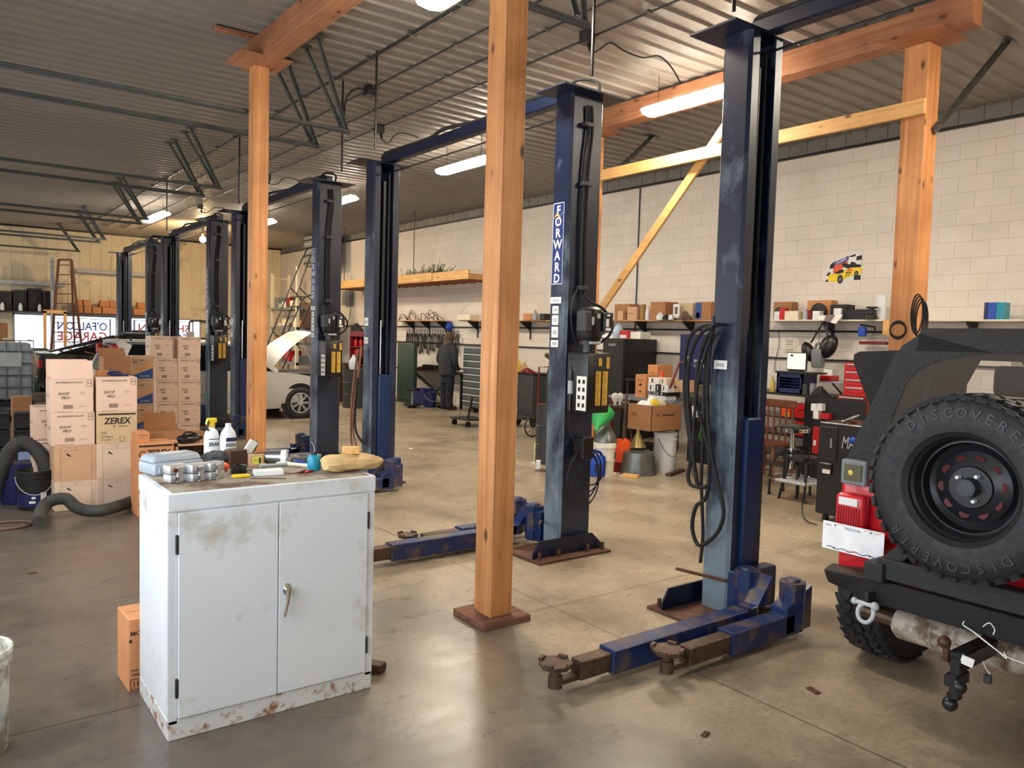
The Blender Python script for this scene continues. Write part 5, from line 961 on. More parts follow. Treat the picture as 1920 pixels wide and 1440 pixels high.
for px, lab in ((1196, 'thin vertical conduit on the block wall above the black locker'), (1203, 'thin second vertical conduit beside it')):
    if px == 1196: m = MB(); y = at(px, 500, X=XW).y; m.tube([(XW - .015, y, 1.75), (XW - .015, y, 4.45)], .012, 6); single('wall_conduit', lab, 'conduit', m, M['dsteel'])
I = lambda *k: [M[q] if isinstance(q, str) else q for q in k]
wbox('cardboard_carton', 'brown carton on the shelf right of the lift motor', 'carton', I('cardd', 'ink'), 1152, 1180, 570, 598, SX_ + .1, .25, SZ_)
wbox('small_carton', 'pale tan small box in front of the brown carton on the shelf', 'carton', I('card', 'ink'), 1158, 1168, 583, 597, SX_, .08, SZ_)
wbox('cardboard_carton', 'light tan open carton on the shelf, left of the gold bottle', 'carton', I('card', 'ink', 'inkl'), 1176, 1194, 575, 598, SX_, .2, SZ_, deco=lbl(2, .1, .7, .45, .5))
vis('oil_bottle', 'gold oil bottle between two boxes on the shelf', 'bottle', mat('gold', (150, 118, 52), .35), 1205, 598, 11, 29, SX_ + .06, [(0, 0), (1, 0), (1, .85), (.9, 1), (0, 1)], SZ_)
vis('white_bottle', 'slim white bottle beside the large brown carton on the shelf', 'bottle', M['white'], 1214, 599, 9, 26, SX_ + .06, BOT, SZ_)
wbox('cardboard_carton', 'largest brown carton on the shelf above the black locker', 'carton', I('cardd', 'ink'), 1219, 1247, 566, 599, SX_ - .01, .33, SZ_)
wbox('white_card', 'upright white card with printing on the shelf', 'card', I('white', 'inkl'), 1262, 1274, 570, 588, SX_ + .02, .02, SZ_ + .03, deco=lbl(1, .25, .75, .3, .8))
wbox('cardboard_carton', 'pale carton behind the white card on the shelf', 'carton', I(mat('pale_tan', (196, 176, 144), .8), 'ink'), 1274, 1299, 569, 596, SX_ + .1, .2, SZ_)
wbox('cardboard_carton', 'brown carton with a blue picture end, beside the near lift column', 'carton', I('cardd', mat_blue, 'white'), 1303, 1333, 566, 595, SX_ - .01, .3, SZ_, deco=both(lbl(1, .02, .42, .05, .95), lbl(2, .1, .3, .1, .4)))
def heap(name, lab, cat, mt, px, yb, w, h, X, z0, seed=1, d=.2, kind='lump'):
    random.seed(seed); p = at(px, yb, X=X); s = mpp(p); W_, H_ = w * s, h * s; m = MB(); p.z = z0 if z0 is not None else p.z
    nu, nv = 14, 7; ph = [random.uniform(0, 6) for _ in range(4)]; rings = []
    for j in range(nv + 1):
        u = j / nv; rr = []
        for i in range(nu):
            a = 2 * math.pi * i / nu; r = (1 + .25 * math.sin(2 * a + ph[0] + u * 3) + .15 * math.sin(5 * a + ph[1])) * math.cos(u * math.pi / 2 * .98) ** .6
            rr.append((d / 2 * r * math.sin(a), W_ / 2 * r * math.cos(a), H_ * u * (1 + .12 * math.sin(3 * a + ph[2]))))
        rings.append(rr)
    m.loft(rings); return single(name, lab, cat, m, mt, p)
heap('tool_pile', 'black cordless tool lying on the shelf right of the large carton', 'tool', M['blackm'], 1252, 599, 24, 9, SX_, SZ_, 3); wbox('white_tag', 'small white box in front of the black tool on the shelf', 'box', I('white', 'ink'), 1253, 1260, 590, 599, SX_ - .06, .05, SZ_)
heap('cloth_bundle', 'grey-brown bundle on the shelf in front of the pale carton', 'bundle', mat('dull_cloth', (108, 92, 80), .9), 1284, 597, 26, 15, SX_ - .02, SZ_, 5); heap('black_gloves', 'white and black gloves hanging off the shelf edge', 'gloves', M['white'], 1237, 600, 12, 14, SX_ - .06, SZ_, 8, .1)
# shelf items on the right stretch
L = [('cardboard_carton', 'brown carton behind the discs, left on the pale shelf', 'carton', 'cardd', 1450, 1484, 566, 597, .2, .15), ('small_box', 'white box at the left of the pale shelf', 'box', 'white', 1451, 1461, 584, 597, 0, .1), ('small_box', 'pinkish red box on the pale shelf', 'box', 'red', 1461, 1472, 577, 597, 0, .1), ('small_box', 'cream box on the pale shelf beside the red one', 'box', 'cream', 1471, 1496, 583, 597, 0, .15),
     ('cardboard_carton', 'orange-brown carton behind the round brake disc', 'carton', 'cardo', 1513, 1558, 563, 595, .2, .15), ('small_box', 'white box in front of the round brake disc', 'box', 'white', 1523, 1537, 583, 596, 0, .1), ('small_box', 'red box between jars on the pale shelf', 'box', 'dred', 1514, 1521, 581, 596, .03, .1), ('small_box', 'small white box above the newspaper', 'box', 'white', 1563, 1577, 578, 588, .02, .1),
     ('tool_case', 'black case with white top right of the orange-brown carton', 'case', 'blackm', 1556, 1588, 571, 592, .06, .2), ('white_board', 'tall white panel standing at the end of the pale shelf', 'panel', 'white', 1644, 1660, 553, 592, .1, .02), ('black_pan', 'flat black tray on the pale shelf', 'tray', 'black', 1588, 1630, 580, 592, .0, .2)]
for n_, lb_, ct, mk, a_, b_, t_, bo, off, d_ in L: wbox(n_, lb_, ct, I(mk), a_, b_, t_, bo, SX_ + off, d_, SZ_)
def disc(px, py, r, X, lab, z0=SZ_):
    p = at(px, py, X=X); s = mpp(p); R_ = r * s; p.z = z0; m = MB(); m.lathe([(R_ * .3, -.01), (R_, -.01), (R_, .012), (R_ * .55, .012), (R_ * .5, .04), (R_ * .2, .04), (R_ * .2, .02), (0, .02)], (0, 0, R_), 24, 'x'); single('brake_disc', lab, 'disc', m, M['dsteel'], p)
disc(1461, 597, 12, SX_ + .14, 'round dark brake disc at the left end of the pale shelf'); disc(1534, 596, 16, SX_ + .14, 'large round dark brake disc leaning on the orange-brown carton')
vis('glass_jar', 'small jar of parts between the cream box and the brake disc', 'jar', M['lgrey'], 1510, 596, 9, 20, SX_ + .04, [(0, 0), (1, 0), (1, .75), (.7, .8), (.8, .85), (.8, 1), (0, 1)], SZ_)
vis('black_spool', 'black spool-shaped part on the flat black tray', 'spool', M['black'], 1634, 592, 22, 24, SX_ + .02, [(0, 0), (1, 0), (.95, .35), (.45, .45), (.45, .85), (.95, .9), (.95, 1), (0, 1)], SZ_)
m = MB(); a = at(1540, 590, X=SX_ - .02); pts = [(a.x, a.y, SZ_ + .005), (SX_ - .03, a.y, SZ_ + .005)]; a, b, c, d = at(1535, 592, X=9.95), at(1580, 590, X=9.95), at(1567, 607, X=9.9), at(1533, 598, X=9.9)
m.quad(a, b, c, d); m.quad(a + Vector((.002, 0, .002)), d + Vector((.002, 0, -.002)), c + Vector((.002, 0, -.002)), b + Vector((.002, 0, .002))); m.mat(1); e0 = a.lerp(b, .3); e1 = a.lerp(b, .7); e2 = d.lerp(c, .7); e3 = d.lerp(c, .35); n_ = Vector((-.003, -.001, 0)); m.quad(e0 + n_, e1 + n_, e2 + n_, e3 + n_)
single('newspaper', 'newspaper page drooping over the edge of the pale shelf', 'newspaper', m, [M['paper'], mat('newsprint', (126, 110, 112), .8)])
for a_, b_, mk, lab in ((1845, 1852, 'navy', 'thin dark book on the shelf at far right'), (1852, 1868, 'blue', 'bright blue box on the shelf at far right'), (1868, 1884, 'teal', 'blue-grey box beside the bright blue one at far right')): wbox('small_box', lab, 'box', I(mk), a_, b_, 567, 590, SX_, .15, SZ_)
wbox('wood_block', 'yellow wooden block hanging below the shelf end beside the right post', 'block', I('woodp'), 1655, 1667, 599, 628, 10.0, .05)
# clamp and wires
a = at(1617, 622, X=10.1); m = MB(); m.cbox(a, (.06, .10, .13), (0, 0, 0), .01); n = MB(); n.tube([at(1613, 609, X=10.1), at(1640, 613, X=10.1), at(1641, 622, X=10.1)], .015, 6); thing('bench_clamp', 'blue and black clamp hanging under the pale shelf', 'clamp', [('clamp_body', m, M['blue']), ('clamp_bar', n, M['black'])])
m = MB(); m.tube(smooth([(XW - .02, at(1461, 622, X=XW).y, 1.9), (XW - .02, at(1462, 645, X=XW).y, 1.7), (XW - .02, at(1455, 680, X=XW).y, 1.45), (XW - .02, at(1453, 700, X=XW).y, 1.3)]), .005, 5); single('hanging_cable', 'thin cord hanging down the block wall beside the near lift', 'cord', m, M['dsteel'])
# race-car wall decal
def decal2():
    y1, y0 = at(1545, 530, X=XW).y, at(1617, 530, X=XW).y; zb, zt_ = 2.61, 2.995; x = XW - .002; m = MB(); w = y1 - y0; h = zt_ - zb
    def q(pts, i, o=0): m.mat(i); V = [m.v((x - o, y1 - u * w, zb + v * h)) for u, v in pts]; m._f(V, False)
    q([(0, 0), (.5, .0), (.55, .08), (.92, .03), (.92, .95), (.8, .95), (.78, 1), (.6, .93), (.25, .77), (.12, .68), (.13, .5)], 0)
    for p in ([(.02, .02), (.12, .03), (.12, .2)], [(.05, .24), (.1, .37), (.18, .37), (.14, .24)], [(.13, .5), (.15, .66), (.27, .78), (.25, .52)], [(.64, .88), (.64, .93), (.8, .99), (.79, .9)], [(.82, .75), (.82, .9), (.96, .93), (.96, .77)], [(.78, .05), (.78, .22), (.95, .22), (.95, .05)], [(.85, .52), (.85, .62), (.95, .58), (.95, .5)]): q(p, 1, .001)
    q([(.22, .38), (.28, .76), (.62, .94), (.63, .82), (.5, .62)], 4, .0015); q([(.22, .38), (.27, .60), (.62, .75), (.60, .62), (.45, .46), (.3, .3)], 3, .002)
    m.text('JASPER', (x - .003, y1 - .44 * w, zb + .77 * h), (0, -1, .42), (0, -.1, 1), .13 * h, 0, .01, .34 * w)
    q([(.44, .62), (.50, .70), (.66, .62), (.7, .72), (.8, .68), (.92, .46), (.7, .44), (.56, .5)], 1, .0025)
    q([(.08, .12), (.14, .02), (.36, .0), (.48, .06), (.74, .2), (.97, .3), (.99, .46), (.9, .5), (.7, .5), (.5, .42), (.3, .33), (.14, .3)], 2, .003); q([(.24, .33), (.36, .40), (.46, .46), (.52, .44), (.5, .34), (.38, .30)], 1, .0035); q([(.58, .38), (.62, .46), (.72, .46), (.76, .38)], 3, .0035)
    for u, v, r in ((.43, .1, .10), (.84, .27, .07)): m.mat(1); m.lathe([(0, -.0045), (r * w * .72, -.0045), (r * w * .72, -.004)], (x, y1 - u * w, zb + v * h), 16, 'x', 1, 1.5); m.mat(5); m.lathe([(0, -.0055), (r * w * .36, -.0055), (r * w * .36, -.005)], (x, y1 - u * w, zb + v * h), 12, 'x', 1, 1.5)
    m.text('77', (x - .0045, y1 - .63 * w, zb + .27 * h), (0, -1, .15), (0, -.15, 1), .22 * h, 1, .02)
    single('wall_decal', 'wall decal of a yellow race car over a chequered flag', 'decal', m, [M['white'], M['black'], mat('decal_yellow', (236, 204, 40), .5), mat('decal_orange', (232, 92, 44), .5), mat('decal_violet', (84, 78, 140), .5), M['grey']])
decal2()
# papers on the wall
for k, (a_, b_, t_, bo) in enumerate(((1470, 1494, 634, 650), (1495, 1517, 632, 650), (1469, 1494, 652, 664))):
    y0, y1, zb, zt_ = wext(a_, b_, t_, bo, XW - .004); m = MB(); m.box(XW - .006, XW - .003, y0, y1, zb, zt_); m.mat(1)
    for j in range(3): m.quad((XW - .0068, y1 - .03, zb + (zt_ - zb) * (.25 + .22 * j)), (XW - .0068, y0 + .06, zb + (zt_ - zb) * (.25 + .22 * j)), (XW - .0068, y0 + .06, zb + (zt_ - zb) * (.32 + .22 * j)), (XW - .0068, y1 - .03, zb + (zt_ - zb) * (.32 + .22 * j)))
    single('wall_note', 'handwritten paper note on the block wall, %s' % ['upper left one above the monitor', 'upper right one near the hanging bag', 'lower one just above the monitor'][k], 'paper', m, [mat('note_paper', (214, 206, 192), .8), M['inkl']])
# hanging seat belts / bag and jug
a = at(1553, 650, X=9.95); m = MB(); m.ball((0, 0, 0), .17, 14, (.5, .72, 1.05), (.5, 0, 0)); P = [('bag', m, M['black'])]; m = MB(); m.ball((0, .30, -.08), .15, 12, (.5, .6, 1.0), (-.5, 0, 0)); P.append(('bag', m, M['black'])); m = MB(); m.tube([(0, .0, .12), (0, .1, .32), (.02, .28, .05)], .014, 6); m.tube([(0, .02, .15), (.05, .07, .4)], .012, 6); P.append(('strap', m, M['dsteel'])); thing('hanging_bag', 'black padded bag hanging from the pale shelf beside the monitor', 'bag', P, a)
m = MB(); a = at(1534, 668, X=9.93); m.box(-.06, .06, -.075, .075, -.16, .10, .02, 2); n = MB(); n.tube(smooth([(0, -.05, .1), (0, -.04, .17), (0, .03, .17), (0, .05, .1)]), .018, 8); q = MB(); q.tube([(0, 0, .17), (.03, 0, 2.045 - a.z)], .004, 5); thing('grey_jug', 'grey plastic jug hanging in front of the black bag', 'jug', [('jug_body', m, M['grey']), ('jug_handle', n, M['grey']), ('cord', q, M['black'])], a)
# ---------------------------------------------------------------- black locker and things on it
m = MB(); m.box(9.55, 10.35, 9.58, 10.1, 0, 1.73, .006); d1 = MB(); d1.box(9.535, 9.55, 9.59, 10.09, .05, 1.72, .003); n = MB()
n.text('HUSKY', (9.533, 9.86, 1.62), (0, -1, 0), (0, 0, 1), .06, None, .01); P = [('body', m, M['black']), ('door', d1, M['blackm'], [('emblem', n, M['lgrey'])])]; thing('steel_locker', 'tall black steel locker against the block wall under the shelf', 'locker', P)
vis('water_jug', 'clear jug with blue liquid on top of the black locker', 'jug', mat('washer_fluid', (178, 200, 222), .2), 1159, 632, 20, 28, 9.75, JUG, 1.735)
wbox('red_box', 'red and white package on top of the black locker', 'box', I('red', 'white'), 1161, 1178, 620, 632, 9.6, .2, 1.735, deco=lbl(1, .1, .8, .05, .45)); wbox('white_book', 'stack of white sheets on the black locker', 'box', I('paper'), 1178, 1201, 622, 632, 9.65, .25, 1.735); heap('rag_pile', 'pale crumpled rags at the left of the locker top', 'rag', M['paper'], 1142, 633, 24, 9, 9.68, 1.735, 3)
# NAPA cabinet
def napa_deco(m, x, a, b, z0, z1):
    yc_ = b - (b - a) * .22; zc = z0 + (z1 - z0) * .45; m.mat(1); V = [m.v((x, yc_ + .075 * math.cos(k * math.pi / 3 + math.pi / 6), zc + .09 * math.sin(k * math.pi / 3 + math.pi / 6))) for k in range(6)]; m._f(V, False)
    m.text('NAPA', (x - .002, yc_, zc), (0, -1, 0), (0, 0, 1), .07, 0, .01, .11); m.text('BATTERY', (x, b - (b - a) * .62, zc), (0, -1, 0), (0, 0, 1), .06, 2, .01, (b - a) * .35); m.text('CHARGER', (x, b - (b - a) * .62, zc - .08), (0, -1, 0), (0, 0, 1), .06, 2, .01, (b - a) * .35)
wbox('parts_cabinet', 'dark blue metal cabinet with a yellow hexagon emblem behind the black hoses', 'cabinet', I('navy', 'yellow', 'white'), 1274, 1338, 627, 712, 9.8, .35, deco=napa_deco, z0=1.07)
m = MB(); m.box(9.5, 10.3, 8.3, 9.5, 1.02, 1.07, .004); q = MB()
for y in (8.35, 9.45): q.bar((9.55, y, 0), (9.55, y, 1.02), .05, .05)
thing('steel_bench', 'dark steel bench carrying the dark blue cabinet', 'bench', [('bench_top', m, M['black']), ('leg', q, M['black'])])
wbox('small_carton', 'pale tan carton on the bench edge left of the hoses', 'carton', I('card', 'ink'), 1258, 1279, 713, 735, 8.9, .3, deco=lbl(1, .3, .5, .3, .5))
# red jack handle etc
m = MB(); m.tube([at(1256, 728, X=8.8), at(1274, 680, X=8.9), at(1290, 676, X=9.0)], .018, 8); single('jack_lever', 'red and black jack handle leaning left of the dark blue cabinet', 'handle', m, M['dred'])
# cartons with arrows
def arrows(m, x, a, b, z0, z1):
    yc_ = (a + b) / 2; h = z1 - z0; w = (b - a); m.mat(1)
    m._f([m.v((x, yc_ + .2 * w, z0 + .52 * h)), m.v((x, yc_ - .2 * w, z0 + .52 * h)), m.v((x, yc_, z0 + .64 * h))], False); m._f([m.v((x, yc_ + .15 * w, z0 + .3 * h)), m.v((x, yc_ - .15 * w, z0 + .3 * h)), m.v((x, yc_, z0 + .2 * h))], False)
    m.text('THIS SIDE', (x, yc_, z0 + .75 * h), (0, -1, 0), (0, 0, 1), .1 * h, 1, 0, .5 * w)
zt1 = .83
m = MB(); a, b, _, _ = wext(1140, 1262, 742, 745, 8.75); m.box(8.75, 9.45, a, b, zt1 - .05, zt1, .004); q = MB(); r_ = MB(); P = [('table_top', m, M['grey'])]
for y in (a + .05, b - .05):
    for x in (8.8, 9.4): q = MB(); q.bar((x, y, 0), (x, y, zt1 - .05), .04, .04); P.append(('leg', q, M['dred']))
thing('work_table', 'small grey-topped table with red legs below the black locker', 'table', P)
wbox('cardboard_carton', 'tan carton with a black triangle, lower one in front of the black locker', 'carton', I('cardo', 'ink'), 1191, 1211, 702, 741, 8.8, .3, zt1, deco=arrows); wbox('cardboard_carton', 'taller tan carton with a black triangle behind the boxed filters', 'carton', I('cardo', 'ink'), 1214, 1232, 684, 741, 9.1, .35, zt1, deco=arrows)
FB = [(1215, 1229, 712, 726, 'white'), (1229, 1240, 712, 726, 'black'), (1240, 1252, 712, 726, 'white'), (1216, 1236, 700, 712, 'paper'), (1238, 1250, 699, 712, 'cream'), (1215, 1235, 726, 733, 'grey'), (1235, 1250, 726, 733, 'black'), (1215, 1248, 733, 741, 'white')]
for k, (a_, b_, t_, bo, mk) in enumerate(FB):
    z0 = zt1 + (0 if bo > 740 else (at(1230, bo, X=8.76).z - at(1230, 741, X=8.76).z)); y0, y1, _, _ = wext(a_, b_, t_, bo, 8.76); h = at(1230, t_, X=8.76).z - at(1230, bo, X=8.76).z; m = MB(); m.box(8.76, 9.0, y0, y1, z0, z0 + h - .002, .003); m.mat(1); m.quad((8.7585, y1 - (y1 - y0) * .3, z0 + h * .2), (8.7585, y1 - (y1 - y0) * .45, z0 + h * .2), (8.7585, y1 - (y1 - y0) * .45, z0 + h * .8), (8.7585, y1 - (y1 - y0) * .3, z0 + h * .8))
    single('filter_box', '%s filter box, %s in the pile beside the tan carton' % ({'white': 'white', 'black': 'black', 'paper': 'off-white', 'cream': 'cream', 'grey': 'grey'}[mk], ['left of the third layer', 'middle of the third layer', 'right of the third layer', 'top left', 'top right', 'left of the second layer', 'right of the second layer', 'at the bottom'][k]), 'box', m, [M[mk], M['ink'] if mk != 'black' else M['white']], group=None)
vis('orange_flask', 'orange capped bottle on the pile of filter boxes', 'bottle', M['orange'], 1241, 699, 9, 12, 8.85, [(0, 0), (1, 0), (.8, .5), (.6, 1), (0, 1)], zt1 + at(1230, 699, X=8.76).z - at(1230, 741, X=8.76).z)
# TYC carton on bucket etc.
m = carton(.46, .50, .25, 'plain')
P = [('body', m, m_dark)]
cw, cd, ch = .54, .48, .26
def tyc():
    m = MB(); X0, X1, Ya, Yb, z = 7.30, 7.85, 6.80, 7.22, .56
    m.box(X0, X1, Ya, Ya + .006, z, z + .33); m.box(X0, X1, Yb - .006, Yb, z, z + .33); m.box(X0, X0 + .006, Ya, Yb, z, z + .33); m.box(X1 - .006, X1, Ya, Yb, z, z + .33); m.box(X0, X1, Ya, Yb, z, z + .006)
    m.mat(1); m.text('TYC', (X0 + .12, Ya - .001, z + .20), (1, 0, 0), (0, 0, 1), .05, 1, .02); m.quad((X0 + .2, Ya - .001, z + .195), (X0 + .42, Ya - .001, z + .195), (X0 + .42, Ya - .001, z + .21), (X0 + .2, Ya - .001, z + .21)); m.text('TYC', (X0 - .001, Yb - .12, z + .20), (0, -1, 0), (0, 0, 1), .05, 1, .02); m.mat(2); m.quad((X0, Ya - .001, z + .23), (X1, Ya - .001, z + .23), (X1, Ya - .001, z + .234), (X0, Ya - .001, z + .234))
    single('cardboard_carton', 'open brown carton of packing foam resting on the white bucket', 'carton', m, [M['cardd'], M['ink'], M['inkl']])
    random.seed(5)
    for k in range(5): m = MB(); m.ball((0, 0, 0), .09, 10, (1, .8, .7), (k, k, 0)); single('packing_foam', ['white crumpled packing foam at the left of the brown carton', 'yellow packing sheet in the brown carton', 'large white foam piece in the middle of the brown carton', 'white foam at the back of the brown carton', 'yellowish foam at the right of the brown carton'][k], 'foam', m, M[['white', 'yellow', 'paper', 'white', 'cream'][k]], ((7.42, 6.98, .86), (7.50, 6.94, .88), (7.58, 7.06, .91), (7.48, 7.12, .87), (7.68, 7.0, .87))[k])
tyc()
bucket(.15, .52, M['white'], 'plastic_bucket', 'white bucket with wire handle under the open brown carton', (7.78, 6.98, 0), hm=M['dsteel'])
lab_ = MB(); lab_.cbox((.10, -.11, .24), (.05, .02, .08), (0, 0, .75)); bucket(.155, .40, mat('cream_bucket', (226, 222, 206), .45), 'plastic_bucket', 'cream bucket with metal funnel on top, right of the lift column', (6.92, 7.25, 0), lid=True, extra=[('label', lab_, M['black'])])
def cone(name, lab, loc, prof, mt, seg=20, sc=1): m = MB(); m.lathe(prof, seg=seg); return single(name, lab, 'funnel', m, mt, loc)
cone('metal_funnel', 'galvanised funnel turned over on the cream bucket', (6.95, 7.25, .40), [(.15, 0), (.15, .02), (.13, .10), (.05, .20), (.05, .48), (.045, .48)], M['galv'])
m = MB(); m.T = Matrix.Rotation(.6, 4, 'Y') @ Matrix.Rotation(-.3, 4, 'X'); m.lathe([(.02, -.16), (.03, -.12), (.17, .10), (.175, .13), (.17, .13), (.16, .10), (.02, -.12)], seg=20); single('plastic_funnel', 'bright green plastic funnel beside the metal funnel', 'funnel', m, M['green'], (6.73, 7.15, .70))
cone('metal_funnel', 'large galvanised cone standing on the floor between the buckets', (7.33, 7.02, 0), [(.24, 0), (.24, .02), (.20, .28), (.17, .29), (.05, .34)], M['galv'])
cone('metal_funnel', 'small brass-coloured cone on top of the large galvanised one', (7.30, 7.02, .345), [(.11, 0), (.015, .2), (.012, .27)], mat('brass', (150, 128, 84), .4, .7))
m = MB(); m.box(-.10, .10, -.055, .055, 0, .26, .02, 2); m.mat(1); m.box(-.05, .05, -.057, -.055, .05, .16); n = MB(); n.tube(smooth([(-.05, 0, .25), (-.05, 0, .30), (.03, 0, .30), (.05, 0, .25)]), .018, 8); thing('oil_jug', 'blue plastic oil jug standing before the cream bucket', 'jug', [('jug_body', m, [M['blue'], M['navy']]), ('jug_handle', n, M['blue'])], (6.70, 7.12, 0), -.5)
m = MB(); m.lathe([(0, 0), (.10, 0), (.115, .34), (.12, .35), (.11, .35), (.10, .02)], seg=18); n = MB(); n.tube(smooth([(-.11, -.02, .30), (-.18, -.03, .28), (-.18, -.03, .10), (-.10, -.02, .06)]), .014, 8); thing('metal_pitcher', 'dark grey metal pitcher between cone and white bucket', 'pitcher', [('pitcher_body', m, M['dsteel']), ('pitcher_handle', n, M['dsteel'])], (7.68, 7.25, 0))
m = MB(); m.prism([(-.10, 0), (.10, 0), (.13, .26), (.07, .32), (-.13, .30)], -.01, .01, 'y'); n = MB(); n.cyl((.02, 0, .3), (.05, 0, .9), .014); thing('snow_shovel', 'orange-red scoop standing between cream bucket and cone', 'shovel', [('blade', m, M['orange']), ('shaft', n, M['iron'])], (7.20, 7.22, .12), -.6)
m = MB(); m.box(-.14, .14, -.09, .09, 0, .13, .01); single('red_pan', 'dark red tray on the floor under the orange scoop', 'tray', m, M['dred'], (7.22, 7.30, 0), -.3); m = MB(); m.box(-.045, .045, -.10, .10, 0, .04, .003); single('wood_offcut', 'pale yellow wood offcut on the floor before the cone', 'block', m, M['woodp'], (7.03, 6.86, 0), .4)
m = MB(); m.box(-.25, .25, -.035, .035, 0, .035, .002); single('wood_plank', 'short brown plank on the floor before the white bucket', 'plank', m, M['brown'], at(1270, 889, z=0) + Vector((0, .03, 0)), .35)
for k, (px, py) in enumerate(((1150, 888), (1135, 893), (1168, 893), (1215, 893), (1182, 886), (770, 842), (1000, 868), (1013, 770))):
    m = MB(); m.cbox((0, 0, .006), (.06, .04, .012), (0, 0, k), .002); single('floor_scrap', 'small pale scrap on the floor, %s' % ['near the cream bucket, first', 'left of the cream bucket', 'by the wood offcut', 'before the cone', 'beside the wood offcut', 'between the lift and the cabinet', 'left of the lift column', 'near the wheeled cart'][k], 'scrap', m, M['paper'], at(px, py, z=0))
# vise stand with tools
m = MB(); m.lathe([(0, 0), (.16, 0), (.17, .02), (.17, .05), (0, .05)], (7.88, 7.9, .74), 20); P = [('stand_top', m, M['iron'])]
for a in (0, 2.1, 4.2): n = MB(); n.tube([(7.88 + .1 * math.cos(a), 7.9 + .1 * math.sin(a), .75), (7.88 + .28 * math.cos(a), 7.9 + .28 * math.sin(a), 0)], .014, 8); P.append(('leg', n, M['rust']))
thing('tripod_stand', 'rusty three-legged stand piled with tools behind the orange scoop', 'stand', P); m = MB(); m.box(7.55, 7.8, 8.35, 8.7, 0, .75, .01); single('red_cabinet', 'narrow red metal cabinet behind the tripod stand', 'cabinet', m, M['dred'])
for k, (dx, dy, mk, r) in enumerate(((-.12, .03, 'paper', .055), (-.03, .02, 'paper', .05), (-.02, -.08, 'steel', .05), (.05, -.02, 'brown', .06), (.10, .03, 'dred', .045))):
    m = MB(); m.ball((0, 0, r * .7), r, 10, (1.1, .8, .7)) if k > 1 else m.lathe([(0, 0), (.02, 0), (.02, .03), (r * .9, .09), (r, .12), (r * .7, .16), (0, .175)], seg=12); single(['light_bulb', 'light_bulb', 'steel_tool', 'steel_tool', 'steel_tool'][k], ['white bulb at the left of the tripod stand', 'white bulb beside the other one on the tripod stand', 'steel tool head on the tripod stand', 'brown rusty tool head on the tripod stand', 'red tool head on the tripod stand'][k], 'tool', m, M[mk], (7.88 + dx, 7.9 + dy, .79))
# rolling rack with gloves, right of the TYC carton
ya, yb, _, _ = wext(1288, 1345, 745, 905, 7.95); m = MB(); m.box(7.95, 8.4, ya, yb, .15, 1.0, .01); P = [('rack_body', m, M['black'])]
for y in (ya + .05, yb - .05): n = MB(); n.cyl((8.0, y, .055), (8.0, y + .03, .055), .055); P.append(('caster', n, M['lgrey']))
n = MB()
for k in range(9): n.tube([(7.93, yb - .04 - .05 * k, .7), (7.93, yb - .04 - .05 * k, .98)], .004, 4)
P.append(('wire_basket', n, M['grey'])); thing('rolling_rack', 'black rolling rack with wire basket behind the hose coil', 'rack', P)
a = at(1305, 772, X=7.9); m = MB()
for k in range(4): m.tube([(0, .05 - .03 * k, 0), (0, .055 - .034 * k, .07 + .015 * (k in (1, 2)))], .013, 6)
m.box(-.014, .014, -.05, .06, -.07, .01, .01); m.tube([(0, -.05, -.04), (0, -.085, .0)], .012, 6); m.mat(1); m.text('TOOL', (-.016, 0, -.04), (0, -1, 0), (0, 0, 1), .04, 1, .01); single('work_glove', 'white and black work glove hanging on the rolling rack', 'glove', m, [M['white'], M['black']], a)
a = at(1315, 790, X=7.9); m = MB(); m.tube([(0, .03, .1), (0, 0, -.1), (0, .03, -.22)], .006, 5); m.tube([(0, -.03, .1), (0, -.03, -.1), (0, .0, -.25)], .006, 5); single('green_strap', 'thin green wire tool hanging beside the work glove', 'tool', m, M['green'], a)
# hose coil on the near lift column, long lift arm handle
P = []
def hosecoil(pts, X, lab, r=.013): m = MB(); m.tube(smooth([at(a, b, X=X + .012 * i * 0) for i, (a, b) in enumerate(pts)], 6), r, 8); P.append(('hose', m, M['rubber']))
hosecoil([(1338, 612), (1318, 622), (1300, 650), (1290, 700), (1290, 760), (1296, 820), (1303, 880), (1310, 912), (1325, 912)], 3.90, '')
hosecoil([(1338, 618), (1322, 640), (1308, 690), (1306, 750), (1318, 800), (1330, 860), (1325, 930), (1305, 950), (1298, 990), (1310, 1022), (1335, 1010), (1352, 985), (1356, 950), (1340, 880), (1330, 820), (1326, 740), (1330, 660), (1338, 625)], 3.91, '')
hosecoil([(1338, 608), (1312, 614), (1290, 640), (1284, 700), (1286, 770), (1296, 850), (1290, 890), (1295, 908), (1312, 914)], 3.93, '')
hosecoil([(1338, 614), (1328, 650), (1322, 700), (1319, 800), (1315, 900), (1318, 1000), (1313, 1055)], 3.92, '', .011)
hosecoil([(1336, 622), (1312, 700), (1302, 780), (1300, 840)], 3.89, '', .009)
m = MB(); p_ = at(1330, 608, X=3.9); m.bar((3.86, 3.12, p_.z), (3.98, 3.12, p_.z), .02, .015); m.bar((3.86, 3.12, p_.z), (3.86, 3.12, p_.z + .05), .015, .015); P.append(('hook', m, M['lift2']))
thing('air_hose', 'thick coil of black air hoses hanging on the near lift column', 'hose', P)
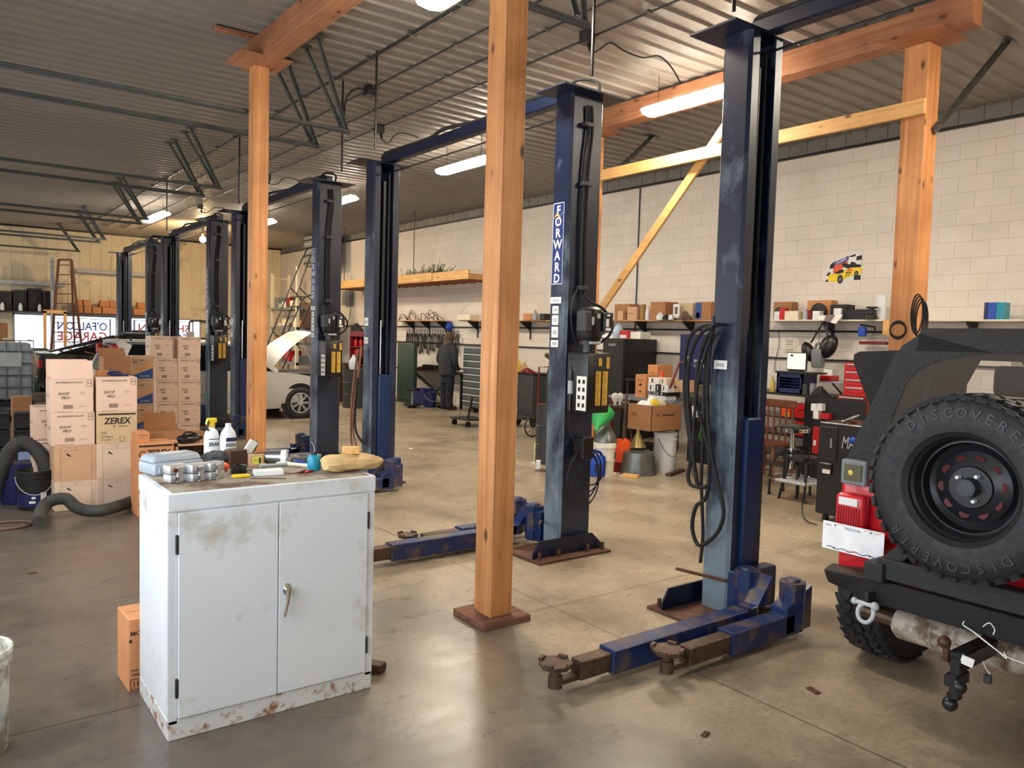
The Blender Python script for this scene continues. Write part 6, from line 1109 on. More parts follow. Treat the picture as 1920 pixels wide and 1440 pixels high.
# cable coil and work light on the second lift
P = []; bx = 4.575
for k, (dx, dz, w_, h_) in enumerate(((0, 0, .16, .40), (.03, .03, .15, .34), (-.02, -.03, .17, .44), (.06, .06, .14, .28))):
    m = MB(); m.tube([(4.16 + dx + w_ * math.sin(a), bx - .01 * k, .63 + dz + (h_ * .5) * math.cos(a)) for a in [2 * math.pi * q / 26 for q in range(27)]], .006, 6); P.append(('cable_loop', m, M['rubber']))
m = MB(); m.box(4.08, 4.2, bx - .07, bx + .06, .76, .94, .01); P.append(('cable_hook', m, M['black'])); thing('extension_cable', 'black cable looped low on the back of the second lift column', 'cable', P)
m = MB(); m.cyl((3.985, 4.56, 1.15), (3.985, 4.56, 1.28), .018, None, 12); n = MB(); n.cyl((3.985, 4.56, 1.28), (3.985, 4.56, 1.38), .024, None, 12); n2 = MB(); n2.cyl((3.985, 4.56, 1.38), (3.985, 4.56, 1.46), .02, .016, 12); n3 = MB(); n3.tube(smooth([(3.985, 4.56, 1.46), (3.985, 4.56, 1.50), (4.01, 4.56, 1.53), (3.985, 4.56, 1.555), (3.965, 4.56, 1.54)]), .003, 6); n4 = MB(); n4.tube(smooth([(3.985, 4.56, 1.15), (3.99, 4.555, 1.0), (4.05, 4.55, .85), (4.1, 4.55, .70), (4.18, 4.55, .6)]), .005, 6)
thing('work_light', 'black hook work light hanging left of the lift fluid tank', 'light', [('grip', m, M['black']), ('lens', n, M['lgrey']), ('head', n2, M['black']), ('hook', n3, M['dsteel']), ('cord', n4, M['rubber'])])
P = []
for k, pts in enumerate((((672, 655), (665, 700), (659, 760), (658, 820), (662, 850)), ((678, 650), (672, 700), (664, 760), (662, 810), (672, 845), (682, 850)), ((676, 660), (668, 740), (666, 800), (676, 825), (684, 832)))):
    m = MB(); m.tube(smooth([at(a, b, X=3.93) for a, b in pts], 6), .013, 8); P.append(('hose', m, M['tan'] if False else mat_hose if k < 2 else M['rubber'])) if k else P.append(('hose', m, (mat_hose := mat('brown_hose', (140, 94, 72), .5))))
thing('air_hose', 'brown air hoses hanging along the middle lift column', 'hose', P)
# ---------------------------------------------------------------- shop stool, tool cabinet and benches on the right
def stool(loc, sc=1, lab='', seat=.78):
    P = []; m = MB(); m.lathe([(0, seat - .055), (.17, seat - .055), (.19, seat - .05), (.19, seat - .012), (.175, seat - .01)], seg=32); s = MB(); s.lathe([(.175, seat - .012), (.17, seat + .01), (.12, seat + .022), (0, seat + .025)], seg=32); n = MB()
    for k in range(20): a = 2 * math.pi * k / 20; n.cyl((.188 * math.cos(a), .188 * math.sin(a), seat - .032), (.193 * math.cos(a), .193 * math.sin(a), seat - .032), .011, None, 8)
    P.append(('seat_rim', m, M['chrome'], [('rim_studs', n, M['black'])])); P.append(('seat_cushion', s, M['black']))
    m = MB(); m.cyl((0, 0, .30), (0, 0, seat - .05), .022, None, 14); m.cyl((0, 0, .50), (0, 0, .53), .05, None, 14); P.append(('screw_post', m, M['chrome']))
    m = MB(); m.box(-.10, .10, -.004, .004, .40, .52); m.box(-.004, .004, -.10, .10, .40, .52); P.append(('leg_bracket', m, M['black']))
    for k in range(4):
        a = math.pi / 4 + k * math.pi / 2; c, s_ = math.cos(a), math.sin(a); m = MB(); m.tube(smooth([(.04 * c, .04 * s_, .52), (.10 * c, .10 * s_, .50), (.20 * c, .20 * s_, .38), (.225 * c, .225 * s_, .33), (.23 * c, .23 * s_, .02)]), .014, 10); m.cyl((.23 * c, .23 * s_, 0), (.23 * c, .23 * s_, .04), .018, None, 10); P.append(('leg', m, M['black']))
    m = MB(); m.tube([(.245 * math.cos(t_), .245 * math.sin(t_), .20) for t_ in [2 * math.pi * k / 32 for k in range(33)]], .009, 8, False); P.append(('foot_ring', m, M['chrome']))
    return thing('shop_stool', lab, 'stool', P, loc, .12)
stool((at(1480, 928, z=0).x, at(1480, 928, z=0).y, 0), lab='round black and chrome shop stool with foot ring behind the near lift column')
P = []; X0, Ya, Yb = 6.93, 3.68, 4.27
m = MB(); m.box(X0, X0 + .55, Ya, Yb, .08, .97, .008); P.append(('body', m, M['black'])); m = MB(); m.box(X0 - .012, X0, Yb - .20, Yb - .02, .60, .93, .004); P.append(('side_box', m, M['blackm'])); m = MB(); m.box(X0 - .02, X0, Yb - .16, Yb - .03, .47, .58, .008); n = MB(); n.box(X0 - .022, X0 - .02, Yb - .15, Yb - .07, .48, .52); P.append(('side_handle', m, M['black'], [('label', n, M['paper'])]))
m = MB(); m.box(X0 - .014, X0 - .012, Yb - .15, Yb - .13, .73, .82); P.append(('lock_plate', m, M['steel'])); m = MB(); m.text('MATCO', (X0 - .003, Yb - .40, .80), (0, -1, 0), (0, 0, 1), .16, 0, .012, .32, shear=.2); P.append(('emblem', m, [M['lgrey']])); m = MB(); m.ball((X0 - .03, Yb - .37, .83), .035, 12); m.cyl((X0, Yb - .37, .83), (X0 - .03, Yb - .37, .83), .01); P.append(('blue_knob', m, M['blue']))
m = MB()
for k in range(7): m.ball((X0 - .012, Yb - .33 + .015 * (k % 2), .38 + .028 * k), .013, 8)
P.append(('cable_sockets', m, M['dsteel']))
for y in (Ya + .08, Yb - .08):
    for x in (X0 + .06, X0 + .48): m = MB(); m.cyl((x, y - .015, .04), (x, y + .015, .04), .04, None, 14); P.append(('caster', m, M['blackm']))
thing('tool_cabinet', 'black rolling tool cabinet with pale outlined lettering and a blue knob', 'cabinet', P)
for k, (a_, b_, mk, lab) in enumerate((((1548, 790), (1580, 786), 'lgrey', 'pale snips lying on the black tool cabinet'), ((1575, 788), (1610, 776), 'lgrey', 'long pale lever lying on the black tool cabinet'), ((1580, 790), (1600, 790), 'dred', 'red-handled tool on the black tool cabinet'))):
    m = MB(); p, q = at(*a_, z=1.0), at(*b_, z=1.0); p.x = max(p.x, 7.0); q.x = max(q.x, 7.05); p.z = q.z = .98; c = (p + q) / 2; m.tube([p - c + Vector((0, 0, .012)), Vector((0, 0, .012)), q - c + Vector((0, 0, .012))], .012, 8, True, [.008, .012, .010]); single('hand_tool', lab, 'tool', m, M[mk], (c.x, c.y, .972))
m = MB(); m.tube(smooth([at(1519, 840, X=6.9), at(1512, 900, X=7.0), at(1505, 940, X=7.1), at(1505, 965, z=.02), at(1515, 978, z=.02), at(1532, 984, z=.02)]), .006, 6); single('power_cord', 'thin black cord dropping from the tool cabinet to the floor', 'cord', m, M['rubber'])
# black table with crate and monitor
TX0 = 9.35; yA, yB = 5.55, 7.2; tz = 1.045
P = []; m = MB(); m.box(TX0, 10.1, yA, yB, tz - .03, tz, .004); P.append(('table_top', m, M['black']))
for y in (yA + .15, yB - .05):
    for x in (TX0 + .03, 10.05): m = MB(); m.bar((x, y, 0), (x, y, tz - .03), .04, .04); P.append(('leg', m, M['dsteel'] if y > 6 else mat('worn_yellow', (140, 120, 60), .6)))
for z in (.72, .48, .2): m = MB(); m.box(TX0 + .02, 10.08, yA + .02, yB, z - .02, z, .003); P.append(('lower_shelf', m, M['black']))
thing('metal_shelving', 'black metal shelving behind the stool, with the blue crate on top', 'shelf', P)
a, b, zb, zt_ = wext(1456, 1505, 699, 735, TX0 + .05); m = MB(); X0 = TX0 + .05; h = .27
for q in ((X0, X0 + .02, a, b, tz, tz + h * .25), (X0, X0 + .02, a, b, tz + h * .8, tz + h), (X0, X0 + .02, a, a + .04, tz, tz + h), (X0, X0 + .02, b - .04, b, tz, tz + h), (X0, X0 + .33, a, a + .02, tz, tz + h), (X0, X0 + .33, b - .02, b, tz, tz + h), (X0 + .31, X0 + .33, a, b, tz, tz + h), (X0, X0 + .33, a, b, tz, tz + .01)): m.box(*q)
for k in range(3):
    for j in range(4): m.box(X0 + .002, X0 + .018, b - .06 - .05 * j, b - .055 - .05 * j, tz + h * .25, tz + h * .8)
    m.box(X0 + .002, X0 + .018, a, b, tz + h * (.36 + .15 * k), tz + h * (.36 + .15 * k) + .006)
single('milk_crate', 'blue plastic crate on the black shelving, under the monitor', 'crate', m, M['navy'])
ztop = tz + h; m = MB(); m.box(X0 - .02, X0 + .38, a - .12, b + .02, ztop, ztop + .025, .003); single('flat_board', 'dark board lying on the blue crate under the monitor', 'board', m, M['black'])
y0, y1, _, _ = wext(1475, 1512, 661, 693, TX0 + .2); zb_ = ztop + .028; m = MB(); m.box(TX0 + .2, TX0 + .23, y0 - .0, y1, zb_ + .015, zb_ + .26, .004); s = MB(); s.box(TX0 + .197, TX0 + .1995, y0 + .012, y1 - .012, zb_ + .03, zb_ + .248); s.mat(1); s.box(TX0 + .1955, TX0 + .197, y1 - .10, y1 - .06, zb_ + .20, zb_ + .23); s.box(TX0 + .1955, TX0 + .197, y1 - .095, y1 - .085, zb_ + .13, zb_ + .14); s.box(TX0 + .1955, TX0 + .197, y1 - .095, y1 - .085, zb_ + .10, zb_ + .11); n = MB(); n.box(TX0 + .14, TX0 + .3, (y0 + y1) / 2 - .08, (y0 + y1) / 2 + .08, zb_ - .002, zb_ + .016, .003)
thing('computer_monitor', 'small lit computer monitor standing on the blue crate', 'monitor', [('bezel', m, M['black']), ('screen', s, [emis('screen_glow', (255, 226, 150), .13), M['black']]), ('stand', n, M['black'])])
vis('gold_bottle', 'gold oil bottle at the left end of the black shelving', 'bottle', mat('gold_', (178, 156, 84), .3), 1448, 733, 11, 28, TX0 + .06, BOT, tz); vis('thermos_jar', 'dark jar with white label beside the blue crate', 'jar', M['darkg'], 1510, 736, 12, 20, TX0 + .06, CAN, tz); vis('glass_jar', 'clear jar of screws right of the blue crate', 'jar', M['grey'], 1524, 736, 12, 22, TX0 + .06, CAN, tz)
heap('cable_heap', 'dark tangled cables hanging at the right end of the black shelving', 'cable', M['rubber'], 1537, 752, 36, 26, 9.2, None, 4, .2)
red_ = [(1480, 1500, 757, 768), (1500, 1515, 757, 768), (1478, 1496, 768, 776), (1496, 1512, 768, 776)]
nm = ['upper left', 'upper right', 'lower left', 'lower right']
for k, (a_, b_, t_, bo) in enumerate(red_): wbox('red_case', '%s red parts case on the middle shelf of the black shelving' % nm[k], 'case', I('red'), a_, b_, t_, bo, TX0 + .05, .25, z0=.722 + (.10 if k < 2 else 0))
wbox('red_case', 'single red case on the lower shelf behind the stool seat', 'case', I('red'), 1492, 1508, 786, 797, TX0 + .05, .2, z0=.482); wbox('orange_case', 'orange case on the middle shelf behind the stool', 'case', I('orange', 'yellow'), 1463, 1480, 762, 776, TX0 + .02, .2, z0=.722, deco=lbl(1, .5, 1, 0, .5))
for k, (px, lab) in enumerate(((1478, 'round dark drum part on the lowest shelf behind the stool, left'), (1500, 'round dark drum part on the lowest shelf behind the stool, right'))): vis('brake_drum', lab, 'car part', M['dsteel'], px, 835, 18, 18, TX0 + .12, CAN, .202)
# turned wooden chair behind the lift
P = []; cx, cy = 8.55, 5.95
wd = mat('cherry_wood', (112, 62, 40), .4, 0, .15)
for dx in (-.2, .2):
    for dy in (-.2, .2): m = MB(); m.lathe([(.018, 0), (.02, .1), (.03, .14), (.02, .18), (.03, .26), (.03, .34), (.02, .38), (.022, .44)], (cx + dx, cy + dy, 0), 10); P.append(('leg', m, wd))
m = MB(); m.box(cx - .23, cx + .23, cy - .23, cy + .23, .44, .475, .01); P.append(('seat', m, wd))
for k in range(5): m = MB(); m.lathe([(.012, .47), (.018, .6), (.012, .7), (.018, .8), (.01, .92)], (cx + .21, cy - .18 + .09 * k, 0), 8); P.append(('spindle', m, wd))
m = MB(); m.box(cx + .19, cx + .23, cy - .23, cy + .23, .9, 1.0, .012); P.append(('top_rail', m, wd)); m = MB()
for z, q in ((.15, (cx - .2, cx - .2)), (.20, (cx + .2, cx + .2))): m.tube([(q[0], cy - .2, z), (q[1], cy + .2, z)], .012, 6)
P.append(('stretcher', m, wd)); thing('wooden_chair', 'turned-leg reddish wooden chair behind the stool', 'chair', P)
# creeper-style round seat on the floor
m = MB(); m.box(-.22, .22, -.2, .2, .19, .22, .01); P = [('lower_tray', m, M['lgrey'])]; m = MB(); m.lathe([(0, .44), (.18, .44), (.18, .48), (0, .49)], seg=20); P.append(('seat', m, M['black'])); m = MB()
for a in range(4): m.bar((.18 * (1 if a % 2 else -1), .16 * (1 if a // 2 else -1), 0), (.10 * (1 if a % 2 else -1), .10 * (1 if a // 2 else -1), .44), .025, .025)
P.append(('leg', m, M['dsteel'])); thing('rolling_stool', 'low grey and black rolling seat behind the shop stool', 'stool', P, (7.75, 4.95, 0))
# red tool chests behind the off-road car
def chest(name, lab, X, a_, b_, t_, bo, mt, n, d=.45, z0=None, hm='lgrey'):
    y0, y1, zb, zt_ = wext(a_, b_, t_, bo, X); zb = z0 if z0 is not None else zb; m = MB(); m.box(X, X + d, y0, y1, zb, zt_, .006); P = [('body', m, mt)]; h = (zt_ - zb) / n
    for k in range(n): q = MB(); q.box(X - .012, X, y0 + .03, y1 - .03, zb + h * k + .01, zb + h * (k + 1) - .008, .003); e = MB(); e.box(X - .03, X - .012, y0 + .04, y1 - .04, zb + h * (k + 1) - .035, zb + h * (k + 1) - .018, .003); P.append(('drawer', q, mt, [('drawer_pull', e, M[hm])]))
    return thing(name, lab, 'tool chest', P)
chest('tool_chest', 'red tool chest with pale drawer pulls left of the black car door', 9.3, 1582, 1625, 680, 737, M['red'], 6, .4, .92)
chest('tool_chest', 'black and red tool chest beneath the red one', 9.15, 1568, 1625, 742, 800, M['dred'], 4, .5, .35); m = MB(); m.box(9.12, 9.75, 4.25, 5.15, .82, .86, .004); m.box(9.2, 9.7, 4.3, 4.36, 0, .82); m.box(9.2, 9.7, 5.04, 5.1, 0, .82); single('steel_stand', 'dark steel stand under the red tool chest', 'stand', m, M['dsteel'])
heap('parts_heap', 'heap of greasy metal parts on the stand beside the red tool chest', 'car part', M['dsteel'], 1585, 738, 40, 14, 9.1, .865, 9, .2)
wbox('white_gauge', 'white card in a dark frame standing on the red box', 'gauge', I('paper'), 1544, 1560, 693, 704, 9.9, .03, z0=1.27); P = []
m = MB(); y0, y1, _, _ = wext(1535, 1580, 705, 712, 9.85); m.box(9.85, 10.35, y0, y1, 1.20, 1.22, .003); n = MB(); n.bar((10.38, (y0 + y1) / 2, .9), (9.9, (y0 + y1) / 2, 1.2), .02, .02); thing('small_wall_shelf', 'small wall shelf holding a red box and white card', 'shelf', [('shelf_board', m, M['lgrey']), ('bracket', n, M['black'])]); wbox('red_box', 'flat red box on the small wall shelf', 'box', I('red'), 1537, 1558, 704, 711, 9.86, .2, z0=1.222)
for k, (a_, b_, t_, bo, mk, lab) in enumerate(((1520, 1530, 757, 770, 'white', 'left white box hanging right of the black shelving'), (1531, 1541, 757, 770, 'white', 'right white box hanging right of the black shelving'), (1524, 1534, 770, 785, 'paper', 'white bottle under the white boxes'), (1538, 1554, 775, 785, 'red', 'red can beside the white bottle'), (1523, 1535, 800, 850, 'red', 'tall red and white bag behind the tool cabinet'))): wbox('small_box', lab, 'box', I(mk, 'white'), a_, b_, t_, bo, 8.9, .1, deco=lbl(1, .2, .6, .3, .5) if k == 4 else None, z0=at(a_, bo, X=8.9).z)
m = MB(); m.box(8.88, 9.12, 4.95, 5.75, .0, .02); m.box(8.98, 9.0, 4.95, 5.75, 0, 1.05); single('pegboard_rack', 'dark upright rack holding small boxes behind the tool cabinet', 'rack', m, M['black'])
wbox('red_beam', 'dark red metal rail on the wall above the open car door', 'rail', I('dred'), 1610, 1660, 640, 646, 10.2, .1)
# cables on the right post
P = []
for k in range(4): m = MB(); m.tube([(6.9, 3.38 - .015 * k + .05 * math.sin(a), 2.0 + .17 * math.cos(a) - .02 * k) for a in [2 * math.pi * q / 20 for q in range(21)]], .007, 6); P.append(('cable_loop', m, M['rubber']))
thing('hanging_cable', 'black cable coil hanging on the right timber post above the car roof', 'cable', P)
P = []
for k in range(3): m = MB(); m.tube([(6.92, 3.55 + .07 * math.sin(a), 1.86 + (.06 + .01 * k) * math.cos(a)) for a in [2 * math.pi * q / 20 for q in range(21)]], .006, 6); P.append(('cable_loop', m, M['rubber']))
thing('hanging_cable', 'small black cable loop in front of the right timber post', 'cable', P)
# ---------------------------------------------------------------- middle background
# tool chest behind the central post
CH = chest('tool_chest', 'tall grey tool chest with bright drawer pulls, right of the standing person', 9.75, 868, 905, 650, 755, mat('chest_grey', (84, 92, 94), .4), 9, .5, .12, 'white'); m = MB(); [m.cyl((9.85 + .3 * (k % 2), 13.95 + .5 * (k // 2), .06), (9.85 + .3 * (k % 2), 14.0 + .5 * (k // 2), .06), .06, None, 12) for k in range(4)]; qq = obj('casters', m, M['black'], CH); qq.location = -CH.location
P = []; y0, y1, zb, zt_ = wext(960, 998, 706, 795, 9.2); m = MB(); m.box(9.2, 9.75, y0, y1, .2, 1.0, .01); P.append(('cart_body', m, M['darkg'])); m = MB(); m.box(9.0, 9.2, y0, y1, .15, .2); P.append(('cart_ledge', m, M['darkg'])); m = MB(); m.box(9.19, 9.76, y0 - .01, y1 + .2, 1.0, 1.03, .004); P.append(('cart_top', m, M['black']))
for y in (y0 + .06, y1 - .06): m = MB(); m.cyl((9.3, y - .02, .09), (9.3, y + .02, .09), .09, None, 14); P.append(('wheel', m, M['rubber']))
thing('shop_cart', 'dark grey shop cart behind the central timber post', 'cart', P); heap('yellow_bag', 'yellow bag among clutter on the dark grey cart', 'bag', M['yellow'], 970, 690, 14, 22, 9.35, 1.03, 2); heap('cardboard_scrap', 'tan crumpled card on the dark grey cart', 'card', M['card'], 982, 690, 20, 16, 9.5, 1.03, 6); heap('dark_rag', 'dark red rags on the dark grey cart', 'rag', M['dred'], 990, 692, 26, 8, 9.3, 1.03, 7)
vis('spray_bottle', 'pale yellow bottle in front of the dark grey cart', 'bottle', M['cream'], 966, 768, 8, 22, 9.1, BOT, .201); 
P = []; m = MB(); m.lathe([(0, .1), (.10, .1), (.115, .14), (.115, 1.15), (.08, 1.25), (.03, 1.3), (.03, 1.36), (0, 1.36)], (8.35, 10.0, 0), 18); P.append(('gas_cylinder', m, M['dgreen'])); m = MB(); m.tube([(8.35, 10.0, 1.34), (8.28, 10.1, 1.4)], .03, 8); m.ball((8.28, 10.11, 1.42), .04, 10); P.append(('regulator', m, M['iron'])); m = MB(); m.tube([(8.2, 10.2, .1), (8.2, 10.2, 1.22), (8.45, 10.2, 1.22)], .014, 6); m.tube([(8.2, 10.2, .6), (8.4, 9.9, .6)], .014, 6); P.append(('cart_frame', m, M['dred']))
for y in (10.45, 9.8): m = MB(); m.tube([(8.3 + .17 * math.cos(a), y, .19 + .17 * math.sin(a)) for a in [2 * math.pi * k / 20 for k in range(21)]], .014, 6, False); [m.tube([(8.3, y, .19), (8.3 + .17 * math.cos(k * math.pi / 4), y, .19 + .17 * math.sin(k * math.pi / 4))], .005, 4) for k in range(8)]; P.append(('spoked_wheel', m, M['dsteel']))
thing('cylinder_cart', 'green gas cylinder on a spoked-wheel cart left of the lift motor column', 'cart', P)
def drum(x, y, r, h, lab, mt=None): m = MB(); m.lathe([(0, 0), (r, 0), (r, h * .33), (r * 1.03, h * .34), (r, h * .35), (r, h * .65), (r * 1.03, h * .66), (r, h * .67), (r, h), (r * .95, h), (r * .95, h - .02), (0, h - .02)], seg=26); single('steel_drum', lab, 'drum', m, mt or M['darkg'], (x, y, 0))
drum(6.85, 8.2, .22, .78, 'narrow dark drum on the floor just left of the lift motor column'); drum(7.9, 16.5, .29, .88, 'dark steel drum beside the brown hanging hoses')
m = MB(); m.lathe([(0, 0), (.07, 0), (.075, .22), (.05, .3), (.03, .32), (.03, .36), (0, .36)], seg=14); single('yellow_jug', 'pale yellow jug on the floor beside the lift motor column', 'jug', m, mat('pale_yellow', (226, 226, 160), .4), at(1019, 866, z=0) + Vector((0, .1, 0))); m = MB(); m.lathe([(0, 0), (.032, 0), (.032, .12), (0, .12)], seg=12); single('small_can', 'small white can on the floor left of the lift motor column', 'can', m, M['white'], at(1009, 880, z=0)); m = MB(); m.lathe([(0, 0), (.11, 0), (.09, .01), (0, .012)], seg=16); single('oil_pad', 'dark oily pad under the small white can', 'pad', m, M['brown'], at(1013, 884, z=0) + Vector((.05, .02, 0)))
# little dolly behind the central post
P = []; p = at(887, 800, z=0); m = MB(); m.box(p.x - .2, p.x + .3, p.y - .1, p.y + .5, .12, .15, .005); P.append(('deck', m, M['blackm']))
for dx, dy in ((-.15, -.05), (-.15, .42), (.22, -.05)): m = MB(); m.cyl((p.x + dx, p.y + dy - .02, .055), (p.x + dx, p.y + dy + .02, .055), .055, None, 12); P.append(('caster', m, M['rubber']))
m = MB(); m.bar((p.x - .12, p.y, .15), (p.x, p.y + .05, .55), .03, .03); P.append(('upright', m, M['black'])); thing('wheeled_dolly', 'low black wheeled dolly left of the central post foot', 'dolly', P)
# bench
P = []; y0, y1 = 15.2, 18.4; m = MB(); m.box(9.95, 10.38, y0, y1, .80, .84, .004); P.append(('bench_top', m, M['brown']))
for y in (y0 + .1, y1 - .1):
    for x in (10.0, 10.33): m = MB(); m.bar((x, y, 0), (x, y, .8), .05, .05); P.append(('leg', m, M['dsteel']))
m = MB(); m.bar((10.0, 16.2, .25), (10.0, 17.6, .78), .06, .04, (1, 0, 0)); P.append(('brace', m, M['darkg'])); thing('work_bench', 'long dark work bench under the rack of belts', 'bench', P)
vis('paper_roll', 'white paper roll standing on the work bench', 'roll', M['white'], 774, 700, 9, 20, 10.05, CAN, .84); wbox('black_radio', 'black boxy device on the work bench left of the person', 'device', I('black', 'red'), 792, 815, 684, 702, 10.0, .25, .84); heap('red_rags', 'dark red rags on the work bench', 'rag', M['dred'], 795, 704, 34, 6, 10.07, .84, 3); heap('grey_bag', 'long grey padded cover on the work bench', 'bag', M['darkg'], 758, 703, 34, 8, 10.07, .84, 5)
m = MB(); y0, y1, _, _ = wext(744, 775, 640, 745, 9.6); m.box(9.6, 9.72, y0, y1, .05, 1.5, .03, 2); m.box(9.55, 9.8, y0, y1, 0, .05); single('sheet_metal', 'tall dark green panel leaning behind the work bench left end', 'panel', m, M['dgreen'])
def vstool(x, y, lab): P = []; m = MB(); m.lathe([(0, .40), (.17, .40), (.18, .43), (.17, .46), (0, .47)], seg=20); P.append(('seat', m, M['black'])); m = MB(); m.cyl((0, 0, .08), (0, 0, .4), .02); P.append(('post', m, M['lgrey'])); m = MB(); m.lathe([(.1, .06), (.20, .05), (.21, .08), (.2, .1), (.1, .1)], seg=18, close=True); m.cyl((0, 0, .0), (0, 0, .09), .10, None, 12); P.append(('base', m, M['black'])); return thing('mechanic_stool', lab, 'stool', P, (x, y, 0))
vstool(9.1, 16.0, 'round black mechanic stool on the floor before the work bench'); vstool(9.75, 15.75, 'second black stool just left of the standing person')
bucket(.16, .36, M['navy'], 'plastic_bucket', 'dark blue bucket with a red label under the work bench', (9.55, 15.95, 0)); m = MB(); m.box(9.6, 9.9, 16.35, 16.85, 0, .4, .01); single('blue_bin', 'dark blue bin under the work bench beside the bucket', 'bin', m, M['navy'])
# belt rack
m = MB(); m.box(XW - .035, XW - .004, 15.9, 18.6, 1.52, 1.66, .003); P = [('card_strip', m, M['paper'])]; random.seed(11)
for k in range(34):
    y = 16.0 + .077 * k; L_ = random.uniform(.35, .55); n = MB(); w_ = random.uniform(.02, .045); n.tube([(XW - .06 - .004 * (k % 3), y + w_ * math.sin(a), 1.74 - L_ * .5 + (L_ * .5) * math.cos(a)) for a in [2 * math.pi * q / 14 for q in range(15)]], .010, 5, False)
    if L_ > 0: single('drive_belt', 'black drive belt hanging in the row of belts over the work bench', 'belt', n, M['rubber'], group='drive belts on the wall rack')
thing('belt_rack', 'white card strip rack that holds the row of black belts', 'rack', P)
for k in range(20):
    n = MB(); y = 16.05 + .13 * k; n.tube([(XW - .06, y + .03 * math.sin(a), 1.78 + .045 * math.cos(a)) for a in [2 * math.pi * q / 10 for q in range(11)]], .008, 5, False); single('belt_clip', 'small black loop sticking up over the card strip of the belt rack', 'loop', n, M['rubber'], group='loops above the belt rack')
a = at(842, 612, X=10.31); m = MB(); m.ball((0, 0, 0), .115, 12, (.7, .8, 1.1)); n = MB(); n.tube([(0, 0, -.06), (.02, -.06, -.2)], .03, 8); thing('blue_hat', 'shiny blue hat hanging on the wall above the person', 'cap', [('crown', m, M['blue']), ('strap', n, M['black'])], a)
wbox('pale_box', 'pale yellow box on the wall shelf right of the person', 'box', I('cream'), 857, 881, 590, 602, 9.95, .25, 2.065); random.seed(3)
for k, (ya, yb, lab, cx_) in enumerate(((16.5, 18.8, 'tangle of black wires heaped on the short wall shelf', 10.2), (18.9, 20.5, 'tangle of dark wires on the wall left of the middle lift', 10.2))):
    m = MB()
    for j in range(12): y_ = random.uniform(ya, yb - .5); m.tube(smooth([(cx_ + random.uniform(-.1, .1), y_, 2.08), (cx_, y_ + .15, 2.12 + random.random() * .12), (cx_, y_ + .35, 2.10 + random.random() * .25), (cx_ + random.uniform(-.1, .1), y_ + .5, 2.08)]), .008, 5)
    if k == 0: single('wire_tangle', lab, 'wire', m, M['rubber'])
m = MB(); m.tube([at(860, 590, X=10.1), at(878, 571, X=10.1)], .012, 6); single('thin_stick', 'thin pale stick leaning up from the pale yellow box', 'stick', m, M['cream'])
for a_, b_, mk, lab, nm_ in ((981, 996, 'cardo', 'tan carton on the wall shelf right of the central post', 'cardboard_carton'), (1011, 1020, 'black', 'black box on the shelf just left of the lift motor column', 'small_box')): wbox(nm_, lab, 'box', I(mk), a_, b_, 588, 604, 9.98, .2, 2.065)
vis('clear_bottle', 'cloudy bottle with red label beside the tan carton', 'bottle', M['lgrey'], 1003, 605, 11, 19, 10.0, BOT, 2.065)
# red cabinet and jug by the second lift
P = []; y0, y1, zb, zt_ = wext(655, 690, 625, 765, 9.7); m = MB(); m.box(9.7, 10.3, y0, y1, 1.6, 1.75, .006); m.box(9.7, 10.3, y0, y0 + .03, 0, 1.6); m.box(9.7, 10.3, y1 - .03, y1, 0, 1.6); m.box(10.27, 10.3, y0, y1, 0, 1.6)
P.append(('cabinet_shell', m, M['dred']))
for z in (.8, 1.05, 1.3): n = MB(); n.box(9.7, 10.28, y0 + .03, y1 - .03, z, z + .02); P.append(('shelf', n, M['dred']))
thing('red_locker', 'open dark red cabinet behind the brown hoses', 'cabinet', P)
for k in range(4): vis('red_bottle', 'red bottle in the open dark red cabinet, %s' % ['upper left', 'upper right', 'lower left', 'lower right'][k], 'bottle', M['red'], 668 + 9 * (k % 2), 668 if k < 2 else 690, 8, 18, 9.85, BOT, 1.32 if k < 2 else 1.07)
m = MB(); m.box(8.0, 8.4, 15.95, 16.3, 0, .0); m = MB(); m.lathe([(0, 0), (.09, 0), (.095, .2), (.05, .28), (.035, .3), (.035, .34), (0, .34)], seg=14); single('washer_jug', 'white and blue jug standing on the dark steel drum', 'jug', m, [mat('jug_white', (214, 222, 236), .3)], (7.84, 16.5, .865)); heap('wire_pile', 'dark tangled parts on top of the open dark red cabinet', 'wire', M['rubber'], 668, 624, 36, 14, 9.8, 1.752, 4)
m = MB(); y0, y1, zb, zt_ = wext(641, 655, 545, 572, XW - .15); m.box(XW - .15, XW - .003, y0, y1, zb, zt_, .005); n = MB(); n.tube(smooth([at(657, 562, X=10.3), at(657, 580, X=10.3), at(654, 600, X=10.3), at(650, 612, X=10.3)]), .01, 6); thing('breaker_box', 'grey electric box with a hanging cord on the block wall', 'panel', [('box', m, M['grey']), ('cord', n, M['rubber'])])
# hanging timber platform
P = []; ya, yb = 14.3, 21.6; zf = 2.94
m = MB(); m.box(9.45, 9.49, ya + 0.0, yb, zf, zf + .20, .003); P.append(('front_board', m, M['woody2'] if 'woody2' in M else M['woodp'])); m = MB(); m.box(9.43, 9.45, ya + 1.5, yb - 1, zf + .02, zf + .21, .003); P.append(('front_board', m, M['woodp'])); m = MB(); m.box(9.49, XW - .01, ya, ya + .04, zf, zf + .12); P.append(('end_board', m, M['woodp']))
m = MB(); m.box(9.49, XW - .01, ya + .04, yb, zf + .10, zf + .12); P.append(('deck', m, M['woody']))
for k in range(18): m = MB(); m.box(9.49, XW - .01, ya + .3 + .4 * k, ya + .34 + .4 * k, zf, zf + .10); P.append(('joist', m, M['woody']))
for y in (16.7, 20.6): m = MB(); m.tube([(9.46, y, zf + .1), (9.46, y, ZC)], .010, 6); P.append(('hanging_rod', m, M['dsteel']))
